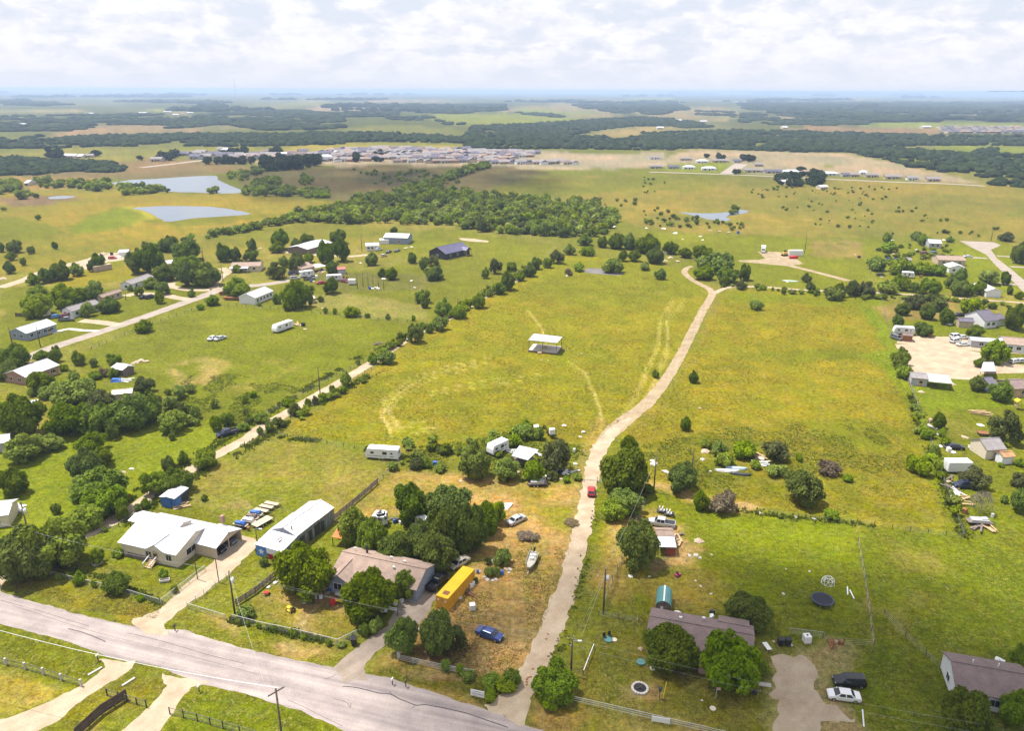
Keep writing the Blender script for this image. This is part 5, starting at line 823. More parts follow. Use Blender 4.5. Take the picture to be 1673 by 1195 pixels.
bushbelt([(612, 588), (680, 545), (760, 505), (820, 466), (880, 430)], 1.5, 170, 'low brush filling the hedgerow beside the yellow field'); bushbelt([(452, 703), (530, 658), (612, 612)], .7, 20, 'sparse low brush along the gravel lane'); bushbelt([(1180, 468), (1300, 480), (1420, 488), (1560, 492), (1660, 502)], 1.6, 70, 'low brush along the sandy track'); bushbelt([(230, 650), (300, 672), (350, 690)], 4, 30, 'low scrub in the rough ground by the lane'); bushbelt([(1480, 640), (1505, 700), (1540, 790), (1568, 870)], .7, 30, 'low brush along the right side fence'); bushbelt([(640, 752), (690, 745), (740, 742), (830, 715), (890, 712)], 2.5, 40, 'low brush over the scrap strip')
# ------------------------------------------------------------------ haze
hb = MB(); hb.box((0, 0, 46), (64000, 64000, 98)); hz_me = hb.mesh('haze', MATS['steel']); hz_me.materials.clear()
hm = bpy.data.materials.new('haze_air'); hm.use_nodes = True; hn = hm.node_tree; hn.nodes.clear(); ho = hn.nodes.new('ShaderNodeOutputMaterial'); pv = hn.nodes.new('ShaderNodeVolumePrincipled')
pv.inputs['Color'].default_value = (.56, .73, 1.0, 1); pv.inputs['Density'].default_value = 1.25e-4; pv.inputs['Anisotropy'].default_value = 0.1; hn.links.new(pv.outputs[0], ho.inputs['Volume'])
hz_me.materials.append(hm); o = link('haze', hz_me); tag(o, 'pale blue summer haze over the plain', 'haze', kind='stuff'); o.display_type = 'WIRE'
# ------------------------------------------------------------------ houses
def frame_of(e1, e2):
    d = e2-e1; return math.atan2(d.y, d.x), math.hypot(d.x, d.y)
def perp(e1, e2, q):
    rz, L = frame_of(e1, e2); v = q-e1; return abs(-math.sin(rz)*v.x+math.cos(rz)*v.y)
def block(h, x0, y0, L, D, eave, ridge, ax='x', wall='white_siding', roof='grey_shingle', ov=.4, og=.3, z0=0.0, th=.14, open_=(), ridge_cap=True, walls=True, off=.5):
    wx0, wx1, wy0, wy1 = (x0+og, x0+L-og, y0+ov, y0+D-ov) if ax == 'x' else (x0+ov, x0+L-ov, y0+og, y0+D-og)
    b = MB(); zt = eave-.05
    def quad(p, q):                           # wall panel of real thickness
        b.bar((p[0], p[1], (z0+zt)/2), (q[0], q[1], (z0+zt)/2), .14, zt-z0)
    if walls:
        if 'f' not in open_: quad((wx0, wy0), (wx1, wy0))
        if 'b' not in open_: quad((wx0, wy1), (wx1, wy1))
        if 'l' not in open_: quad((wx0, wy0), (wx0, wy1))
        if 'r' not in open_: quad((wx1, wy0), (wx1, wy1))
        if ax == 'x':
            ym = y0+D*off; k = (ridge-eave)/(D*off); k2 = (ridge-eave)/(D*(1-off))
            for xx in (wx0, wx1): b.extrude([(wy0, zt-.001), (wy1, zt-.001), (wy1, eave+ov*k2-.12), (ym, ridge-.12), (wy0, eave+ov*k-.12)], xx-.07, xx+.07); n_ = 10; b.v[-n_:] = [(y, x, z) for x, y, z in b.v[-n_:]]
        else:
            xm = x0+L*off; k = (ridge-eave)/(L*off); k2 = (ridge-eave)/(L*(1-off))
            for yy in (wy0, wy1): b.extrude([(wx0, zt-.001), (wx1, zt-.001), (wx1, eave+ov*k2-.12), (xm, ridge-.12), (wx0, eave+ov*k-.12)], yy-.07, yy+.07)
        b.build('wall', wall, h)
    r = MB()
    if ax == 'x':
        ym = y0+D*off; r.slab([(x0, y0, eave), (x0+L, y0, eave), (x0+L, ym, ridge), (x0, ym, ridge)], th); r.slab([(x0, ym, ridge), (x0+L, ym, ridge), (x0+L, y0+D, eave), (x0, y0+D, eave)], th); c = ((x0, ym, ridge+.03), (x0+L, ym, ridge+.03))
    else:
        xm = x0+L*off; r.slab([(x0, y0, eave), (xm, y0, ridge), (xm, y0+D, ridge), (x0, y0+D, eave)], th); r.slab([(xm, y0, ridge), (x0+L, y0, eave), (x0+L, y0+D, eave), (xm, y0+D, ridge)], th); c = ((xm, y0, ridge+.03), (xm, y0+D, ridge+.03))
    ro = r.build('roof', roof, h)
    if ridge_cap: MB().bar(*c, .34, .07).build('ridge_cap', roof, ro)
    return dict(f=(wx0, wy0, wx1, wy0), b=(wx0, wy1, wx1, wy1), l=(wx0, wy0, wx0, wy1), r=(wx1, wy0, wx1, wy1)), ro
SIDE = {'f': (0, -1), 'b': (0, 1), 'l': (-1, 0), 'r': (1, 0)}
def opening(h, wf, side, u, z, w, hh, nm='window'):
    x0, y0, x1, y1 = wf[side]; nx, ny = SIDE[side]; cx, cy = x0+(x1-x0)*u+nx*.1, y0+(y1-y0)*u+ny*.1; al = abs(ny) > 0
    f = MB().box((cx, cy, z), (w+.16, .1, hh+.16) if al else (.1, w+.16, hh+.16)).build(nm, 'trim_white' if nm == 'window' else 'wood_new', h)
    p = MB().box((cx+nx*.045, cy+ny*.045, z+(.0 if nm == 'window' else .3)), (w, .04, hh if nm == 'window' else hh*.35) if al else (.04, w, hh if nm == 'window' else hh*.35))
    p.build('pane', 'glass', f)
    if nm == 'window': MB().box((cx+nx*.07, cy+ny*.07, z), (.05, .02, hh) if al else (.02, .05, hh)).build('mullion', 'trim_white', f)
def house(zm, e1, e2, dep, eave, ridge, label, wall, roof, ax='x', wins='fffl', name='house', cat='house', pt=None, ov=.4, door=None, group=None):
    a, b = Z(zm, *e1, eave), Z(zm, *e2, eave); rz, L = frame_of(a, b)
    D = perp(a, b, Z(zm, *dep, eave)) if isinstance(dep, tuple) else dep
    h = thing(name, label, cat, (a.x, a.y, 0), rz, group); wf, ro = block(h, 0, 0, L, D, eave, ridge, ax, wall, roof, ov)
    for s in set(wins):
        n = wins.count(s)
        for i in range(n): opening(h, wf, s, (i+.7)/(n+.4), eave*.55, min(1.3, L/n*.5), min(1.1, eave*.4))
    if door: opening(h, wf, door[0], door[1], 1.05, .9, 2.0, 'door')
    MB().slab([(.3, .3, .12), (L-.3, .3, .12), (L-.3, D-.3, .12), (.3, D-.3, .12)], .14).build('foundation', 'concrete', h)
    return h, L, D, wf, ro
def posts(h, pts, z1, w=.12, M='wood_pole', z0=0):
    for x, y in pts: MB().box((x, y, (z0+z1)/2), (w, w, z1-z0)).build('post', M, h)
# white metal-roofed house at the left
h, L, D, wf, ro = house('C6', (80, 395), (745, 545), (1190, 182), 3.0, 4.75, 'cream house with broad white metal roof, porch steps and attached garage', 'cream_siding', 'white_metal_roof', wins='fr', ov=.5)
opening(h, wf, 'f', .86, 1.7, 1.2, 1.2); opening(h, wf, 'r', .35, 1.7, 2.6, 1.2); opening(h, wf, 'f', .62, 1.35, .95, 2.0, 'door')
MB().box((L*.28, .62, 1.75), (L*.42, .06, 1.15)).build('porch_screen', 'glass', h); MB().box((L*.36, .35, .45), (L*.5, .5, .9)).build('porch_base', 'plank_grey', h)
wf2, r2 = block(h, L*.50, -.12, L*.30, D*.36, 3.08, 4.35, 'y', 'cream_siding', 'white_metal_roof', .3, .25, z0=2.9)
block(h, -4.2, D*.60, 5.2, D*.36, 2.95, 3.5, 'x', 'cream_siding', 'white_metal_roof', open_=('f', 'l', 'b', 'r')); posts(h, [(-3.9, D*.62), (-3.9, D*.94)], 2.9)
block(h, L*.16, D*.40, L*.56, D*.42, 4.50, 5.25, 'x', 'cream_siding', 'white_metal_roof', .25, .2, z0=4.0)
sx = L*.60
for k in range(5): MB().box((sx, -.2-.34*k, .82-.17*k), (1.5, .36, .1)).build('step', 'wood_new', h)
for s in (-1, 1): MB().bar((sx+s*.85, .1, 1.75), (sx+s*.85, -1.9, 1.0), .1, .16).build('handrail', 'trim_white', h); posts(h, [(sx+s*.85, -1.8)], 1.0, .1, 'trim_white')
for fx, fy in ((.3, .72), (.55, .78), (.75, .7)): MB().cyl((L*fx, D*fy, 3.6), (L*fx, D*fy, 4.5), .08).build('vent_pipe', 'galvanized', h)
a, b_ = Z('C6', 945, 402, 2.6), Z('C6', 1205, 467, 2.6); rz, L = frame_of(a, b_); D = perp(a, b_, Z('C6', 1495, 238, 2.6))
g = thing('garage', 'tan garage with bright white metal roof and open gable end', 'garage', (a.x, a.y, 0), rz); block(g, 0, 0, L, D, 2.6, 4.0, 'x', 'tan_siding', 'white_metal_roof', .25, .2, open_=('r',))
MB().box((L*.5, D*.5, .05), (L-.6, D-.7, .1)).build('floor_slab', 'concrete', g); posts(g, [(L-.3, D*.5)], 2.7, .16, 'tan_siding'); MB().box((L*.2, D*.96, 4.1), (.7, .7, 1.5)).build('chimney', 'brick', g); GAR = (g, L, D)
# barn with the lone-star mural
a, b_ = Z('D2', 812, 838, 3.3), Z('D2', 1482, 312, 3.3); rz, L = frame_of(a, b_); D = perp(a, b_, Z('D2', 285, 748, 3.3))
h = thing('barn', 'long metal barn with lone-star flag painted on its end', 'barn', (a.x, a.y, 0), rz)
wf, ro = block(h, 0, 0, L*.56, D, 3.3, 4.5, 'x', 'barn_wall', 'white_metal_roof', .12, .1); block(h, L*.56, .05, L*.44, D-.1, 3.15, 4.3, 'x', 'barn_wall', 'rusty_white_roof', .12, .1)
for u, w_, hh in ((.12, 1.6, 2.4), (.33, 1.0, 2.3), (.52, 1.8, 2.5), (.66, 1.0, 2.2)): MB().box((L*u, .06, hh/2), (w_, .14, hh)).build('barn_door', 'dark_metal', h)
for k in range(int(L/1.1)): MB().box((.6+k*1.1, .075, 1.6), (.07, .07, 3.1)).build('wall_batten', 'galvanized', h)
LL = 4.6; lt = MB(); lt.slab([(-LL, -.05, 2.55), (.1, -.05, 3.25), (.1, D+.05, 3.25), (-LL, D+.05, 2.55)], .12); lt.build('lean_to_roof', 'white_metal_roof', h)
MB().extrude([(-LL+.12, 0), (0, 0), (0, 3.1), (-LL+.12, 2.42)], .08, D-.08).build('lean_to_wall', 'barn_wall', h)
mat('flag_blue', (.07, .19, .50), .7, .12, 2); mat('flag_red', (.42, .015, .03), .7, .12, 2); mat('flag_white', (.68, .68, .72), .7, .06, 2)
fx = -LL+.10; bw = D*.40
MB().box((fx, D-.1-bw/2, 1.2), (.05, bw, 2.3)).build('flag_blue_panel', 'flag_blue', h); MB().box((fx, (D-.1-bw)/2+.04, 1.78), (.05, D-.2-bw, 1.14)).build('flag_white_panel', 'flag_white', h); MB().box((fx, (D-.1-bw)/2+.04, .62), (.05, D-.2-bw, 1.14)).build('flag_red_panel', 'flag_red', h)
st = [((.78 if k % 2 == 0 else .31)*math.sin(k*math.pi/5), (.78 if k % 2 == 0 else .31)*math.cos(k*math.pi/5)) for k in range(10)]; cy = D-.1-bw/2
MB().add([(fx-.06, cy+x, 1.2+z) for x, z in st]+[(fx-.03, cy+x, 1.2+z) for x, z in st]+[(fx-.06, cy, 1.2)], [(k, (k+1) % 10, 20) for k in range(10)]+[(k, (k+1) % 10, (k+1) % 10+10, k+10) for k in range(10)]).build('star', 'flag_white', h)
for px_, py_ in ((560, 860), (500, 880), (660, 870), (520, 920)): q = Z('D2', px_, py_, 2.95); lo = Matrix.Rotation(-rz, 3, 'Z') @ (q-Vector((a.x, a.y, 0))); MB().box((lo.x, lo.y, 3.0), (.9, .22, .14)).build('roof_clutter', 'plank_grey', h)
# brown-roofed house behind the oaks
h, L, D, wf, ro = house('C7', (720, 325), (1555, 512), 8.6, 2.8, 4.5, 'long house with brown shingle roof and grey-blue gable behind the oaks', 'blue_grey_siding', 'brown_shingle', wins='fffbb')
wf2, _ = block(h, L*.02, -2.2, L*.26, D*.5+2.2, 2.8, 4.1, 'y', 'blue_grey_siding', 'brown_shingle', .3, .3); opening(h, wf2, 'f', .5, 1.5, 1.6, 1.3)
MB().cyl((L*.24, D*.72, 3.4), (L*.24, D*.72, 5.5), .22).build('stove_pipe', 'dark_metal', h)
for fx, fy in ((.1, .7), (.72, .62), (.55, .66), (.66, .35)): MB().box((L*fx, D*fy, 4.2+.15), (.45, .3, .3)).build('roof_vent', 'white_paint', h)
a = Z('C7', 735, 75); t = thing('awning', 'orange sloping awning at the back of the brown-roofed house', 'awning', (a.x, a.y, 0), -.25); MB().slab([(0, 0, 2.1), (3.2, 0, 2.1), (3.2, 2.6, 2.6), (0, 2.6, 2.6)], .06).build('canopy', mat('orange_cloth', (.62, .17, .06), .8, .1), t); posts(t, [(.1, .1), (3.1, .1)], 2.06); posts(t, [(.1, 2.5), (3.1, 2.5)], 2.5)
a = Z('C7', 860, 105); t = thing('pergola', 'weathered slatted pergola behind the brown-roofed house', 'pergola', (a.x, a.y, 0), -.25); posts(t, [(.1, .1), (3.3, .1), (.1, 2.7), (3.3, 2.7)], 2.3)
for k in range(7): MB().box((.1+k*.53, 1.4, 2.4), (.1, 3.1, .14)).build('slat', 'plank_grey', t)
for yy in (.1, 2.7): MB().box((1.7, yy, 2.28), (3.5, .1, .16)).build('beam', 'plank_grey', t)
# plum-roofed house, lower right
h, L, D, wf, ro = house('C8', (100, 556), (1272, 782), 8.2, 2.8, 4.2, 'long low house with plum-brown shingle roof beneath two big trees', 'brick', 'plum_shingle', wins='ffffrl', door=('f', .45))
block(h, L*.50, -2.6, L*.34, D*.5+2.6, 2.8, 4.0, 'y', 'brick', 'plum_shingle', .35, .35); block(h, L*.66, D*.6, L*.30, D*.55, 2.75, 3.3, 'x', 'brick', 'plum_shingle', .3, .3)
for fx, fy in ((.3, .68), (.52, .8)): MB().box((L*fx, D*fy, 3.75), (.5, .35, .35)).build('roof_vent', 'trim_white', h)
h, L, D, wf, ro = house('A7', (1252, 940), (1772, 1037), 8.8, 2.8, 4.6, 'white house with plum-brown shingle roof in the lower right corner', 'white_siding', 'plum_shingle', wins='fffl')
for fx, fy in ((.3, .6), (.62, .62)): MB().cyl((L*fx, D*fy, 4), (L*fx, D*fy, 4.8), .1).build('vent_pipe', 'trim_white', h)
# left and northern houses
house('B1', (195, 760), (427, 687), (72, 737), 2.9, 4.4, 'blue-grey house with pale metal roof beside the white street', 'blue_grey_siding', 'grey_metal_roof', wins='ffffll', door=('f', .75))
house('B1', (302, 600), (384, 576), (256, 592), 2.2, 3.0, 'small cream shed behind the blue-grey house', 'cream_siding', 'grey_metal_roof', wins='f', name='shed', cat='shed')
house('B1', (537, 594), (757, 532), (478, 575), 2.9, 4.2, 'pale manufactured house with grey roof beside parked cars', 'white_siding', 'grey_shingle', wins='ffffll', door=('f', .6))
house('B1', (768, 490), (920, 440), (744, 478), 2.6, 3.6, 'tan manufactured house with brown roof and white porch', 'tan_siding', 'brown_shingle', wins='fff')
house('B1', (988, 390), (1160, 330), (906, 380), 2.8, 4.0, 'white house with dark grey roof before the big shade trees', 'white_siding', 'grey_shingle', wins='fffl')
h, *_ = house('B1', (192, 1090), (447, 995), (60, 1047), 2.8, 4.4, 'pink brick ranch house with white metal roof at the left edge', 'brick', 'white_metal_roof', wins='fffll', door=('f', .85)); MB().box((7, 5.4, 4.3), (.8, .6, 1.3)).build('chimney', 'brick', h)
house('B1', (830, 1015), (916, 1036), (962, 990), 2.4, 3.2, 'little shed with white roof above the blue tarp', 'plank_grey', 'white_metal_roof', wins='', name='shed', cat='shed')
house('B1', (1258, 235), (1422, 213), 7, 2.8, 3.8, 'low house with tan metal roof among the big shade trees', 'tan_siding', 'rusty_white_roof', wins='ff'); house('B1', (885, 148), (960, 146), 6, 2.6, 3.4, 'white-roofed shed at the gravel yard scrap heap', 'white_siding', 'white_metal_roof', wins='', name='shed', cat='shed')
house('A1', (-90, 195), (40, 178), 7, 2.8, 3.8, 'cream house end with pale roof at the left edge', 'cream_siding', 'white_metal_roof', wins='f')
house('B3', (-70, 590), (66, 565), 6, 2.6, 3.4, 'grey metal-roofed shed half hidden under trees at the left edge', 'grey_siding', 'grey_metal_roof', wins='', name='shed', cat='shed'); house('B3', (722, 262), (860, 248), 4, 2.2, 2.9, 'small shed with tan roof sunk among the grove', 'tan_siding', 'rusty_white_roof', wins='', name='shed', cat='shed'); house('B3', (170, 350), (255, 335), 6, 2.6, 3.3, 'pale metal-roofed shed behind the tall dark tree', 'white_siding', 'grey_metal_roof', wins='', name='shed', cat='shed')
house('B2', (404, 592), (544, 535), (290, 572), 3.0, 4.6, 'white and brick house with bright white metal roof at the field corner', 'white_siding', 'white_metal_roof', wins='fffff')
h, L, D, *_ = house('B2', (213, 352), (442, 348), 9, 2.8, 4.0, 'low house with grey-brown roof and white porch canopy', 'cream_siding', 'brown_shingle', wins='fff'); MB().slab([(0, -2.6, 2.3), (L*.62, -2.6, 2.3), (L*.62, .3, 2.75), (0, .3, 2.75)], .1).build('porch_roof', 'white_metal_roof', h); posts(h, [(.2, -2.5), (L*.3, -2.5), (L*.6, -2.5)], 2.25, .12, 'trim_white')
h, L, D, *_ = house('B2', (755, 372), (858, 350), 11, 3.0, 4.6, 'grey-brown roofed house ringed by campers and scrap', 'tan_siding', 'brown_shingle', wins='ff'); MB().slab([(L-.5, -1.5, 2.5), (L+6, -1.5, 2.5), (L+6, 4.5, 2.9), (L-.5, 4.5, 2.9)], .1).build('carport_roof', 'white_metal_roof', h); posts(h, [(L+5.8, -1.3), (L+5.8, 4.3), (L+.2, -1.3)], 2.5)
house('B2', (800, 222), (992, 168), (762, 175), 3.2, 4.6, 'long shed with bright white roof behind the shade trees', 'plank_grey', 'white_metal_roof', wins='', name='barn', cat='barn')
house('B2', (1240, 195), (1345, 192), 7, 2.9, 4.0, 'small white cottage with white roof by the gravel lane', 'white_siding', 'white_metal_roof', wins='fff'); house('B2', (1375, 130), (1562, 135), 12, 3.8, 5.4, 'blue metal workshop at the end of the gravel lane', 'blue_grey_siding', 'grey_metal_roof', wins='', name='workshop', cat='workshop', door=('f', .65)); house('B2', (1345, 150), (1420, 150), 4, 2.4, 3.0, 'white carport before the blue metal workshop', 'white_siding', 'white_metal_roof', wins='', name='carport', cat='carport')
house('B2', (1030, 376), (1096, 370), 5, 2.5, 3.4, 'little shed with faded red roof among the campers', 'grey_siding', mat('red_roof', (.40, .15, .11), .7, .15), wins='', name='shed', cat='shed'); house('B2', (800, 598), (862, 592), 4, 2.3, 2.9, 'tan-roofed shed under the trees at the field corner', 'tan_siding', 'rusty_white_roof', wins='', name='shed', cat='shed')
h, L, D, wf, ro = house('B4', (285, 232), (454, 194), (193, 205), 3.3, 6.3, 'black-walled house with navy metal roof and gabled porch', 'dark_siding', 'navy_roof', wins='fff'); block(h, L*.70, -2.2, L*.24, D*.5+2.2, 3.3, 5.0, 'y', 'dark_siding', 'navy_roof', .3, .3, open_=('f', 'l', 'r'), walls=False); posts(h, [(L*.72, -2), (L*.92, -2)], 3.2, .2, 'wood_new'); opening(h, wf, 'l', .5, 1.6, 1.2, 1.2)
# right-hand houses
house('B6', (738, 185), (846, 190), 10, 2.9, 4.3, 'house with white metal roof beside scrub at the top of the street', 'grey_siding', 'grey_metal_roof', wins='ff'); house('B6', (812, 322), (1042, 330), 10, 2.9, 4.4, 'wide tan house with brown roof behind a white-roofed outbuilding', 'tan_siding', 'brown_shingle', wins='fff'); house('B6', (900, 385), (1042, 390), 8, 2.8, 4.2, 'white outbuilding with white gabled roof below the wide tan house', 'white_siding', 'white_metal_roof', 'y', wins='ff'); house('B6', (535, 325), (602, 325), 4, 2.3, 3.3, 'tiny grey shed among tall weeds', 'grey_siding', 'grey_shingle', wins='', name='shed', cat='shed')
house('B6', (1085, 520), (1205, 578), 7, 2.8, 4.2, 'white-roofed house behind the scrub belt', 'white_siding', 'white_metal_roof', wins='ff'); h, L, D, *_ = house('D8', (468, 965), (612, 952), 10.5, 3.1, 6.0, 'white house with steep slate-purple roof beside the sandy track', 'white_siding', 'slate_shingle', wins='ff'); block(h, L-.4, 1.5, 5.5, 6, 2.9, 4.2, 'x', 'white_siding', 'slate_shingle', .3, .3)
house('D8', (183, 966), (352, 974), 4.5, 2.5, 3.5, 'brown shed with slate-purple roof near the dark parked car', 'tan_siding', 'slate_shingle', wins='', name='shed', cat='shed'); house('B6', (1080, 978), (1380, 1002), 5, 2.6, 3.2, 'long grey metal-roofed trailer house by the row of white cars', 'grey_siding', 'grey_metal_roof', wins='ff'); house('B6', (1352, 1006), (1600, 1030), 10, 2.9, 4.2, 'brown-roofed white house behind the gravel lot', 'white_siding', 'brown_shingle', wins='fff')
house('B6', (523, 938), (612, 945), 4, 2.3, 2.9, 'brown shed beside the white travel trailer at the gravel lot', 'rust', 'plank_grey', wins='', name='shed', cat='shed')
h, L, D, *_ = house('B7', (243, 202), (345, 212), 6.5, 2.6, 3.2, 'grey shed with attached white carport at the corner of the gravel lot', 'grey_siding', 'grey_shingle', wins='', name='shed', cat='shed', door=('f', .6)); MB().slab([(L-.2, -1.2, 2.4), (L+6.3, -1.2, 2.4), (L+6.3, 5.2, 2.8), (L-.2, 5.2, 2.8)], .1).build('carport_roof', 'white_metal_roof', h); posts(h, [(L+6.1, -1), (L+6.1, 5), (L+.5, -1)], 2.4)
house('B7', (678, 620), (794, 614), 6.5, 2.7, 4.4, 'tan gambrel-style barn shed with grey roof', 'cream_siding', 'grey_shingle', wins='', name='barn', cat='barn'); house('B7', (772, 660), (844, 655), 3, 2.2, 3.0, 'small pale blue shed with rust-orange roof', 'white_siding', mat('rust_roof', (.42, .24, .12), .9, .25), wins='', name='shed', cat='shed')
house('B7', (690, 242), (742, 240), 6, 2.6, 3.8, 'grey-blue little house under a tree by the bright lawn', 'blue_grey_siding', 'slate_shingle', wins='f'); house('B7', (835, 268), (960, 262), 8, 2.8, 4.2, 'orange-walled house at the right edge by the bright lawn', 'wood_new', 'plum_shingle', wins='f')
def canopy(zm, c4, z, label, roof, name='canopy', cat='canopy', deck=None):
    P = ZZ(zm, c4, z); o = P[0]; t = thing(name, label, cat, (o.x, o.y, 0)); q = [p-Vector((o.x, o.y, 0)) for p in P]; MB().slab(q, .16).build('roof', roof, t)
    cen = sum(q, Vector())/4
    for k in range(4):
        for f in ((0,) if k % 2 else (0, .5)): p = q[k].lerp(q[(k+1) % 4], f).lerp(cen, .04); MB().cyl((p.x, p.y, 0), (p.x, p.y, z-.1), .07, n=6).build('post', 'dark_metal', t)
    return t, q
ZR = top_h(Z('B4', 850, 890, .6), *full('B4', 850, 818)); print('pavilion roof', ZR); DZ = ZR-.75
t, q = canopy('B4', [(850, 818), (1046, 838), (1082, 797), (888, 775)], ZR, 'white-roofed open pavilion on a grey plank deck in the field', 'white_metal_roof', 'pavilion', 'pavilion')
dk = [p.copy() for p in q]; u_, v_ = dk[1]-dk[0], dk[3]-dk[0]
for k in range(14): a_, c_ = k/14, (k+.94)/14; MB().slab([dk[0]+u_*a_-Vector((0, 0, DZ)), dk[0]+u_*c_-Vector((0, 0, DZ)), dk[0]+u_*c_+v_-Vector((0, 0, DZ)), dk[0]+u_*a_+v_-Vector((0, 0, DZ))], .08).build('deck_board', 'concrete', t)
MB().slab([p-Vector((0, 0, DZ+.09)) for p in dk], .5).build('deck_frame', 'plank_grey', t); MB().box(dk[0]+u_*.4+Vector((0, -.6, -DZ-.45)), (1.4, 1.0, .5)).build('step', 'wood_new', t); MB().box(dk[0]+u_*.5+v_*.5-Vector((0, 0, DZ-.35)), (1.6, .8, .7)).build('bench', 'wood_new', t)
t, q = canopy('A3', [(805, 242), (905, 270), (972, 206), (855, 180)], 2.7, 'flat white canopy over scrap at the end of the weed strip', 'white_metal_roof'); cen = sum(q, Vector())/4; MB().box((cen.x, cen.y, .55), (4.5, 3, 1.1), .3).build('stored_crate', 'plank_grey', t)
canopy('B7', [(640, 165), (728, 165), (715, 112), (655, 112)], 2.6, 'pale metal gazebo roof beside the pecan at the gravel lot', 'white_metal_roof', 'gazebo', 'gazebo')
# blue shed, red shed, green barrel shed
h, L, D, wf, ro = house('A1', (820, 103), (888, 50), (747, 93), 2.5, 2.75, 'bright blue wooden shed with white roof by the gravel lane', 'blue_paint', 'white_metal_roof', wins='', name='shed', cat='shed', ov=.1); MB().box((L*.68, .06, 1.1), (L*.5, .12, 1.9)).build('dark_opening_panel', 'dark_metal', h); MB().box((-.0, D*.4, 1.0), (.1, 1.0, 1.9)).build('door', 'blue_plastic', h)  # opening is a solid dark panel, the unlit interior put into its colour
h, L, D, wf, ro = house('A5', (884, 702), (1004, 706), 3.2, 2.6, 3.1, 'small red-brown shed with silver lean-to under the leafy tree', 'rust', 'brown_shingle', wins='', name='shed', cat='shed', ov=.15); MB().slab([(0, -3.0, 2.05), (L, -3.0, 2.05), (L, .1, 2.55), (0, .1, 2.55)], .08).build('lean_to_roof', 'grey_metal_roof', h); MB().box((L*.72, -2.8, 1.0), (L*.5, .12, 1.9)).build('lean_to_wall', mat('red_boards', (.28, .07, .04), .85, .25), h); posts(h, [(.15, -2.8)], 2.0)
a = Z('C8', 205, 268); b_ = Z('C8', 365, 292); rz, L = frame_of(a, b_); t = thing('shed', 'small shed with rounded teal metal roof behind the plum-roofed house', 'shed', (a.x, a.y, 0), rz)
MB().box((L/2, 2.1, .75), (L, 4.2, 1.5)).build('wall', 'plank_grey', t); r_ = MB()
for k in range(8):
    a0, a1 = math.pi*k/8, math.pi*(k+1)/8; p0 = (L/2-math.cos(a0)*L*.54, 1.35+math.sin(a0)*1.25); p1 = (L/2-math.cos(a1)*L*.54, 1.35+math.sin(a1)*1.25); r_.slab([(p0[0], -.2, p0[1]), (p1[0], -.2, p1[1]), (p1[0], 4.4, p1[1]), (p0[0], 4.4, p0[1])], .06)
ro = r_.build('roof', 'teal_metal', t); MB().box((L/2, 2.1, 2.64), (.28, 4.6, .06)).build('ridge_strip', 'white_paint', ro); MB().add([(L/2-math.cos(math.pi*k/8)*L*.5, -.02, 1.35+math.sin(math.pi*k/8)*1.15) for k in range(9)], [tuple(range(9))]).build('end_panel', 'plank_grey', t); MB().box((L*.4, -.04, .9), (.5, .06, .9)).build('door', 'trim_white', t)
# ------------------------------------------------------------------ vehicles
PAINT = {}
def paint_mat(nm, c, rough=.28, metal=.25): return mat('car_'+nm, c, rough, .03, 2, metal, spec=.5, coat=.5)
for nm, c in dict(black=(.012, .012, .014), white=(.74, .74, .73), silver=(.46, .47, .49), red=(.45, .015, .02), blue=(.03, .055, .20), navy=(.02, .025, .06), grey=(.13, .135, .145), beige=(.52, .47, .38), maroon=(.22, .02, .03), sky=(.08, .22, .55)).items(): paint_mat(nm, c)
CARS = dict(sedan=dict(L=4.8, w=.92, hood=.92, boot=.98, belt=.95, roof=1.45, cab=(.95, 3.9), top=(1.75, 3.25)), suv=dict(L=4.8, w=.96, hood=1.08, boot=1.1, belt=1.08, roof=1.78, cab=(.95, 4.72), top=(1.65, 4.45)),
            hatch=dict(L=4.1, w=.88, hood=.95, boot=1.0, belt=.98, roof=1.52, cab=(.75, 4.02), top=(1.45, 3.6)), pickup=dict(L=5.6, w=.98, hood=1.15, boot=1.1, belt=1.15, roof=1.86, cab=(1.3, 3.65), top=(1.95, 3.45)))
def wheel(t, x, y, r=.33, w=.22, s=1):
    a = MB().cyl((x, y-w/2*s, r), (x, y+w/2*s, r), r, n=14).build('wheel', 'dark_rubber', t, True); MB().cyl((x, y+w/2*s, r), (x, y+(w/2+.02)*s, r), r*.62, n=10).build('rim', 'chrome', a); return a
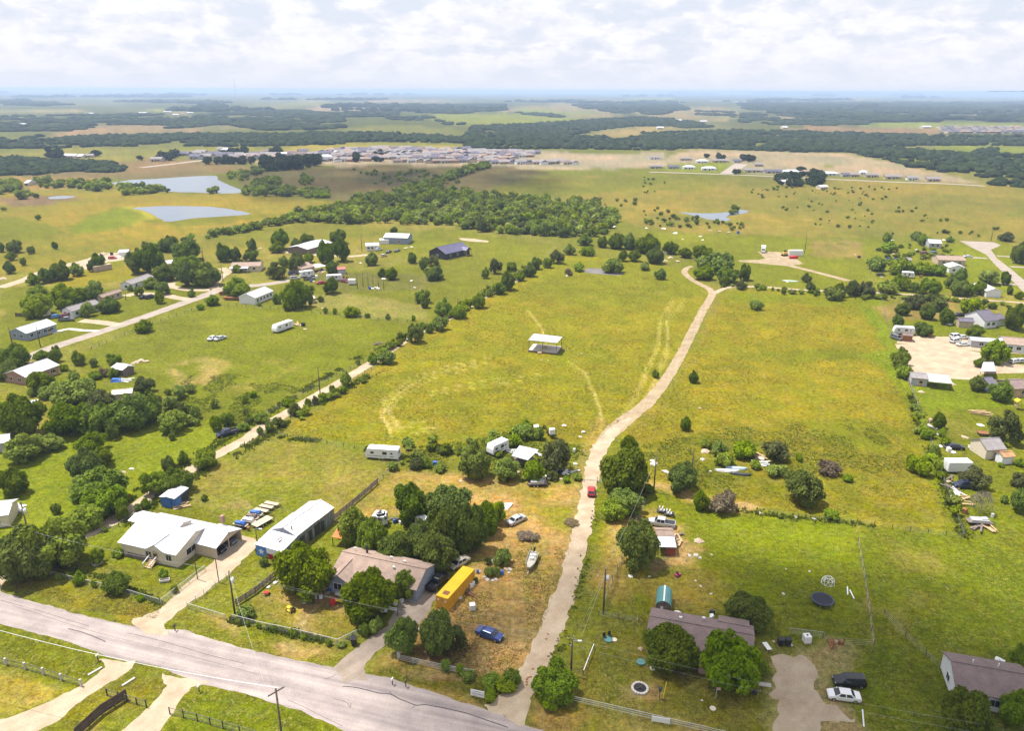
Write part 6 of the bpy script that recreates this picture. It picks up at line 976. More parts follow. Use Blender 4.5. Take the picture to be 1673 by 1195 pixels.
def vehicle(zm, rear, front, kind_, col, label, group=None, z=.7):
    a, b = Z(zm, *rear, z), Z(zm, *front, z); d = b-a; rz = math.atan2(d.y, d.x); c = (a+b)/2; K = CARS[kind_]; L = K['L']; w = K['w']; P = 'car_'+col
    t = thing('pickup_truck' if kind_ == 'pickup' else 'car', label, 'pickup' if kind_ == 'pickup' else 'car', (c.x, c.y, 0), rz, group)
    X = lambda s: L/2-s                       # s measured back from the nose
    def ring(s, ww, zl, zh): x = X(s); return [(x, -ww*.9, zl), (x, -ww, zl+.18), (x, -ww, zh-.22), (x, -ww*.93, zh), (x, ww*.93, zh), (x, ww, zh-.22), (x, ww, zl+.18), (x, ww*.9, zl)]
    hd, bt, be = K['hood'], K['boot'], K['belt']; c0, c1 = K['cab']
    st = [(0, w*.80, .34, hd-.30), (.12, w*.92, .28, hd-.16), (.55, w*.99, .24, hd-.05), (c0, w, .22, hd)]
    if kind_ == 'pickup': st += [(c0+.4, w, .24, be), (c1, w, .24, be), (c1+.06, w, .28, .78), (L-.1, w, .30, .78), (L-.06, w*.99, .32, .78), (L, w*.97, .36, .76)]
    else: st += [(c0+.4, w, .22, be), (L*.78, w, .22, be), (min(c1+.1, L-.3), w*.99, .24, bt), (L-.12, w*.93, .30, bt-.06), (L, w*.84, .38, bt-.22)]
    body = MB().loft([ring(*q) for q in st]).build('body', P, t, False)
    if kind_ == 'pickup':
        for s in (-1, 1): MB().box(((X(c1)+X(L))/2, s*(w-.06), .93), (L-c1, .12, .42)).build('bed_side', P, t)
        MB().box((X(L)+.05, 0, .93), (.1, w*1.9, .42)).build('tailgate', P, t); MB().box(((X(c1)+X(L))/2, 0, .80), (L-c1-.2, w*1.7, .03)).build('bed_liner', 'dark_metal', t)
    t0, t1 = K['top']; rf = K['roof']; wt, wb = w*.74, w*.93
    B = [(X(c0), -wb, be-.02), (X(c0), wb, be-.02), (X(c1), wb, be-.02), (X(c1), -wb, be-.02)]; T = [(X(t0), -wt, rf-.05), (X(t0), wt, rf-.05), (X(t1), wt, rf-.05), (X(t1), -wt, rf-.05)]
    MB().add(B+T, [(0, 1, 5, 4), (1, 2, 6, 5), (2, 3, 7, 6), (3, 0, 4, 7), (4, 5, 6, 7)]).build('cabin', P, t)
    MB().loft([[(X(t0)+.08, -wt-.03, rf-.06), (X(t0)+.08, wt+.03, rf-.06), (X(t1)-.08, wt+.03, rf-.06), (X(t1)-.08, -wt-.03, rf-.06)], [(X(t0)-.12, -wt*.86, rf), (X(t0)-.12, wt*.86, rf), (X(t1)+.1, wt*.86, rf), (X(t1)+.1, -wt*.86, rf)]]).build('roof_panel', P, t)
    def pane(nm, p, q, r, s, m_=.1):
        p, q, r, s = map(Vector, (p, q, r, s)); cc = (p+q+r+s)/4; n_ = (q-p).cross(s-p).normalized(); n_ = n_ if n_.dot(cc-Vector((X((t0+t1)/2), 0, be))) > 0 else -n_
        pts = [x_.lerp(cc, m_)+n_*.014 for x_ in (p, q, r, s)]; MB().add(pts+[x_-n_*.05 for x_ in pts], [(0, 1, 2, 3), (0, 1, 5, 4), (1, 2, 6, 5), (2, 3, 7, 6), (3, 0, 4, 7)]).build(nm, 'glass', t)
    pane('windscreen', B[0], B[1], T[1], T[0], .09); pane('rear_window', B[3], B[2], T[2], T[3], .14)
    for i0, i1 in ((0, 3), (1, 2)):
        b0, b1, q0, q1 = (Vector(v_) for v_ in (B[i0], B[i1], T[i0], T[i1])); pane('side_window', b0.lerp(b1, .12), b0.lerp(b1, .5), q0.lerp(q1, .48), q0.lerp(q1, .03), .08); pane('side_window', b0.lerp(b1, .53), b0.lerp(b1, .9), q0.lerp(q1, .94), q0.lerp(q1, .51), .08)
    for s in (-1, 1):
        for xx in (.82, L-.95): wheel(t, X(xx), s*(w-.09), .36 if kind_ in ('suv', 'pickup') else .33, .22, s)
        MB().box((X(.07), s*w*.62, hd-.30), (.1, .34, .14)).build('headlight', 'lamp_glass', t); MB().box((X(L-.035), s*w*.72, bt-.25 if kind_ != 'pickup' else .95), (.1, .2, .2)).build('taillight', 'tail_red', t); MB().box((X(c0+.55), s*(w+.08), be+.06), (.16, .16, .12)).build('mirror', P, t)
    MB().box((X(.02), 0, .42), (.12, w*1.5, .16)).build('bumper', 'black_plastic' if col not in ('silver', 'beige') else 'chrome', t); MB().box((X(L-.02), 0, .46), (.12, w*1.5, .15)).build('bumper', 'black_plastic' if col not in ('silver', 'beige') else 'chrome', t); return t
vehicle('D3', (895, 120), (545, 325), 'sedan', 'beige', 'old cream sedan parked behind the yellow container'); vehicle('D3', (160, 735), (445, 470), 'pickup', 'black', 'black pickup parked beside the yellow container')
vehicle('A3', (800, 648), (872, 612), 'sedan', 'silver', 'pale silver car standing alone in the dry grass by the grove'); vehicle('A4', (940, 292), (1064, 338), 'sedan', 'blue', 'dark blue car on the dry lot beside the burnt patch')
vehicle('A5', (462, 432), (464, 384), 'hatch', 'red', 'red car driving up the gravel drive'); vehicle('A5', (985, 625), (858, 605), 'pickup', 'silver', 'silver pickup half hidden behind the small red shed')
vehicle('A7', (678, 885), (515, 878), 'suv', 'black', 'black car parked on the gravel parking beside the white sedan'); vehicle('A7', (655, 978), (472, 955), 'sedan', 'white', 'white sedan parked on the gravel parking')
vehicle('B3', (1528, 492), (1428, 522), 'pickup', 'navy', 'dark blue pickup with loaded bed parked at the lane'); vehicle('B7', (592, 818), (500, 816), 'suv', 'navy', 'dark car parked under the grey-green tree'); vehicle('B7', (515, 598), (462, 594), 'sedan', 'black', 'black car among the scrap by the field fence')
vehicle('B2', (55, 905), (108, 880), 'sedan', 'white', 'white car on the pale pad in the green field'); vehicle('B2', (165, 885), (112, 902), 'sedan', 'silver', 'silver car beside the white one in the green field'); vehicle('B2', (125, 558), (212, 548), 'hatch', 'red', 'red car in the turn of the white street')
vehicle('B2', (672, 442), (738, 436), 'suv', 'silver', 'silver car at the end of the drive among campers'); vehicle('B2', (778, 447), (852, 440), 'pickup', 'grey', 'grey pickup before the camper by the scrap house'); vehicle('B2', (885, 475), (925, 470), 'sedan', 'red', 'small red car in the camper row'); vehicle('B2', (1055, 455), (1108, 465), 'sedan', 'maroon', 'maroon car beside the white cargo trailer')
vehicle('B2', (1320, 225), (1362, 215), 'suv', 'white', 'white car at the small white cottage'); vehicle('B2', (1398, 245), (1435, 230), 'sedan', 'navy', 'dark blue car on the grass near the cottage'); vehicle('B2', (1462, 235), (1500, 222), 'sedan', 'grey', 'grey car farther along the lane from the cottage'); vehicle('B2', (1362, 270), (1400, 262), 'hatch', 'beige', 'rust-beige car beside the gravel lane'); vehicle('B2', (668, 405), (715, 400), 'suv', 'navy', 'dark car shaded beside the scrap house')
vehicle('B1', (468, 655), (528, 652), 'pickup', 'grey', 'grey pickup on the pad of the pale manufactured house'); vehicle('B1', (478, 630), (540, 622), 'suv', 'maroon', 'maroon car at the end of the pale manufactured house'); vehicle('B1', (405, 632), (442, 626), 'hatch', 'sky', 'blue car beside the pale manufactured house'); vehicle('B1', (1062, 488), (1105, 478), 'sedan', 'black', 'black car in the yard of the tan manufactured house'); vehicle('B1', (1105, 488), (1155, 478), 'suv', 'black', 'second black car in the yard of the tan manufactured house'); vehicle('B1', (820, 190), (865, 188), 'hatch', 'red', 'red car body at the gravel yard scrap heap')
for i, (x0, y0, x1, y1) in enumerate(((925, 945, 985, 938), (985, 950, 1035, 948), (920, 985, 985, 975), (965, 1010, 1062, 1005))): vehicle('B6', (x0, y0), (x1, y1), 'sedan' if i % 2 else 'suv', 'white', 'white car in the row before the long grey trailer house', 'white cars at the trailer house')
vehicle('B6', (655, 270), (740, 268), 'suv', 'maroon', 'maroon car on the gravel drive of the wide tan house'); vehicle('B6', (750, 262), (802, 262), 'hatch', 'sky', 'bright blue car on the gravel drive of the wide tan house'); vehicle('B6', (1030, 292), (1078, 292), 'sedan', 'white', 'white car between the wide tan house and the street'); vehicle('B6', (950, 768), (1022, 765), 'sedan', 'black', 'black car near the brown slate-roofed shed')
vehicle('B6', (1405, 1150), (1460, 1140), 'hatch', 'white', 'white hatchback on the right end of the gravel lot'); vehicle('B6', (1465, 1145), (1520, 1140), 'hatch', 'silver', 'silver hatchback on the right end of the gravel lot'); vehicle('B6', (445, 945), (500, 965), 'suv', 'grey', 'grey car beside the brown shed at the gravel lot')
g, gl, gd_ = GAR
for s, k_, c_ in ((.3, 'suv', 'black'), (.72, 'sedan', 'grey')):
    p = g.matrix_basis @ Vector((gl-2.6, gd_*s, 0)); q = full('F', 0, 0); rz = g.rotation_euler[2]
    t = vehicle('F', (0, 900), (10, 900), k_, c_, 'black car parked inside the open garage' if s < .5 else 'grey car parked deep in the open garage'); t.location = (p.x, p.y, .11); t.rotation_euler[2] = rz
def rv(zm, a, b, label, w=2.4, h=3.0, col='white_siding', stripe='blue_grey_siding', z=1.5, name='travel_trailer', group=None, front='r', band=True):
    p, q = Z(zm, *a, z), Z(zm, *b, z); rz, L = frame_of(p, q); c = (p+q)/2; t = thing(name, label, 'camper' if 'trailer' in name else 'motorhome', (c.x, c.y, 0), rz, group); s = 1 if front == 'r' else -1; x = L/2
    MB().extrude([(-x, .55), (x*.94, .55), (x, .95), (x*.97, 1.9), (x*.86, h-.12), (x*.78, h), (-x*.96, h), (-x, h-.2)] if s > 0 else [(x, .55), (-x*.94, .55), (-x, .95), (-x*.97, 1.9), (-x*.86, h-.12), (-x*.78, h), (x*.96, h), (x, h-.2)], -w/2, w/2).build('body', col, t)
    for sd in (-1, 1):
        for u, ww, hh in ((-.55, .8, .55), (.2, 1.1, .75), (.62, .5, .4)): o = MB().box((u*x, sd*(w/2+.01), 1.95), (ww, .05, hh)).build('window', 'glass', t)
        if band: MB().box((-.05*x, sd*(w/2+.012), 1.1), (L*.8, .03, .16)).build('stripe', stripe, t)
        for xx in (-.45, .35) if L > 6 else (-.2,): wheel(t, xx*(1 if L > 6 else 1)-.1, sd*(w/2-.15), .36, .24, sd)
    MB().box((.42*x, -w/2-.015, 1.55), (.7, .04, 1.8)).build('door', 'trim_white', t)
    for u in (-.4, .15): MB().box((u*x, 0, h+.12), (.8, .7, .24)).build('roof_vent', 'white_paint', t)
    MB().bar((s*x, 0, .5), (s*(x+.9), 0, .45), .12).build('hitch', 'dark_metal', t); MB().box((-s*x, 0, 2.0), (.05, w*.5, .6)).build('rear_window', 'glass', t); return t
rv('B8', (922, 735), (1172, 752), 'white travel trailer at the corner of the mown field', front='l'); rv('A3', (672, 212), (768, 168), 'old white motorhome sunk in weeds near the white canopy', name='motorhome', front='l', stripe='rust'); rv('B2', (545, 830), (678, 783), 'long white travel trailer standing in the green field', front='l')
rv('B2', (745, 412), (848, 398), 'white camper closest to the scrap house door'); rv('B2', (945, 440), (1068, 432), 'white camper beyond the round tree in the camper row'); rv('A2', (915, 262), (998, 272), 'small white camper behind the orange awning trees', front='l', h=2.6); rv('A3', (238, 652), (292, 628), 'little white camper at the edge of the grove', h=2.4); rv('A3', (-20, 628), (44, 618), 'white camper tucked behind the grove near the plank fence', h=2.6)
rv('B6', (445, 892), (612, 902), 'white travel trailer at the corner of the gravel lot', front='l'); rv('B6', (515, 440), (618, 448), 'white camper in the weeds of the scrub belt')
def cargo_box(zm, a, b, label, w, h, col, z0=.5, z=1.3, name='cargo_trailer', wheels=True, ribs=True):
    p, q = Z(zm, *a, z), Z(zm, *b, z); rz, L = frame_of(p, q); c = (p+q)/2; t = thing(name, label, 'trailer' if wheels else 'container', (c.x, c.y, 0), rz); MB().box((0, 0, (z0+h)/2), (L, w, h-z0)).build('body', col, t)
    MB().box((0, 0, h+.03), (L+.04, w+.04, .08)).build('roof_panel', col, t)
    if ribs:
        for k in range(int(L/.8)):
            for s in (-1, 1): MB().box((-L/2+.4+k*.8, s*(w/2+.02), (z0+h)/2), (.1, .05, h-z0-.1)).build('rib', col, t)
    for s in (-1, 1): MB().box((-L/2-.02, s*w*.24, (z0+h)/2), (.06, w*.44, h-z0-.2)).build('door', col, t)
    if wheels:
        for s in (-1, 1):
            for xx in (-.5, .4): wheel(t, xx, s*(w/2-.1), .33, .22, s)
        MB().bar((L/2, 0, .5), (L/2+1, 0, .45), .12).build('hitch', 'dark_metal', t)
    return t
cargo_box('B7', (440, 712), (572, 712), 'white box trailer with rounded roof beside the field fence', 2.5, 2.9, 'white_paint', name='box_trailer'); cargo_box('B2', (1112, 468), (1164, 468), 'small white cargo trailer at the end of the camper row', 2.3, 2.5, 'white_paint'); cargo_box('B1', (698, 278), (832, 255), 'long tan shipping container at the gravel yard', 2.5, 2.7, mat('tan_container', (.44, .34, .25), .7, .1), .1, name='shipping_container', wheels=False)
cargo_box('B5', (1150, 215), (1236, 215), 'white site container on the dirt pad', 2.8, 3.0, 'white_paint', .1, name='site_container', wheels=False); cargo_box('B2', (170, 590), (290, 592), 'low dark flat trailer behind the white-roofed brick house', 2.2, 1.2, 'rust', .5, z=.8, name='flat_trailer')
# yellow container: 40-foot box with corrugated sides
P = [Z('D3', *p, 2.6) for p in ((268, 890), (492, 938), (1000, 362), (815, 305))]; c = sum(P, Vector())/4; fa, bb = (P[0]+P[1])/2, (P[2]+P[3])/2; d = bb-fa; rz = math.atan2(d.y, d.x); L = d.length; w = 2.44
t = thing('shipping_container', 'long yellow shipping container beside the black pickup', 'container', (c.x, c.y, 0), rz); mat('yellow_shaded', (.66, .34, .018), .5, .12, 1.2); MB().box((0, 0, 1.35), (L-.1, w-.12, 2.45)).build('body', 'yellow_shaded', t); r_ = MB().box((0, 0, 2.60), (L, w, .08)).build('roof_panel', mat('yellow_sunlit', (.80, .47, .02), .5, .06, .5), t); MB().box((-L*.36, -.1, 2.65), (1.1, 1.2, .01)).build('rust_patch', 'rust', r_)  # one paint in two tones: sunlight put into the roof colour, shade into sides
for k in range(int(L/.55)):
    for s in (-1, 1): MB().box((-L/2+.35+k*.55, s*(w/2-.05), 1.35), (.26, .09, 2.3)).build('rib', 'yellow_shaded', t)
for s in (-1, 1):
    for x in (-1, 1): MB().box((x*(L/2-.06), s*(w/2-.06), 1.31), (.14, .14, 2.6)).build('corner_post', 'yellow_shaded', t)
    MB().box((0, s*(w/2-.03), .16), (L, .1, .16)).build('bottom_rail', 'yellow_shaded', t); dd = MB().box((-L/2+.02, s*.58, 1.35), (.08, 1.1, 2.3)).build('door', 'yellow_shaded', t); MB().cyl((-L/2-.05, s*.35, .3), (-L/2-.05, s*.35, 2.4), .03, n=6).build('lock_bar', 'galvanized', dd); MB().box((-L/2-.03, s*.75, 1.9), (.03, .3, .3)).build('placard', 'white_paint', dd)
# boat on its trailer
a, b_ = Z('A3', 945, 832, .8), Z('A3', 908, 938, .8); d = b_-a; rz = math.atan2(d.y, d.x); c = (a+b_)/2; L = d.length*1.02; t = thing('boat', 'small olive fishing boat on a trailer in the dry yard', 'boat', (c.x, c.y, 0), rz)
mat('boat_hull', (.30, .27, .19), .5, .1); mat('boat_inside', (.50, .47, .40), .7, .1); rings = []
for u, ww, kz in ((0, 1.0, .48), (.3, 1.02, .46), (.6, .96, .48), (.82, .72, .55), (.95, .32, .7), (1, .06, .85)): x = -L/2+u*L; rings.append([(x, -ww, 1.05+.12*u*u), (x, -ww*.8, kz+.1), (x, 0, kz), (x, ww*.8, kz+.1), (x, ww, 1.05+.12*u*u), (x, ww*.88, 1.05+.12*u*u), (x, ww*.7, kz+.22), (x, -ww*.7, kz+.22), (x, -ww*.88, 1.05+.12*u*u)])
MB().loft(rings).build('hull', 'boat_hull', t); MB().slab([(-L*.46, -.72, .78), (L*.22, -.68, .78), (L*.22, .68, .78), (-L*.46, .72, .78)], .05).build('deck', 'boat_inside', t); MB().slab([(L*.2, -.66, 1.0), (L*.42, -.25, 1.05), (L*.42, .25, 1.05), (L*.2, .66, 1.0)], .1).build('foredeck', 'boat_inside', t)
MB().box((-L*.08, 0, 1.0), (.7, .6, .5)).build('console', 'white_paint', t)
for s in (-1, 1): MB().box((-L*.26, s*.36, .98), (.45, .42, .4)).build('seat', 'white_paint', t); MB().box((-L*.36, s*.36, 1.25), (.12, .42, .4)).build('seat_back', 'white_paint', t); wheel(t, -.4, s*.98, .3, .2, s)
m_ = MB(); m_.box((-L/2-.2, 0, 1.45), (.45, .36, .5)); m_.box((-L/2-.22, 0, .95), (.2, .16, .7)); m_.build('outboard_motor', 'black_plastic', t); MB().bar((-L*.3, 0, .42), (L/2+.9, 0, .42), .12).build('trailer_frame', 'galvanized', t)
# utility trailers in the row behind the garage
def flatbed(zm, a, b, label, w=1.9, bed='wood_new', group=None, load=None, z=.7):
    p, q = Z(zm, *a, z), Z(zm, *b, z); rz, L = frame_of(p, q); c = (p+q)/2; t = thing('flatbed_trailer', label, 'trailer', (c.x, c.y, 0), rz, group)
    n = 6
    for k in range(n): MB().box((0, -w/2+(k+.5)*w/n, .72), (L, w/n*.93, .06)).build('deck_board', bed, t)
    for s in (-1, 1):
        MB().box((0, s*w/2, .66), (L, .08, .14)).build('side_rail', 'dark_metal', t)
        for xx in (-.45, .35): wheel(t, xx-.3, s*(w/2+.12), .3, .2, s)
    MB().bar((L/2, -w*.3, .6), (L/2+1.0, 0, .5), .09).bar((L/2, w*.3, .6), (L/2+1.0, 0, .5), .09).build('drawbar', 'dark_metal', t)
    if load: MB().box((0, 0, 1.0), (L*.7, w*.8, .5)).box((L*.2, .1, 1.3), (L*.3, w*.5, .3), .2).build('load', load, t)
    return t
for (x0, y0, x1, y1, ld) in ((212, 162, 296, 178, None), (178, 182, 262, 198, None), (143, 205, 228, 222, None), (108, 228, 192, 245, 'blue_paint'), (82, 252, 165, 268, 'plank_grey'), (58, 276, 145, 292, 'trim_white'), (8, 298, 95, 316, 'blue_plastic')): flatbed('A2', (x0, y0), (x1, y1), 'short trailer in the parked row behind the barn', 1.1, 'tan_siding', 'trailers parked in a row behind the barn', ld)
flatbed('A2', (138, 318), (245, 258), 'long tan flatbed trailer parked across the end of the trailer row', 2.0, 'tan_siding'); flatbed('A3', (905, 408), (1022, 408), 'grey flatbed trailer at the scrap pile under the bushy tree', 1.8, 'plank_grey', load='galvanized'); flatbed('B7', (560, 1020), (702, 1030), 'scrap wagon loaded with metal sheets by the field fence', 2.0, 'plank_grey', load='galvanized'); flatbed('B7', (625, 515), (690, 520), 'brown flatbed trailer beside the feathery tree', 2.0, 'rust'); flatbed('B6', (300, 440), (378, 446), 'dark flatbed trailer in the scrub belt', 2.0, 'dark_metal', load='dark_metal')
# box truck, digger and tank on the far dirt pad
a, b_ = Z('B5', 985, 178, 1.4), Z('B5', 984, 205, 1.4); d = b_-a; c = (a+b_)/2; t = thing('box_truck', 'white box truck facing down the far dirt pad', 'truck', (c.x, c.y, 0), math.atan2(d.y, d.x)); MB().box((-1.2, 0, 2.0), (4.8, 2.4, 2.6)).build('cargo_box', 'white_paint', t); MB().extrude([(1.25, .5), (3.4, .5), (3.4, 1.3), (2.7, 1.5), (2.3, 2.4), (1.25, 2.5)], -1.05, 1.05).build('cab', 'car_white', t); MB().box((2.62, 0, 1.95), (.5, 1.8, .7), 0).build('windscreen', 'glass', t)
for s in (-1, 1):
    for xx in (-2.4, 2.5): wheel(t, xx, s*.95, .45, .26, s)
p = Z('B5', 1122, 232); t = thing('digger', 'yellow digger standing at the white site container', 'digger', p, .3); mat('plant_yellow', (.62, .42, .10), .6, .15); MB().box((0, 0, 1.5), (2.6, 1.8, 1.2)).build('house', 'plant_yellow', t); MB().box((.3, .4, 2.5), (1.1, .9, 1.1)).build('cab', 'glass', t); MB().bar((1, -.3, 1.8), (3.4, -.3, 3.6), .35).bar((3.4, -.3, 3.6), (5, -.3, 1.2), .3).build('boom', 'plant_yellow', t); MB().box((5, -.3, .8), (.7, .8, .8)).build('bucket', 'dark_metal', t)
for s in (-1, 1): MB().box((0, s*.8, .45), (3.2, .5, .9)).build('track', 'dark_rubber', t)
p = Z('B5', 1180, 250); t = thing('tank', 'red metal tank lying on the far dirt pad', 'tank', p, -.1); MB().cyl((-2.2, 0, .9), (2.2, 0, .9), .85, n=14).build('drum', 'red_paint', t, True)
for x in (-1.4, 1.4): MB().box((x, 0, .2), (.3, 1.4, .4)).build('cradle', 'dark_metal', t)
# ------------------------------------------------------------------ fences
UNIT = {}
def unit_box(M):
    if M not in UNIT: UNIT[M] = MB().box((.5, 0, 0), (1, 1, 1)).mesh('rail', M)
    return UNIT[M]
def unit_post(M):
    k = 'p'+M
    if k not in UNIT: UNIT[k] = MB().box((0, 0, .5), (1, 1, 1)).mesh('post', M)
    return UNIT[k]
def wire_mesh(n, vert):
    k = 'w%d%d' % (n, vert)
    if k not in UNIT:
        b = MB()
        for i in range(n): z_ = .06+i*.9/(n-1); b.box((.5, 0, z_), (1, .012, .012))
        for i in range(vert): b.box(((i+.5)/vert, 0, .5), (.004, .008, .92))
        UNIT[k] = b.mesh('wire_mesh', 'galvanized')
    return UNIT[k]
def fence(P, label, h=1.2, sp=2.6, post=('wood_pole', .12), rails=None, rail_z=(), rail=(.05, .14), wire=None, name='fence', group=None, top=0.0):
    """P world points; rails: material of the rails at heights rail_z; wire: (strands, verticals)"""
    o = thing(name, label, 'fence', (P[0].x, P[0].y, 0), 0, group); pm, pw = post
    for a, b in zip(P, P[1:]):
        a, b = a-P[0], b-P[0]; L = math.hypot(b.x-a.x, b.y-a.y); n = max(1, round(L/sp)); rz = math.atan2(b.y-a.y, b.x-a.x)
        for k in range(n+1):
            if k == n and b != P[-1]-P[0]: continue
            p = a.lerp(b, k/n); link('post', unit_post(pm), o, (p.x, p.y, -.05), rz+rng.uniform(-.05, .05), (pw, pw, h+.05+top+rng.uniform(-.03, .03)))
        for k in range(n):
            p = a.lerp(b, k/n)
            if rails:
                for z_ in rail_z: link('rail', unit_box(rails), o, (p.x, p.y, z_+rng.uniform(-.015, .015)), rz, (L/n, *rail))
            if wire: link('wire_mesh', wire_mesh(*wire), o, (p.x, p.y, .03), rz, (L/n, 1, h*.97))
    return o
FP = lambda zm, pts: ZZ(zm, pts)
plank = dict(h=1.5, sp=2.4, post=('plank_grey', .14), rails='plank_grey', rail_z=(.3, .62, .94, 1.26), rail=(.05, .24))
fence(FP('A2', [(945, 42), (860, 118), (660, 285), (450, 462), (295, 640), (150, 760), (25, 838)]), 'long grey-brown plank fence running from the road past the barn', **plank)
fence(FP('B8', [(1000, 985), (1100, 885), (1190, 810)]), 'thin wire fence from the plank fence up to the white travel trailer', 1.2, 3, ('wood_pole', .1), wire=(4, 1))
fence(FP('A1', [(235, 462), (330, 488), (480, 522), (620, 558), (750, 598)]), 'chain-link fence with pale top rail before the white-roofed house', 1.1, 2.6, ('galvanized', .07), 'galvanized', (1.08,), (.06, .06), (6, 9))
fence(FP('A1', [(758, 602), (850, 530), (965, 440)]), 'chain-link fence with tall gate posts left of the gravel driveway', 1.2, 2.4, ('galvanized', .07), 'galvanized', (1.18,), (.06, .06), (6, 9)); fence(FP('A1', [(882, 612), (960, 555), (1065, 478)]), 'chain-link fence right of the gravel driveway', 1.1, 2.4, ('galvanized', .07), 'galvanized', (1.08,), (.05, .05), (5, 8)); fence(FP('A1', [(885, 618), (1060, 672)]), 'chain-link fence with pale rail from the driveway to the plank fence', 1.1, 2.6, ('galvanized', .07), 'galvanized', (1.08,), (.07, .07), (6, 9))
fence(FP('A2', [(0, 935), (190, 985), (450, 1040), (685, 1098), (812, 1035)]), 'pale-railed wire fence overgrown with hedge before the brown-roofed house', 1.3, 2.6, ('galvanized', .08), 'galvanized', (1.28,), (.07, .07), (6, 8))
fence(FP('A1', [(-60, 860), (30, 885), (120, 905), (205, 930), (290, 958), (383, 985)]), 'iron fence with stone posts at the lower left', 1.3, 3.6, ('concrete', .28), 'dark_metal', (.2, 1.2), (.04, .06), (3, 14)); fence(FP('A1', [(505, 1030), (560, 1045), (600, 1060), (690, 1085)]), 'black iron fence beside the two lower driveways', 1.4, 2.2, ('dark_metal', .14), 'dark_metal', (.2, 1.3), (.04, .06), (3, 14)); fence(FP('A1', [(800, 1118), (930, 1150), (1050, 1185), (1209, 1230), (1400, 1290)]), 'black iron fence around the green lower lawn', 1.4, 2.4, ('dark_metal', .12), 'dark_metal', (.2, 1.3), (.04, .06), (3, 14))
fence(FP('A1', [(360, 1230), (480, 1120), (598, 1045)]), 'tall dark board fence between the lower driveways', h=1.8, sp=2.4, post=('wood_pole', .14), rails='wood_pole', rail_z=(.25, .55, .85, 1.15, 1.45, 1.72), rail=(.05, .27)); fence(FP('A4', [(375, 500), (480, 525), (680, 570), (895, 608)]), 'grey pipe rail before the two leafy trees by the road', 1.2, 3.2, ('galvanized', .1), 'galvanized', (.3, .6, .9, 1.16), (.06, .06))
fence(FP('A6', [(275, 815), (560, 880), (860, 950), (1100, 1005), (1330, 1060)]), 'grey pipe fence with three rails along the lower yard', 1.2, 3.4, ('galvanized', .09), 'galvanized', (.4, .8, 1.15), (.06, .06)); fence(FP('A5', [(500, 350), (590, 385)]), 'short metal gate section beside the big oak', 1.3, 1.6, ('galvanized', .1), 'galvanized', (.3, .6, .9, 1.2), (.05, .06), name='gate'); fence(FP('A5', [(415, 352), (500, 358)]), 'low cable gate across the gravel drive above the red car', .8, 4, ('wood_pole', .12), 'dark_metal', (.5, .75), (.04, .05), name='gate')
wf_ = dict(h=1.2, sp=4.0, post=('wood_pole', .10), wire=(4, 2))
fence(FP('A5', [(815, 490), (750, 620), (660, 850), (600, 1000), (540, 1150)]), 'wire fence between the gravel drive and the red shed yard', **wf_); fence(FP('A6', [(510, 265), (640, 288), (770, 305)]), 'low wire fence from the utility pole to the plum-roofed house', 1.1, 2.4, ('wood_pole', .1), wire=(5, 6)); fence(FP('A8', [(230, 835), (430, 872), (640, 895), (830, 912), (1100, 950), (1370, 985)]), 'post and wire fence between yellow field and green lawn', **wf_)
fence(FP('A7', [(650, 20), (680, 200), (710, 400), (745, 665), (560, 655), (430, 620)]), 'wire fence around the trampoline lawn', **wf_); fence(FP('A7', [(225, 590), (430, 615)]), 'short chain-link fence behind the dustbins', 1.2, 2.2, ('galvanized', .07), 'galvanized', (1.18,), (.05, .05), (6, 8)); fence(FP('B7', [(215, 205), (255, 300), (285, 395)]), 'white board fence at the corner of the yellow field', 1.2, 2.4, ('white_paint', .12), 'plank_grey', (.4, .8, 1.1), (.05, .12)); fence(FP('B7', [(285, 395), (330, 510), (380, 650), (420, 780), (470, 910), (545, 1125)]), 'wire fence with leaning posts along the right side of the yellow field', **wf_)
fence(FP('B8', [(240, 612), (500, 660), (750, 700), (915, 730)]), 'wire fence between the mown field and the long yellow field', **wf_); fence(FP('B2', [(135, 650), (400, 665), (700, 690), (900, 715), (1200, 745), (1560, 775)]), 'wire fence along the far side of the green field', **wf_); fence(FP('B1', [(690, 880), (800, 830), (1000, 750), (1150, 690), (1440, 590), (1560, 545)]), 'wire fence between the white street and the green field', **wf_); fence(FP('B8', [(0, 540), (200, 440), (500, 270), (700, 165), (900, 60), (1000, 5)]), 'wire fence along the field side of the gravel lane', **wf_)
fence(FP('B8', [(0, 690), (130, 625), (280, 520), (480, 415), (700, 290), (860, 170), (1010, 90)]), 'wire fence along the yellow-field side of the gravel lane', **wf_); fence(FP('B1', [(118, 632), (260, 640)]), 'dark board fence beside the small cream shed', 1.7, 2.4, ('wood_pole', .12), 'wood_pole', (.2, .5, .8, 1.1, 1.4), (.04, .26)); fence(FP('A1', [(400, 300), (480, 268), (560, 235), (640, 180)]), 'low wire fence between the lane and the white-roofed house lawn', **wf_); fence(FP('A7', [(810, 470), (940, 610), (1200, 845)]), 'old wire fence slanting across the far lawn to the white house', **wf_)
fence(FP('B6', [(230, 330), (260, 430), (320, 560), (350, 660), (400, 850), (430, 960)]), 'wire fence between yellow field and the right-hand lots', **wf_)
b = Z('A6', 478, 478); c = Z('A6', 410, 652); fence([b, c], 'leaning grey pipe rail on the lawn beside the gravel drive', .9, 3.2, ('plank_grey', .14), 'trim_white', (.85,), (.12, .12))
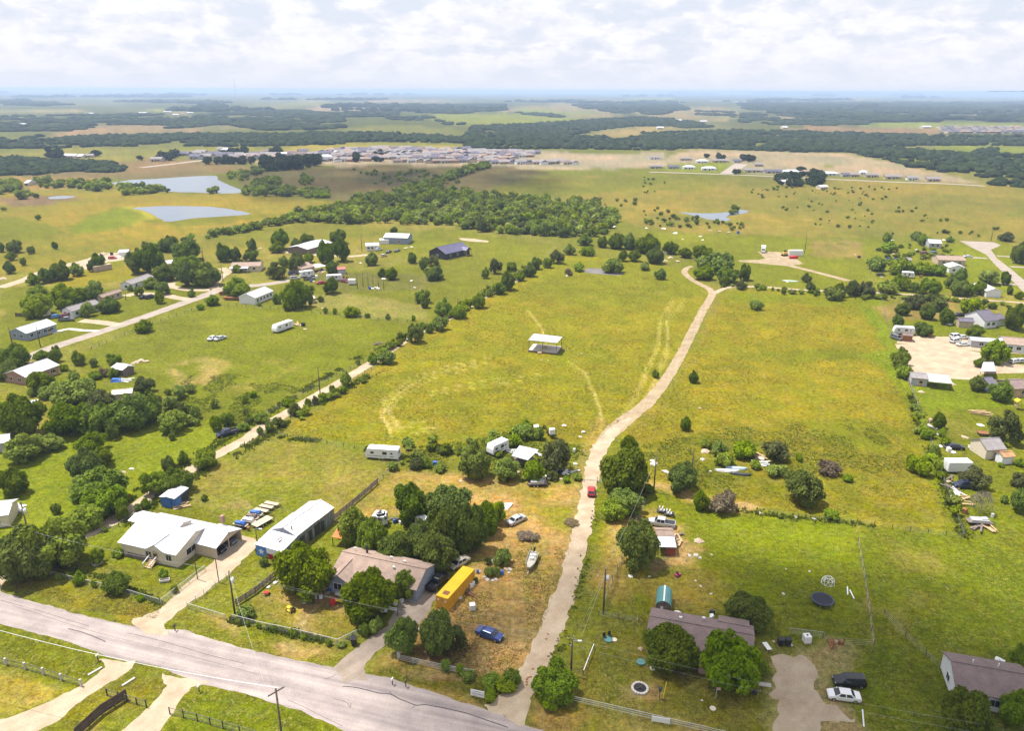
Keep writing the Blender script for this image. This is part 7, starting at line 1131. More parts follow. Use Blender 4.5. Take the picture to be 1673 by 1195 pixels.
# tall gate posts
for zm, bs, tp, lb in (('A1', (930, 482), (915, 375), 'tall thin gate post at the left of the gravel driveway'), ('A1', (1030, 497), (1015, 390), 'tall thin gate post at the right of the gravel driveway')): p = Z(zm, *bs); h_ = top_h(p, *full(zm, *tp)); t = thing('gate_post', lb, 'post', p); MB().cyl((0, 0, -.1), (0, 0, h_), .09, n=8).build('shaft', 'wood_pole', t); MB().cyl((0, 0, h_), (0, 0, h_+.12), .12, .04, n=8).build('cap', 'dark_metal', t)
# ------------------------------------------------------------------ poles and lines
def pole(zm, bs, tp, label, arm=None, can=False, lamp=False, r=.15, group=None, hmax=14):
    p = Z(zm, *bs); h_ = min(hmax, top_h(p, *full(zm, *tp))); t = thing('utility_pole', label, 'pole', p, 0, group); MB().cyl((0, 0, -.3), (0, 0, h_), r*1.15, r*.8, n=9).build('shaft', 'wood_pole', t, True); tops = [Vector((p.x, p.y, h_))]
    if arm is not None:
        dx, dy = math.cos(arm)*1.15, math.sin(arm)*1.15; MB().bar((-dx, -dy, h_-.45), (dx, dy, h_-.45), .12, .14).build('crossarm', 'wood_pole', t); tops = []
        for s in (-.95, .35, .95): MB().cyl((dx*s, dy*s, h_-.38), (dx*s, dy*s, h_-.12), .06, .04, 7).build('insulator', 'lamp_glass', t); tops.append(Vector((p.x+dx*s, p.y+dy*s, h_-.12)))
    if can: MB().cyl((.42, -.1, h_-2.3), (.42, -.1, h_-1.3), .26, n=12).build('transformer', 'lamp_glass', t, True); MB().bar((.05, 0, h_-1.7), (.3, -.05, h_-1.7), .1).build('bracket', 'galvanized', t)
    if lamp: MB().bar((0, 0, h_-.2), (.9, -.3, h_), .06).build('lamp_arm', 'galvanized', t); MB().box((1.1, -.36, h_), (.6, .26, .16)).build('lamp_head', 'lamp_glass', t)
    return tops
pa = RDANG+math.pi/2
t1 = pole('A1', (1105, 642), (1085, 440), 'utility pole with grey box at the end of the plank fence', can=True); t2 = pole('A6', (330, 652), (345, 420), 'utility pole behind the bush at the gravel drive mouth', pa, lamp=True); t3 = pole('F', (468, 1262), (460, 1122), 'utility pole with crossarm on the green lower lawn', pa-.5); t4 = pole('A6', (540, 256), (547, -40), 'utility pole with transformer beside the plum-roofed house yard', can=True); t5 = pole('A1', (172, 420), (150, 103), 'utility pole with transformer rising from the wide trees at the lane', can=True)
t6 = pole('A5', (868, 417), (880, 185), 'tall bare pole beside the big oak'); t7 = pole('A5', (1112, 330), (1115, 140), 'bare pole behind the round tree in the weedy field'); t8 = pole('A2', (168, 492), (155, 330), 'yard lamp pole between the garage and the barn', lamp=True, r=.1); t9 = pole('A2', (398, 452), (385, 320), 'dark pole standing against the barn side'); t10 = pole('B8', (575, 328), (553, 90), 'utility pole on the gravel lane beside the yellow field')
for bs, tp, lb in (((305, 862), (268, 690), 'utility pole before the blue-grey house'), ((90, 828), (70, 712), 'utility pole at the end wall of the blue-grey house'), ((1530, 262), (1525, 130), 'utility pole behind the big shade trees'), ((948, 510), (940, 455), 'short pole by the tan manufactured house')): pole('B1', bs, tp, lb)
for x, y0, y1 in ((1182, 520, 395), (1224, 505, 390), (1263, 510, 400), (1300, 490, 410), (1341, 525, 430), (1381, 525, 430)): pole('B2', (x, y0), (x-2, y1), 'tall bare post of the clustered posts in the paddock', r=.12, group='clustered posts in the paddock')
for zm, bs, tp, lb in (('B2', (1215, 238), (1210, 112), 'utility pole beside the small white cottage'), ('B2', (160, 462), (155, 335), 'utility pole at the drive of the porch house'), ('B2', (18, 345), (8, 225), 'utility pole in the pasture left of the northern houses'), ('B5', (1252, 218), (1250, 92), 'utility pole beside the white site container'), ('B6', (1240, 165), (1250, 70), 'utility pole at the head of the right-hand street'), ('B6', (1395, 310), (1405, 200), 'utility pole under the tall tree at the right-hand street'), ('B4', (368, 585), (365, 530), 'short pole in the hedgerow')): pole(zm, bs, tp, lb)
def line(a, b, label, sag=.6, r=.007, group=None):
    pts = [a.lerp(b, k/14)-Vector((0, 0, sag*4*(k/14)*(1-k/14))) for k in range(15)]; m_ = MB()
    for p, q in zip(pts, pts[1:]): m_.cyl(p-a, q-a, r, n=5, caps=False)
    return tag(m_.build('power_line', 'galvanized', loc=a), label, 'cable', group)
ex = t2[0]+(t2[0]-t1[0])*.9; gp = 'cables strung along the road'
for i, tp in enumerate(t2[:2]): line(t1[0]-Vector((0, 0, .9*i)), tp, 'cable between the two roadside utility poles', .9, group=gp); line(tp, tp+(t2[0]-t1[0])*.95+Vector((0, 0, .2*i)), 'cable running on from the pole at the gravel drive mouth over the lower yard', 1.0, group='cables over the lower yard')
line(t1[0], t1[0]-(t2[0]-t1[0])*.9, 'cable running left along the road from the boxed pole', 1.0); line(t3[1], t3[1]+(t1[0]-t2[0])*1.1+Vector((0, 0, -1.5)), 'thick pale cable over the lower left verge', 1.6, .026); line(t4[0], t2[0], 'cable linking the transformer pole to the roadside pole', .6); line(t3[0], t1[0], 'cable crossing the road to the lower lawn pole', .8, .015)
line(t4[0], t6[0], 'cable from the transformer pole up to the bare pole by the oak', .9, .015)
gw = MB().cyl((0, 0, 0), t4[0]-Z('A6', 400, 400)-Vector((0, 0, 1)), .02, n=5, caps=False); tag(gw.build('guy_wire', 'galvanized', loc=Z('A6', 400, 400)), 'guy wire slanting from the transformer pole to the lawn', 'cable')
# ------------------------------------------------------------------ yard things
def put(name, label, cat, zm, xy, rz=0, group=None): return thing(name, label, cat, Z(zm, *xy), rz, group)
def mailbox(zm, xy, label, col='dark_metal'):
    t = put('mailbox', label, 'mailbox', zm, xy, RDANG); MB().box((0, 0, .5), (.12, .12, 1.1)).build('post', 'wood_pole', t); b = MB(); b.extrude([(-.11, 1.0), (.11, 1.0), (.11, 1.17), (.07, 1.26), (-.07, 1.26), (-.11, 1.17)], -.28, .28); b.build('box', col, t); MB().box((.13, .15, 1.25), (.02, .04, .18)).build('flag', 'red_paint', t)
mailbox('A1', (85, 547), 'dark mailbox on the verge near the lane mouth'); mailbox('A1', (824, 724), 'mailbox on the verge right of the gravel driveway'); mailbox('A1', (462, 865), 'pale mailbox at the left lower driveway', 'white_paint'); mailbox('A1', (938, 1012), 'white mailbox between the lower driveways and lawn', 'white_paint'); mailbox('A4', (340, 668), 'white-topped mailbox by the cracked driveway', 'white_paint'); mailbox('A4', (432, 685), 'dark mailbox next to the white-topped one')
p = Z('A4', 875, 752); q = Z('A4', 968, 772); rz, L = frame_of(p, q); t = thing('sale_sign', 'white FOR SALE sign board on the verge by the gravel drive', 'sign', (p.x, p.y, 0), rz)
pl = MB().box((L/2, 0, .95), (L, .06, 1.15)).build('board', 'white_paint', t)
for x in (.12, L-.12): MB().box((x, .09, .75), (.1, .1, 1.6)).build('post', 'wood_pole', t)
def letters(txt, size, x, z, M, parent, y=-.034):
    cu = bpy.data.curves.new('lettering', 'FONT'); cu.body = txt; cu.size = size; cu.extrude = .004; cu.align_x = 'CENTER'; ob = bpy.data.objects.new('lettering', cu); COL.objects.link(ob)
    me = bpy.data.meshes.new_from_object(ob.evaluated_get(bpy.context.evaluated_depsgraph_get())); bpy.data.objects.remove(ob); me.materials.clear(); me.materials.append(MATS[M]); o = link('lettering', me, parent); o.location = (x, y, z); o.rotation_euler = (math.pi/2, 0, 0); return o
letters('FOR SALE', .40, L/2, .72, 'black_plastic', pl); MB().box((L/2, -.034, 1.3), (L*.55, .01, .07)).build('printed_line', 'dark_metal', pl); MB().box((L*.3, -.034, .5), (L*.35, .01, .06)).build('printed_line', 'rust', pl)
# trampoline, climbing dome, boards
p = Z('A7', 425, 400); t = thing('trampoline', 'round dark trampoline on the lawn', 'trampoline', p); Rt = 135/3.776/ppm(p)/2; m_ = MB(); ns = 28
MB().add([(Rt*.9*math.cos(2*math.pi*k/ns), Rt*.9*math.sin(2*math.pi*k/ns), .88) for k in range(ns)], [tuple(range(ns))]).build('mat', mat('tramp_mat', (.022, .022, .035), .7, .1), t)
for k in range(ns): a0, a1 = 2*math.pi*k/ns, 2*math.pi*(k+1)/ns; m_.slab([(Rt*.88*math.cos(a0), Rt*.88*math.sin(a0), .92), (Rt*math.cos(a0), Rt*math.sin(a0), .92), (Rt*math.cos(a1), Rt*math.sin(a1), .92), (Rt*.88*math.cos(a1), Rt*.88*math.sin(a1), .92)], .05)
m_.build('rim_pad', mat('tramp_pad', (.05, .06, .11), .6, .1), t)
for k in range(6): a0 = k*math.pi/3; MB().cyl((Rt*.95*math.cos(a0), Rt*.95*math.sin(a0), 0), (Rt*.95*math.cos(a0), Rt*.95*math.sin(a0), .9), .03, n=6).build('leg', 'galvanized', t)
p = Z('A7', 463, 275); t = thing('climbing_dome', 'white tube climbing dome on the lawn behind the trampoline', 'play frame', p); Rd = 1.25; rg_ = []
for lv, (rr_, zz) in enumerate(((1, 0), (.85, .75), (.45, 1.25))): rg_.append([Vector((Rd*rr_*math.cos(2*math.pi*(k+.5*lv)/8), Rd*rr_*math.sin(2*math.pi*(k+.5*lv)/8), zz)) for k in range(8)])
for lv in range(3):
    for k in range(8):
        MB().cyl(rg_[lv][k], rg_[lv][(k+1) % 8], .035, n=5).build('tube', 'trim_white', t)
        if lv < 2: MB().cyl(rg_[lv][k], rg_[lv+1][k], .035, n=5).build('tube', 'trim_white', t); MB().cyl(rg_[lv][(k+1) % 8], rg_[lv+1][k], .035, n=5).build('tube', 'trim_white', t)
def board(zm, a, b, label, M='trim_white', w=.2, h=.08, group=None, z=.05, name='board'):
    p, q = Z(zm, *a), Z(zm, *b); m_ = MB().bar((0, 0, z), q-p+Vector((0, 0, z)), w, h); o = m_.build(name, M, loc=p); return tag(o, label, 'board', group)
board('A7', (583, 300), (585, 350), 'white board on the lawn, upright of the two by the dome'); board('A7', (598, 320), (624, 374), 'white board on the lawn, slanting one of the two by the dome'); board('A1', (415, 935), (480, 897), 'long white concrete kerb on the verge beside the left lower driveway', 'concrete', .3, .25); board('A1', (575, 985), (635, 947), 'long white concrete kerb between the lower driveways', 'concrete', .3, .25); board('A7', (676, 1060), (685, 1165), 'line of white edging boards on the lawn below the parked cars'); board('A7', (30, 898), (112, 912), 'pale concrete doorstep slab at the gravel parking', 'concrete', .8, .15)
p = Z('A6', 926, 812); h_ = 3.2; t = thing('yellow_post', 'leaning bright yellow post in the lower yard', 'post', p); MB().cyl((0, 0, 0), (.4, .1, h_), .06, n=7).build('shaft', mat('bright_yellow', (.80, .70, .02), .5), t); MB().cyl((0, 0, 0), (0, 0, .1), .14, n=8).build('base', 'dark_metal', t)
p = Z('A6', 905, 808); t = thing('bird_feeder', 'dark feeder box on a post beside the yellow post', 'feeder', p); MB().box((0, 0, .85), (.09, .09, 1.7)).build('post', 'wood_pole', t); MB().box((0, 0, 1.8), (.4, .4, .4)).build('box', 'dark_metal', t); MB().slab([(-.3, -.3, 2.08), (.3, -.3, 2.08), (.3, .3, 2.08), (-.3, .3, 2.08)], .06).build('roof', 'dark_metal', t)
def ring_thing(name, label, cat, zm, xy, r, stone, fill, n=16, h=.35):
    t = put(name, label, cat, zm, xy)
    for k in range(n): a0 = 2*math.pi*k/n; MB().box((r*math.cos(a0), r*math.sin(a0), h/2), (r*.3, r*.36, h*rng.uniform(.85, 1.15)), a0).build('stone', stone, t)
    MB().cyl((0, 0, 0), (0, 0, h*.55), r*.9, n=18).build('fill', fill, t); return t
t = ring_thing('fire_pit', 'round stone fire pit full of charcoal in the lower yard', 'fire pit', 'A6', (778, 745), 1.15, 'concrete', 'black_plastic'); MB().bar((-.5, -.2, .3), (.5, .3, .5), .12).bar((-.3, .5, .3), (.4, -.4, .5), .1).build('log', 'wood_pole', t)
ring_thing('planter', 'stone ring planter around the small tree on the white-roofed house lawn', 'planter', 'A1', (458, 404), .9, 'concrete', 'bark', 12); t = put('trough', 'grey stone trough below the sapling by the driveway gate', 'trough', 'A1', (776, 492), .25); MB().box((0, 0, .2), (1.7, .8, .1)).build('base', 'concrete', t)
for s in (-1, 1): MB().box((0, s*.38, .35), (1.7, .1, .4)).build('side', 'concrete', t); MB().box((s*.82, 0, .35), (.1, .7, .4)).build('side', 'concrete', t)
def bin_(zm, xy, label, M='black_plastic', rz=0, s=1.0):
    t = put('dustbin', label, 'dustbin', zm, xy, rz); t.scale = (s, s, s); MB().loft([[(-.28, -.32, .06), (.28, -.32, .06), (.28, .32, .06), (-.28, .32, .06)], [(-.34, -.38, 1.0), (.34, -.38, 1.0), (.34, .38, 1.0), (-.34, .38, 1.0)]]).build('body', M, t); MB().box((0, -.02, 1.06), (.74, .82, .1)).build('lid', M, t); MB().bar((-.3, .42, 1.0), (.3, .42, 1.0), .05).build('handle', M, t)
    for x in (-.28, .28): MB().cyl((x-.03, .34, .13), (x+.03, .34, .13), .13, n=9).build('wheel', 'dark_rubber', t)
bin_('A2', (792, 1092), 'black wheeled bin at the end of the pale-railed fence', s=1.25); bin_('A7', (168, 660), 'black wheeled bin by the corner of the plum-roofed house', s=1.2); bin_('A7', (214, 660), 'second black bin beside a white bag behind the parking', s=1.25); bin_('A2', (165, 494), 'dark bin at the foot of the yard lamp pole')
t = put('water_tank', 'white square tank on the lawn behind the bins', 'tank', 'A7', (330, 640), .1); MB().box((0, 0, .75), (1.15, 1.1, 1.2)).build('tank', 'white_paint', t); MB().box((0, 0, .08), (1.2, 1.15, .14)).build('pallet', 'wood_new', t); MB().cyl((0, 0, 1.35), (0, 0, 1.45), .15, n=10).build('cap', 'dark_metal', t)
t = put('water_tank', 'white caged tank on the dry lot before the yellow container', 'tank', 'A4', (886, 152), .2); MB().box((0, 0, .62), (1.0, 1.0, 1.0)).build('tank', 'white_paint', t); MB().box((0, 0, .06), (1.05, 1.05, .12)).build('pallet', 'wood_new', t)
for s in (-1, 1):
    for z_ in (.3, .6, .9): MB().box((0, s*.53, z_), (1.06, .03, .03)).build('cage_bar', 'galvanized', t)
def table(zm, xy, label, rz, M='white_paint'):
    t = put('table', label, 'table', zm, xy, rz); MB().box((0, 0, .74), (1.8, .8, .05)).build('tabletop', M, t)
    for x in (-.75, .75):
        for y in (-.3, .3): MB().cyl((x, y, 0), (x, y, .72), .025, n=6).build('leg', 'galvanized', t)
table('A7', (84, 688), 'white folding table beside the plum-roofed house', 1.75)
t = put('water_tank', 'white drum on a tall stand at the top of the scrap strip', 'tank', 'A3', (1052, 135)); [MB().cyl((x, y, 0), (x, y, 1.3), .05, n=6).build('leg', 'wood_pole', t) for x in (-.5, .5) for y in (-.4, .4)]; MB().box((0, 0, 2.0), (1.4, 1.2, 1.4), .2).build('tank', 'white_paint', t)
def mower(zm, xy, label, rz, col):
    t = put('riding_mower', label, 'mower', zm, xy, rz); MB().box((.35, 0, .55), (.8, .6, .35)).build('bonnet', col, t); MB().box((-.1, 0, .3), (.9, 1.1, .16)).build('deck', col, t); MB().box((-.45, 0, .62), (.5, .5, .12)).box((-.68, 0, .85), (.1, .5, .45)).build('seat', 'black_plastic', t); MB().bar((.05, 0, .6), (-.1, 0, .95), .05).build('steering', 'dark_metal', t)
    for x, r_ in ((.55, .2), (-.5, .28)):
        for s in (-1, 1): wheel(t, x, s*.42, r_, .18, s)
mower('A2', (378, 872), 'yellow riding mower on the yard behind the pale-railed fence', 2.6, 'yellow_paint')
t = put('toy_slide', 'red and yellow toy slide before the wide oak', 'toy', 'A2', (672, 825), .2); MB().box((-.5, 0, .5), (.9, .8, 1.0)).build('tower', 'red_paint', t); MB().bar((-.1, 0, .9), (1.3, .2, .15), .6, .08).build('slide', 'yellow_paint', t)
t = put('wheelbarrow', 'small red barrow by the plank fence', 'barrow', 'A2', (222, 768), .4); MB().loft([[(-.35, -.22, .35), (.3, -.22, .35), (.3, .22, .35), (-.35, .22, .35)], [(-.5, -.34, .65), (.45, -.34, .65), (.45, .34, .65), (-.5, .34, .65)]]).build('tray', 'red_paint', t); wheel(t, .5, 0, .2, .1); MB().bar((-.3, -.25, .4), (-1.1, -.3, .55), .04).bar((-.3, .25, .4), (-1.1, .3, .55), .04).build('handle', 'wood_new', t)
t = put('flagpole', 'small striped flag on a short pole under the tree', 'flag', 'A6', (1272, 800)); MB().cyl((0, 0, 0), (0, 0, 2.2), .025, n=6).build('shaft', 'trim_white', t); [MB().box((.3, 0, 1.5+.09*k), (.6, .02, .085)).build('stripe', 'red_paint' if k % 2 else 'trim_white', t) for k in range(6)]
def seat_cart(zm, xy, label, rz):
    t = put('golf_cart', label, 'cart', zm, xy, rz); MB().box((0, 0, .4), (2.2, 1.1, .2)).build('chassis', 'dark_metal', t); MB().box((.8, 0, .65), (.5, 1.0, .35)).build('nose', 'dark_metal', t)
    for x in (-.35, .3): MB().box((x, 0, .75), (.4, .9, .2)).box((x-.22, 0, 1.15), (.12, .9, .7)).build('seat', 'white_paint', t)
    for x in (-.75, .75):
        for s in (-1, 1): wheel(t, x, s*.5, .24, .18, s)
seat_cart('A5', (922, 552), 'open cart with white seats behind the red shed, farther of two', -.35); seat_cart('A5', (968, 572), 'open cart with white seats behind the red shed, nearer the shed', -.35)
def playset(zm, xy, label):
    t = put('play_tower', label, 'play tower', zm, xy)
    for x in (-.6, .6):
        for y in (-.6, .6): MB().box((x, y, 1.3), (.1, .1, 2.6)).build('post', 'wood_new', t)
    MB().box((0, 0, 1.2), (1.3, 1.3, .1)).build('platform', 'wood_new', t); MB().extrude([(-.8, 2.5), (.8, 2.5), (0, 3.2)], -.8, .8).build('roof', 'yellow_paint', t); MB().bar((.6, 0, 1.2), (2.2, -.3, .15), .5, .06).build('slide', 'red_paint', t)
playset('B7', (846, 382), 'wooden play tower with yellow roof at the right edge of the bright lawn')
t = put('patio_set', 'pair of dark chairs with a small table by the driveway post', 'garden chairs', 'A6', (566, 410), .4)
for s in (-1, 1): MB().box((s*.5, 0, .42), (.5, .5, .08)).build('seat', 'black_plastic', t); MB().box((s*.5, .25, .75), (.5, .07, .6)).build('backrest', 'black_plastic', t); [MB().box((s*.5+a_, b_2, .2), (.05, .05, .4)).build('leg', 'black_plastic', t) for a_ in (-.2, .2) for b_2 in (-.2, .2)]
for xy, M, lb in (((572, 425), 'teal_metal', 'round teal tub on the lawn by the dark chairs'), ((612, 428), 'cream_siding', 'round cream tub on the lawn by the dark chairs'), ((1252, 876), 'cream_siding', 'flat cream disc lying on the lower lawn'), ((785, 572), 'teal_metal', 'dark green paddling tub in the shade of the big round oak'), ((862, 612), 'white_paint', 'small pale tub in the shade of the big round oak')):
    t = put('tub', lb, 'tub', 'A6', xy); rr_ = .7 if M == 'teal_metal' else .45; MB().cyl((0, 0, 0), (0, 0, .22), rr_*.9, rr_, n=16).build('basin', M, t); MB().cyl((0, 0, .2), (0, 0, .24), rr_*1.04, n=16).build('rim', M, t)
# ------------------------------------------------------------------ scrap and small loose things
def rock_mesh(seed, M):
    g = np.random.default_rng(seed); v = IV1*(1+.22*g.normal(size=(len(IV1), 1))); v[:, 2] = np.maximum(v[:, 2]*.55, -.1)+.1; b = MB(); b.add([tuple(x) for x in v], [tuple(int(i) for i in f) for f in IF1]); return b.mesh('rock', M)
ROCK = [rock_mesh(i, 'concrete') for i in range(4)]; TARP = [rock_mesh(20+i, mat('tarp_white', (.70, .68, .66), .6, .1)) for i in range(2)]; DEBR = [rock_mesh(40+i, mat('scrap_tan', (.50, .38, .28), .9, .3, 5)) for i in range(2)]
def plank_stack(seed, M):
    g = random.Random(seed); b = MB()
    for k in range(5): b.box((g.uniform(-.3, .3), g.uniform(-.5, .5), .06+k*.09), (2.6+g.uniform(-.6, .4), .22, .07), g.uniform(-.35, .35))
    return b.mesh('plank_stack', M)
PST = [plank_stack(i, m_) for i, m_ in enumerate(('plank_grey', 'wood_new', 'trim_white', 'rust'))]
BOXM = [MB().box((0, 0, .42), (.8, .7, .84)).box((0, -.36, .42), (.7, .04, .7)).box((.2, 0, .88), (.3, .5, .1)).mesh('appliance', m_) for m_ in ('white_paint', 'dark_metal', 'rust', 'blue_plastic')]
def drum_mesh(M):
    b = MB().cyl((0, 0, 0), (0, 0, .88), .29, n=12)
    for z_ in (.3, .6): b.cyl((0, 0, z_), (0, 0, z_+.04), .31, n=12)
    return b.mesh('drum', M)
DRUM = {m_: drum_mesh(m_) for m_ in ('blue_plastic', 'white_paint', 'rust', 'dark_metal')}
SC = dict(rock=ROCK, tarp=TARP, debris=DEBR, planks=PST, appliance=BOXM, drum=list(DRUM.values())); NM = dict(rock=('stone', 'stone'), tarp=('tarp_heap', 'tarp'), debris=('rubbish_heap', 'rubbish'), planks=('plank_stack', 'planks'), appliance=('appliance', 'appliance'), drum=('drum', 'drum'))
def scrap(zm, place, items):
    for it in items:
        k, x, y, s = it[:4]; v = SC[k]; me = v[it[4]] if len(it) > 4 else rng.choice(v); nm, ct = NM[k]; lb = {'rock': 'pale stone', 'tarp': 'crumpled white tarp', 'debris': 'heap of tan rubbish', 'planks': 'loose stack of old planks', 'appliance': 'discarded boxy appliance', 'drum': 'standing metal drum'}[k]
        o = link(nm, me, None, Z(zm, x, y), rng.uniform(0, 6.28), ((s := s*(.68 if k in ('tarp', 'debris') else 1)), s*rng.uniform(.8, 1.2), s*(.6 if k in ('tarp', 'debris') else 1))); tag(o, lb+' '+place, ct, lb+' '+place)
scrap('A3', 'on the rubble heap between container and boat', [('tarp', 695, 890, 1.5), ('rock', 660, 1000, .5), ('rock', 690, 1005, .4), ('rock', 715, 1000, .4), ('drum', 748, 970, 1.0, 0), ('debris', 770, 935, .9), ('rock', 800, 940, .4), ('rock', 640, 985, .4), ('rock', 790, 960, .35), ('debris', 620, 950, .7)])
scrap('A3', 'beside the yellow container', [('appliance', 560, 1045, .8, 0), ('planks', 530, 1070, 1.0, 0), ('appliance', 575, 1030, .7, 0), ('planks', 555, 1090, .9, 3), ('rock', 490, 1112, .45), ('tarp', 400, 1065, .5), ('drum', 600, 960, .8), ('rock', 575, 945, .4)])
scrap('A3', 'in the scrap strip behind the grove', [('tarp', 955, 62, 1.4), ('tarp', 1128, 58, 1.1), ('appliance', 340, 302, 1.2, 3), ('tarp', 350, 300, .8), ('debris', 690, 105, .9), ('planks', 1010, 385, 1.0, 2), ('appliance', 1040, 380, .9, 0), ('debris', 1060, 375, 1.1), ('appliance', 1100, 350, 1.0), ('drum', 1085, 345, 1.0), ('planks', 1130, 345, 1.1, 2), ('planks', 1190, 345, 1.0, 2), ('appliance', 1070, 395, .8, 0), ('debris', 845, 345, .9), ('tarp', 880, 140, .9), ('appliance', 1188, 215, .8, 0), ('tarp', 1195, 292, .8), ('planks', 800, 215, 1.2, 2), ('debris', 780, 200, 1.0), ('appliance', 485, 330, .6, 3), ('debris', 490, 245, .8), ('planks', 960, 235, 1.1, 2), ('rock', 1245, 100, .7), ('rock', 1225, 130, .6), ('rock', 495, 400, .4), ('debris', 1110, 385, .9), ('tarp', 1150, 355, .6), ('drum', 1120, 330, 1.0, 1)])
scrap('A3', 'at the back edge of the grove', [('appliance', 110, 650, 1.0, 1), ('appliance', 130, 660, .9, 0), ('planks', 100, 640, 1.0, 0), ('debris', 140, 645, .8), ('tarp', 270, 700, 1.0), ('tarp', 775, 550, 1.9), ('debris', 150, 630, .8), ('drum', 90, 655, 1)])
o = put_tree('brush', Z('A3', 903, 745), 4.6, 1.2, 'flat pile of dry brush on the dry grass', None, 'brush_pile', 'brush'); put_tree('brush', Z('A3', 1170, 655), 3.6, .5, 'low heap of dry cuttings beside the gravel drive', None, 'brush_pile', 'brush')
scrap('A2', 'under the oaks before the brown-roofed house', [('tarp', 470, 808, 1.0), ('appliance', 535, 790, .9, 0), ('appliance', 575, 790, .7, 0), ('tarp', 690, 755, 1.2), ('debris', 640, 720, 1.0), ('appliance', 640, 740, .8), ('drum', 655, 715, 1.0), ('appliance', 735, 850, .9, 0), ('appliance', 750, 880, .9, 1), ('debris', 600, 730, 1.0), ('planks', 520, 800, 1.0, 0), ('tarp', 395, 735, .6), ('rock', 275, 690, .6), ('rock', 235, 720, .5), ('rock', 300, 660, .5), ('debris', 620, 755, .9), ('planks', 560, 760, .9, 1), ('appliance', 1100, 815, .8, 0), ('rock', 1060, 830, .5)])
scrap('A2', 'by the trailer row', [('drum', 105, 350, 1.0, 2), ('drum', 70, 340, 1.0, 3), ('planks', 150, 262, .9, 1)])
for zm, xy, lb, rz in (('A2', (880, 930), 'white notice board facing the yard behind the hedge shrubs', -.1), ('A2', (988, 898), 'white notice board beside the driveway gate', .1)): t = put('notice_board', lb, 'sign', zm, xy, rz); MB().box((0, 0, 1.0), (1.1, .06, .9)).build('board', 'white_paint', t); [MB().box((x, .06, .7), (.07, .07, 1.5)).build('post', 'dark_metal', t) for x in (-.45, .45)]
fence(FP('A2', [(925, 870), (1000, 890), (1075, 905)]), 'grey pipe gate across the cracked driveway', 1.6, 2.2, ('dark_metal', .1), 'white_paint', (1.2, 1.55), (.12, .12), name='gate')
scrap('A4', 'at the end of the grey pipe rail', [('drum', 382, 475, .9, 1), ('rock', 530, 285, .5), ('rock', 570, 245, .5), ('rock', 620, 265, .5), ('rock', 545, 265, .4), ('appliance', 398, 405, .6, 0)])
for x, y in ((1258, 632), (1258, 650), (1285, 615), (1300, 560), (1390, 355), (1403, 322), (1258, 668), (1268, 620)): o = link('manure_pile', DEBR[0], None, Z('A4', x, y), rng.uniform(0, 6), (.22, .28, .12)); o.data = ROCK[1].copy() if 'MANURE' not in globals() else MANURE; MANURE = o.data; MANURE.materials.clear(); MANURE.materials.append(MATS['rust']); tag(o, 'small dark clod lying on the gravel drive', 'clod', 'clods on the gravel drive')
scrap('A5', 'around the red shed yard', [('debris', 1160, 730, 1.4), ('tarp', 718, 965, .7), ('rock', 840, 968, .3), ('rock', 1140, 995, .25), ('rock', 1240, 1082, .3), ('rock', 1175, 1030, .25), ('planks', 1015, 725, 1.2, 1), ('planks', 1020, 750, 1.1, 1), ('debris', 1040, 740, .9), ('rock', 1105, 835, .5), ('rock', 1140, 830, .6), ('rock', 1170, 845, .4), ('rock', 1245, 825, .3), ('appliance', 1022, 960, .8, 1), ('planks', 1025, 700, 1.0, 0), ('rock', 955, 290, .9), ('rock', 870, 235, .9), ('rock', 860, 215, .7), ('rock', 590, 375, .6), ('rock', 505, 960, .2)])
t = put('ride_on_toy', 'pink and black ride-on toy on the lawn', 'toy', 'A5', (1025, 965), .5); MB().box((0, 0, .35), (1.1, .6, .35)).build('body', mat('pink', (.55, .06, .16), .5), t); MB().box((-.1, 0, .6), (.4, .5, .25)).build('seat', 'black_plastic', t); [wheel(t, x, s*.32, .2, .14, s) for x in (-.38, .38) for s in (-1, 1)]
scrap('A6', 'behind the plum-roofed house', [('tarp', 1020, 255, 1.3), ('appliance', 1248, 255, .9, 1), ('appliance', 1245, 280, .8, 0), ('drum', 1240, 295, .9, 1), ('rock', 1215, 295, .3), ('rock', 1182, 818, .2), ('appliance', 1525, 775, .8), ('rock', 862, 612, .25), ('debris', 785, 480, .8)])
t = put('sign_panel', 'white panel fixed on the grey pipe fence of the lower yard', 'sign', 'A6', (912, 968), -.23); MB().box((0, -.1, .75), (2.6, .06, .9)).build('board', 'white_paint', t); [MB().box((x, 0, .5), (.08, .08, 1.1)).build('post', 'white_paint', t) for x in (-1.2, 1.2)]
scrap('A7', 'on the trampoline lawn', [('rock', 348, 205, .3), ('rock', 190, 345, .35), ('rock', 205, 190, .2), ('appliance', 540, 655, .8, 2), ('planks', 490, 655, 1.0, 3), ('debris', 510, 640, .7), ('rock', 232, 660, .4), ('debris', 128, 640, .5)])
scrap('A7', 'behind the white house with shingle roof', [('appliance', 1505, 770, 1.0, 0), ('appliance', 1530, 780, 1.0, 0), ('debris', 1550, 800, 1.1), ('rock', 1540, 825, .6)])
scrap('A8', 'in the weeds of the right-hand field', [('debris', 65, 548, 2.2), ('tarp', 345, 585, 1.7), ('planks', 350, 612, 1.6, 2), ('planks', 330, 575, 1.6, 1), ('debris', 700, 650, 1.6), ('rock', 55, 590, .6), ('rock', 525, 880, .5), ('rock', 615, 890, .5), ('rock', 345, 862, .5), ('debris', 40, 330, .7), ('rock', 95, 650, .4), ('debris', 35, 1000, 1.6)])
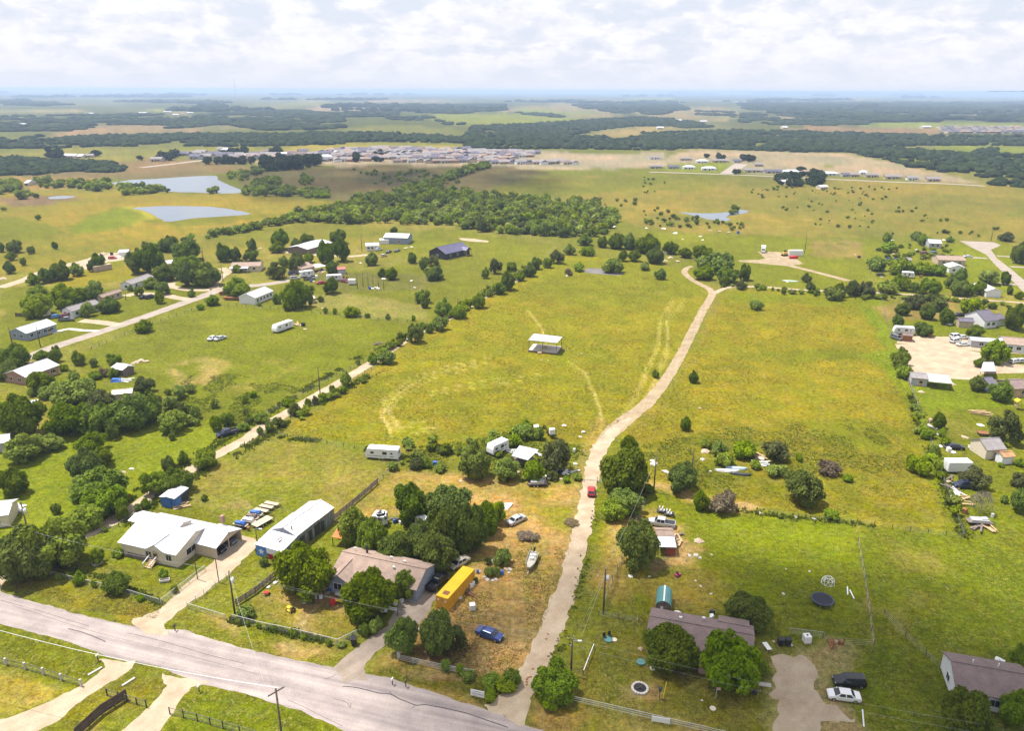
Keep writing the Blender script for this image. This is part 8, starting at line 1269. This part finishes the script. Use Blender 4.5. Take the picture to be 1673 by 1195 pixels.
def canoe(zm, a, b, label, M):
    p, q = Z(zm, *a), Z(zm, *b); rz, L = frame_of(p, q); c = (p+q)/2; t = thing('boat', label, 'boat', (c.x, c.y, 0), rz); rings = []
    for u, w in ((0, .04), (.15, .42), (.5, .62), (.85, .42), (1, .04)): x = -L/2+u*L; rings.append([(x, -w, .02), (x, -w*.75, .42), (x, 0, .58), (x, w*.75, .42), (x, w, .02)])
    MB().loft(rings).build('hull', M, t); MB().bar((-L*.45, 0, .5), (L*.45, 0, .56), .06).build('keel', M, t)
canoe('A8', (115, 645), (240, 652), 'upturned pale boat hull in the weeds of the right-hand field', 'white_paint'); canoe('A8', (170, 632), (280, 640), 'upturned light blue boat hull beside the pale one', mat('pale_blue', (.42, .55, .68), .5)); canoe('A8', (195, 662), (300, 672), 'dark upturned hull below the two pale ones', 'dark_metal'); canoe('B5', (1105, 395), (1215, 402), 'pale green upturned hull lying by the sandy track', mat('pale_green', (.50, .62, .56), .5))
scrap('B7', 'along the right side field fence', [('planks', 345, 455, 1.2, 0), ('debris', 345, 475, 1.2), ('tarp', 372, 525, 1.4), ('planks', 355, 490, 1.2, 2), ('tarp', 402, 595, 1.2), ('appliance', 455, 625, 1.2, 0), ('tarp', 480, 630, 1.1), ('planks', 610, 610, 1.4, 2), ('appliance', 640, 625, 1.0, 0), ('drum', 655, 635, 1.0, 1), ('debris', 460, 800, 1.2), ('planks', 480, 840, 1.4, 0), ('planks', 505, 865, 1.4, 2), ('planks', 530, 900, 1.5, 1), ('planks', 545, 930, 1.5, 1), ('appliance', 545, 980, 1.3, 2), ('drum', 705, 1005, 1.1, 1), ('planks', 620, 1060, 1.5, 0), ('planks', 690, 1070, 1.3, 1), ('debris', 300, 285, 1.6), ('debris', 545, 545, 1.5), ('planks', 630, 410, 2.0, 1), ('tarp', 640, 475, 1.3), ('debris', 478, 240, 1.8), ('rock', 665, 270, .6), ('debris', 350, 440, 1.0), ('planks', 405, 700, 1.3, 1), ('planks', 460, 780, 1.2, 0)])
scrap('B2', 'in the camper yard', [('appliance', 870, 440, 1.6, 0), ('debris', 850, 465, 1.6), ('appliance', 830, 470, 1.3, 3), ('planks', 900, 400, 1.6, 1), ('debris', 930, 390, 1.8), ('appliance', 910, 385, 1.4, 3), ('debris', 860, 385, 1.6), ('appliance', 1085, 455, 1.4, 2), ('planks', 700, 415, 1.5, 0), ('debris', 820, 455, 1.4), ('appliance', 1075, 440, 1.2, 1), ('drum', 1100, 440, 1.2, 2), ('debris', 960, 465, 1.2), ('appliance', 1000, 465, 1.2, 1)])
scrap('B2', 'in the green field and paddock', [('appliance', 770, 805, 1.6, 1), ('debris', 785, 830, 1.4), ('planks', 720, 795, 1.5, 1), ('debris', 750, 800, 1.5), ('tarp', 1290, 520, 1.8), ('appliance', 1275, 525, 1.3, 3), ('planks', 1330, 522, 1.6, 2), ('tarp', 1205, 325, 1.2), ('tarp', 1590, 460, 1.3), ('rock', 1545, 215, 1.2), ('rock', 1590, 205, 1.2), ('debris', 1495, 175, 1.8), ('planks', 1340, 945, 1.3, 0), ('debris', 605, 615, 1.4), ('tarp', 1380, 445, 1.8), ('debris', 445, 215, 2.2), ('debris', 915, 668, 1.0)])
scrap('B1', 'at the gravel yard', [('debris', 790, 165, 2.4), ('debris', 860, 195, 2.2), ('tarp', 900, 185, 2.2), ('appliance', 920, 175, 2.0), ('debris', 780, 155, 2.0), ('planks', 890, 165, 2.0, 2), ('appliance', 840, 170, 1.8, 1), ('debris', 20, 350, 3.0)])
scrap('B1', 'near the small white-roofed shed', [('debris', 1030, 975, 2.0), ('debris', 1060, 965, 2.2), ('debris', 1100, 970, 1.9), ('debris', 1000, 985, 1.6), ('planks', 950, 1115, 1.6, 2), ('appliance', 800, 1075, 1.2, 0)])
t = put('tarp_cover', 'bright blue tarp over a heap below the small white-roofed shed', 'tarp', 'B1', (880, 1118), .2); MB().loft([[(-1.8, -1, 0), (1.8, -1, 0), (1.8, 1, 0), (-1.8, 1, 0)], [(-1.4, -.6, .9), (1.3, -.5, .7), (1.2, .5, .8), (-1.3, .6, 1.0)]]).build('cover', 'blue_plastic', t); MB().box((1.6, 0, .2), (.3, 2.2, .2)).build('weight_board', 'trim_white', t)
scrap('B3', 'on the bright lawn', [('debris', 790, 770, 1.6), ('debris', 775, 820, 1.3), ('rock', 860, 745, .6)])
scrap('A1', 'by the lane behind the white-roofed house', [('debris', 830, 145, 1.4), ('planks', 850, 140, 1.2, 1), ('tarp', 105, 140, 1.2), ('planks', 80, 150, 1.5, 2), ('rock', 240, 450, .4)])
scrap('B5', 'along the far edge of the paddock', [('tarp', 340, 55, 2.4), ('tarp', 410, 85, 2.6), ('tarp', 575, 105, 1.6), ('debris', 700, 75, 2.4), ('debris', 760, 80, 2.4), ('appliance', 820, 88, 2.0, 3), ('tarp', 225, 52, 1.6), ('tarp', 460, 125, 1.2), ('tarp', 590, 128, 1.2), ('tarp', 10, 42, 2.2), ('debris', 640, 70, 2.0), ('debris', 380, 245, 3.0), ('debris', 340, 265, 3.0), ('debris', 430, 270, 2.6), ('appliance', 350, 220, 1.8, 0), ('appliance', 1605, 245, 1.4, 1), ('debris', 1580, 225, 1.5), ('tarp', 1140, 402, 1.2)])
scrap('B6', 'in the right-hand weedy lots', [('debris', 450, 275, 1.6), ('appliance', 170, 305, 1.3, 1), ('appliance', 405, 322, 1.6, 3), ('appliance', 460, 330, 1.6, 3), ('appliance', 490, 330, 1.5, 3), ('tarp', 900, 850, 2.2), ('debris', 350, 465, 1.6), ('appliance', 668, 468, 1.4, 2), ('debris', 590, 470, 1.2), ('appliance', 745, 950, 1.4, 2), ('debris', 650, 930, 1.6), ('tarp', 470, 925, 1.4), ('debris', 1140, 1020, 1.6), ('appliance', 1130, 1020, 1.3, 1), ('tarp', 440, 165, 1.6), ('tarp', 635, 240, 1.0), ('tarp', 860, 162, 1.8), ('tarp', 1265, 575, 1.2)])
scrap('B4', 'on the hedgerow and around the pavilion', [('rock', 605, 495, 1.0), ('rock', 760, 405, 1.2), ('rock', 430, 605, .9), ('rock', 345, 655, .9), ('tarp', 800, 345, 1.6), ('debris', 780, 350, 1.6), ('tarp', 1115, 380, 1.2), ('rock', 1100, 890, .4), ('rock', 1210, 912, .35), ('rock', 985, 958, .3), ('rock', 935, 955, .3), ('tarp', 1430, 40, 2.0), ('rock', 75, 462, .7)])
# ------------------------------------------------------------------ fair-weather cloud whose shadow lies over the lower right yards
def cloud(gpt, alt, rx, ry, n, seed, label, rot=0.0, r0=8, r1=20):
    g = np.random.default_rng(seed); c = Vector(gpt)+sdir*(alt/sdir.z); V, T = [], []
    for k in range(n):
        a = g.uniform(0, 6.28); q = g.random()**.5; x, y = q*math.cos(a)*rx, q*math.sin(a)*ry; x, y = x*math.cos(rot)-y*math.sin(rot), x*math.sin(rot)+y*math.cos(rot)
        r = g.uniform(r0, r1)*(1.1-.55*q); T.append(IF1+len(V)*len(IV1)); V.append(IV1*r*(1+.12*g.normal(size=(len(IV1), 1)))*np.array([1, 1, .6])+np.array([x, y, g.uniform(0, 40)*(1-q)]))
    me = arr_mesh('cloud', np.concatenate(V), np.concatenate(T), np.zeros((0, 4), int), 'cloud'); o = link('cloud', me, None, c); tag(o, label, 'cloud')
cm_ = bpy.data.materials.new('cloud'); cm_.use_nodes = True; cn = cm_.node_tree; cb = cn.nodes['Principled BSDF']; cb.inputs['Base Color'].default_value = (.9, .9, .9, 1); cb.inputs['Roughness'].default_value = 1
ct_ = cn.nodes.new('ShaderNodeBsdfTransparent'); cx_ = cn.nodes.new('ShaderNodeMixShader'); cx_.inputs[0].default_value = .075; cn.links.new(ct_.outputs[0], cx_.inputs[1]); cn.links.new(cb.outputs[0], cx_.inputs[2]); cn.links.new(cx_.outputs[0], cn.nodes['Material Output'].inputs[0]); MATS['cloud'] = cm_
cloud(G(1370, 1120), 1400, 76, 34, 300, 3, 'small white cumulus cloud high above the lower yards', -.25)
cloud(G(640, 292), 1500, 170, 210, 300, 4, 'white cumulus cloud high above the brown pasture and subdivision', .3, 20, 50)
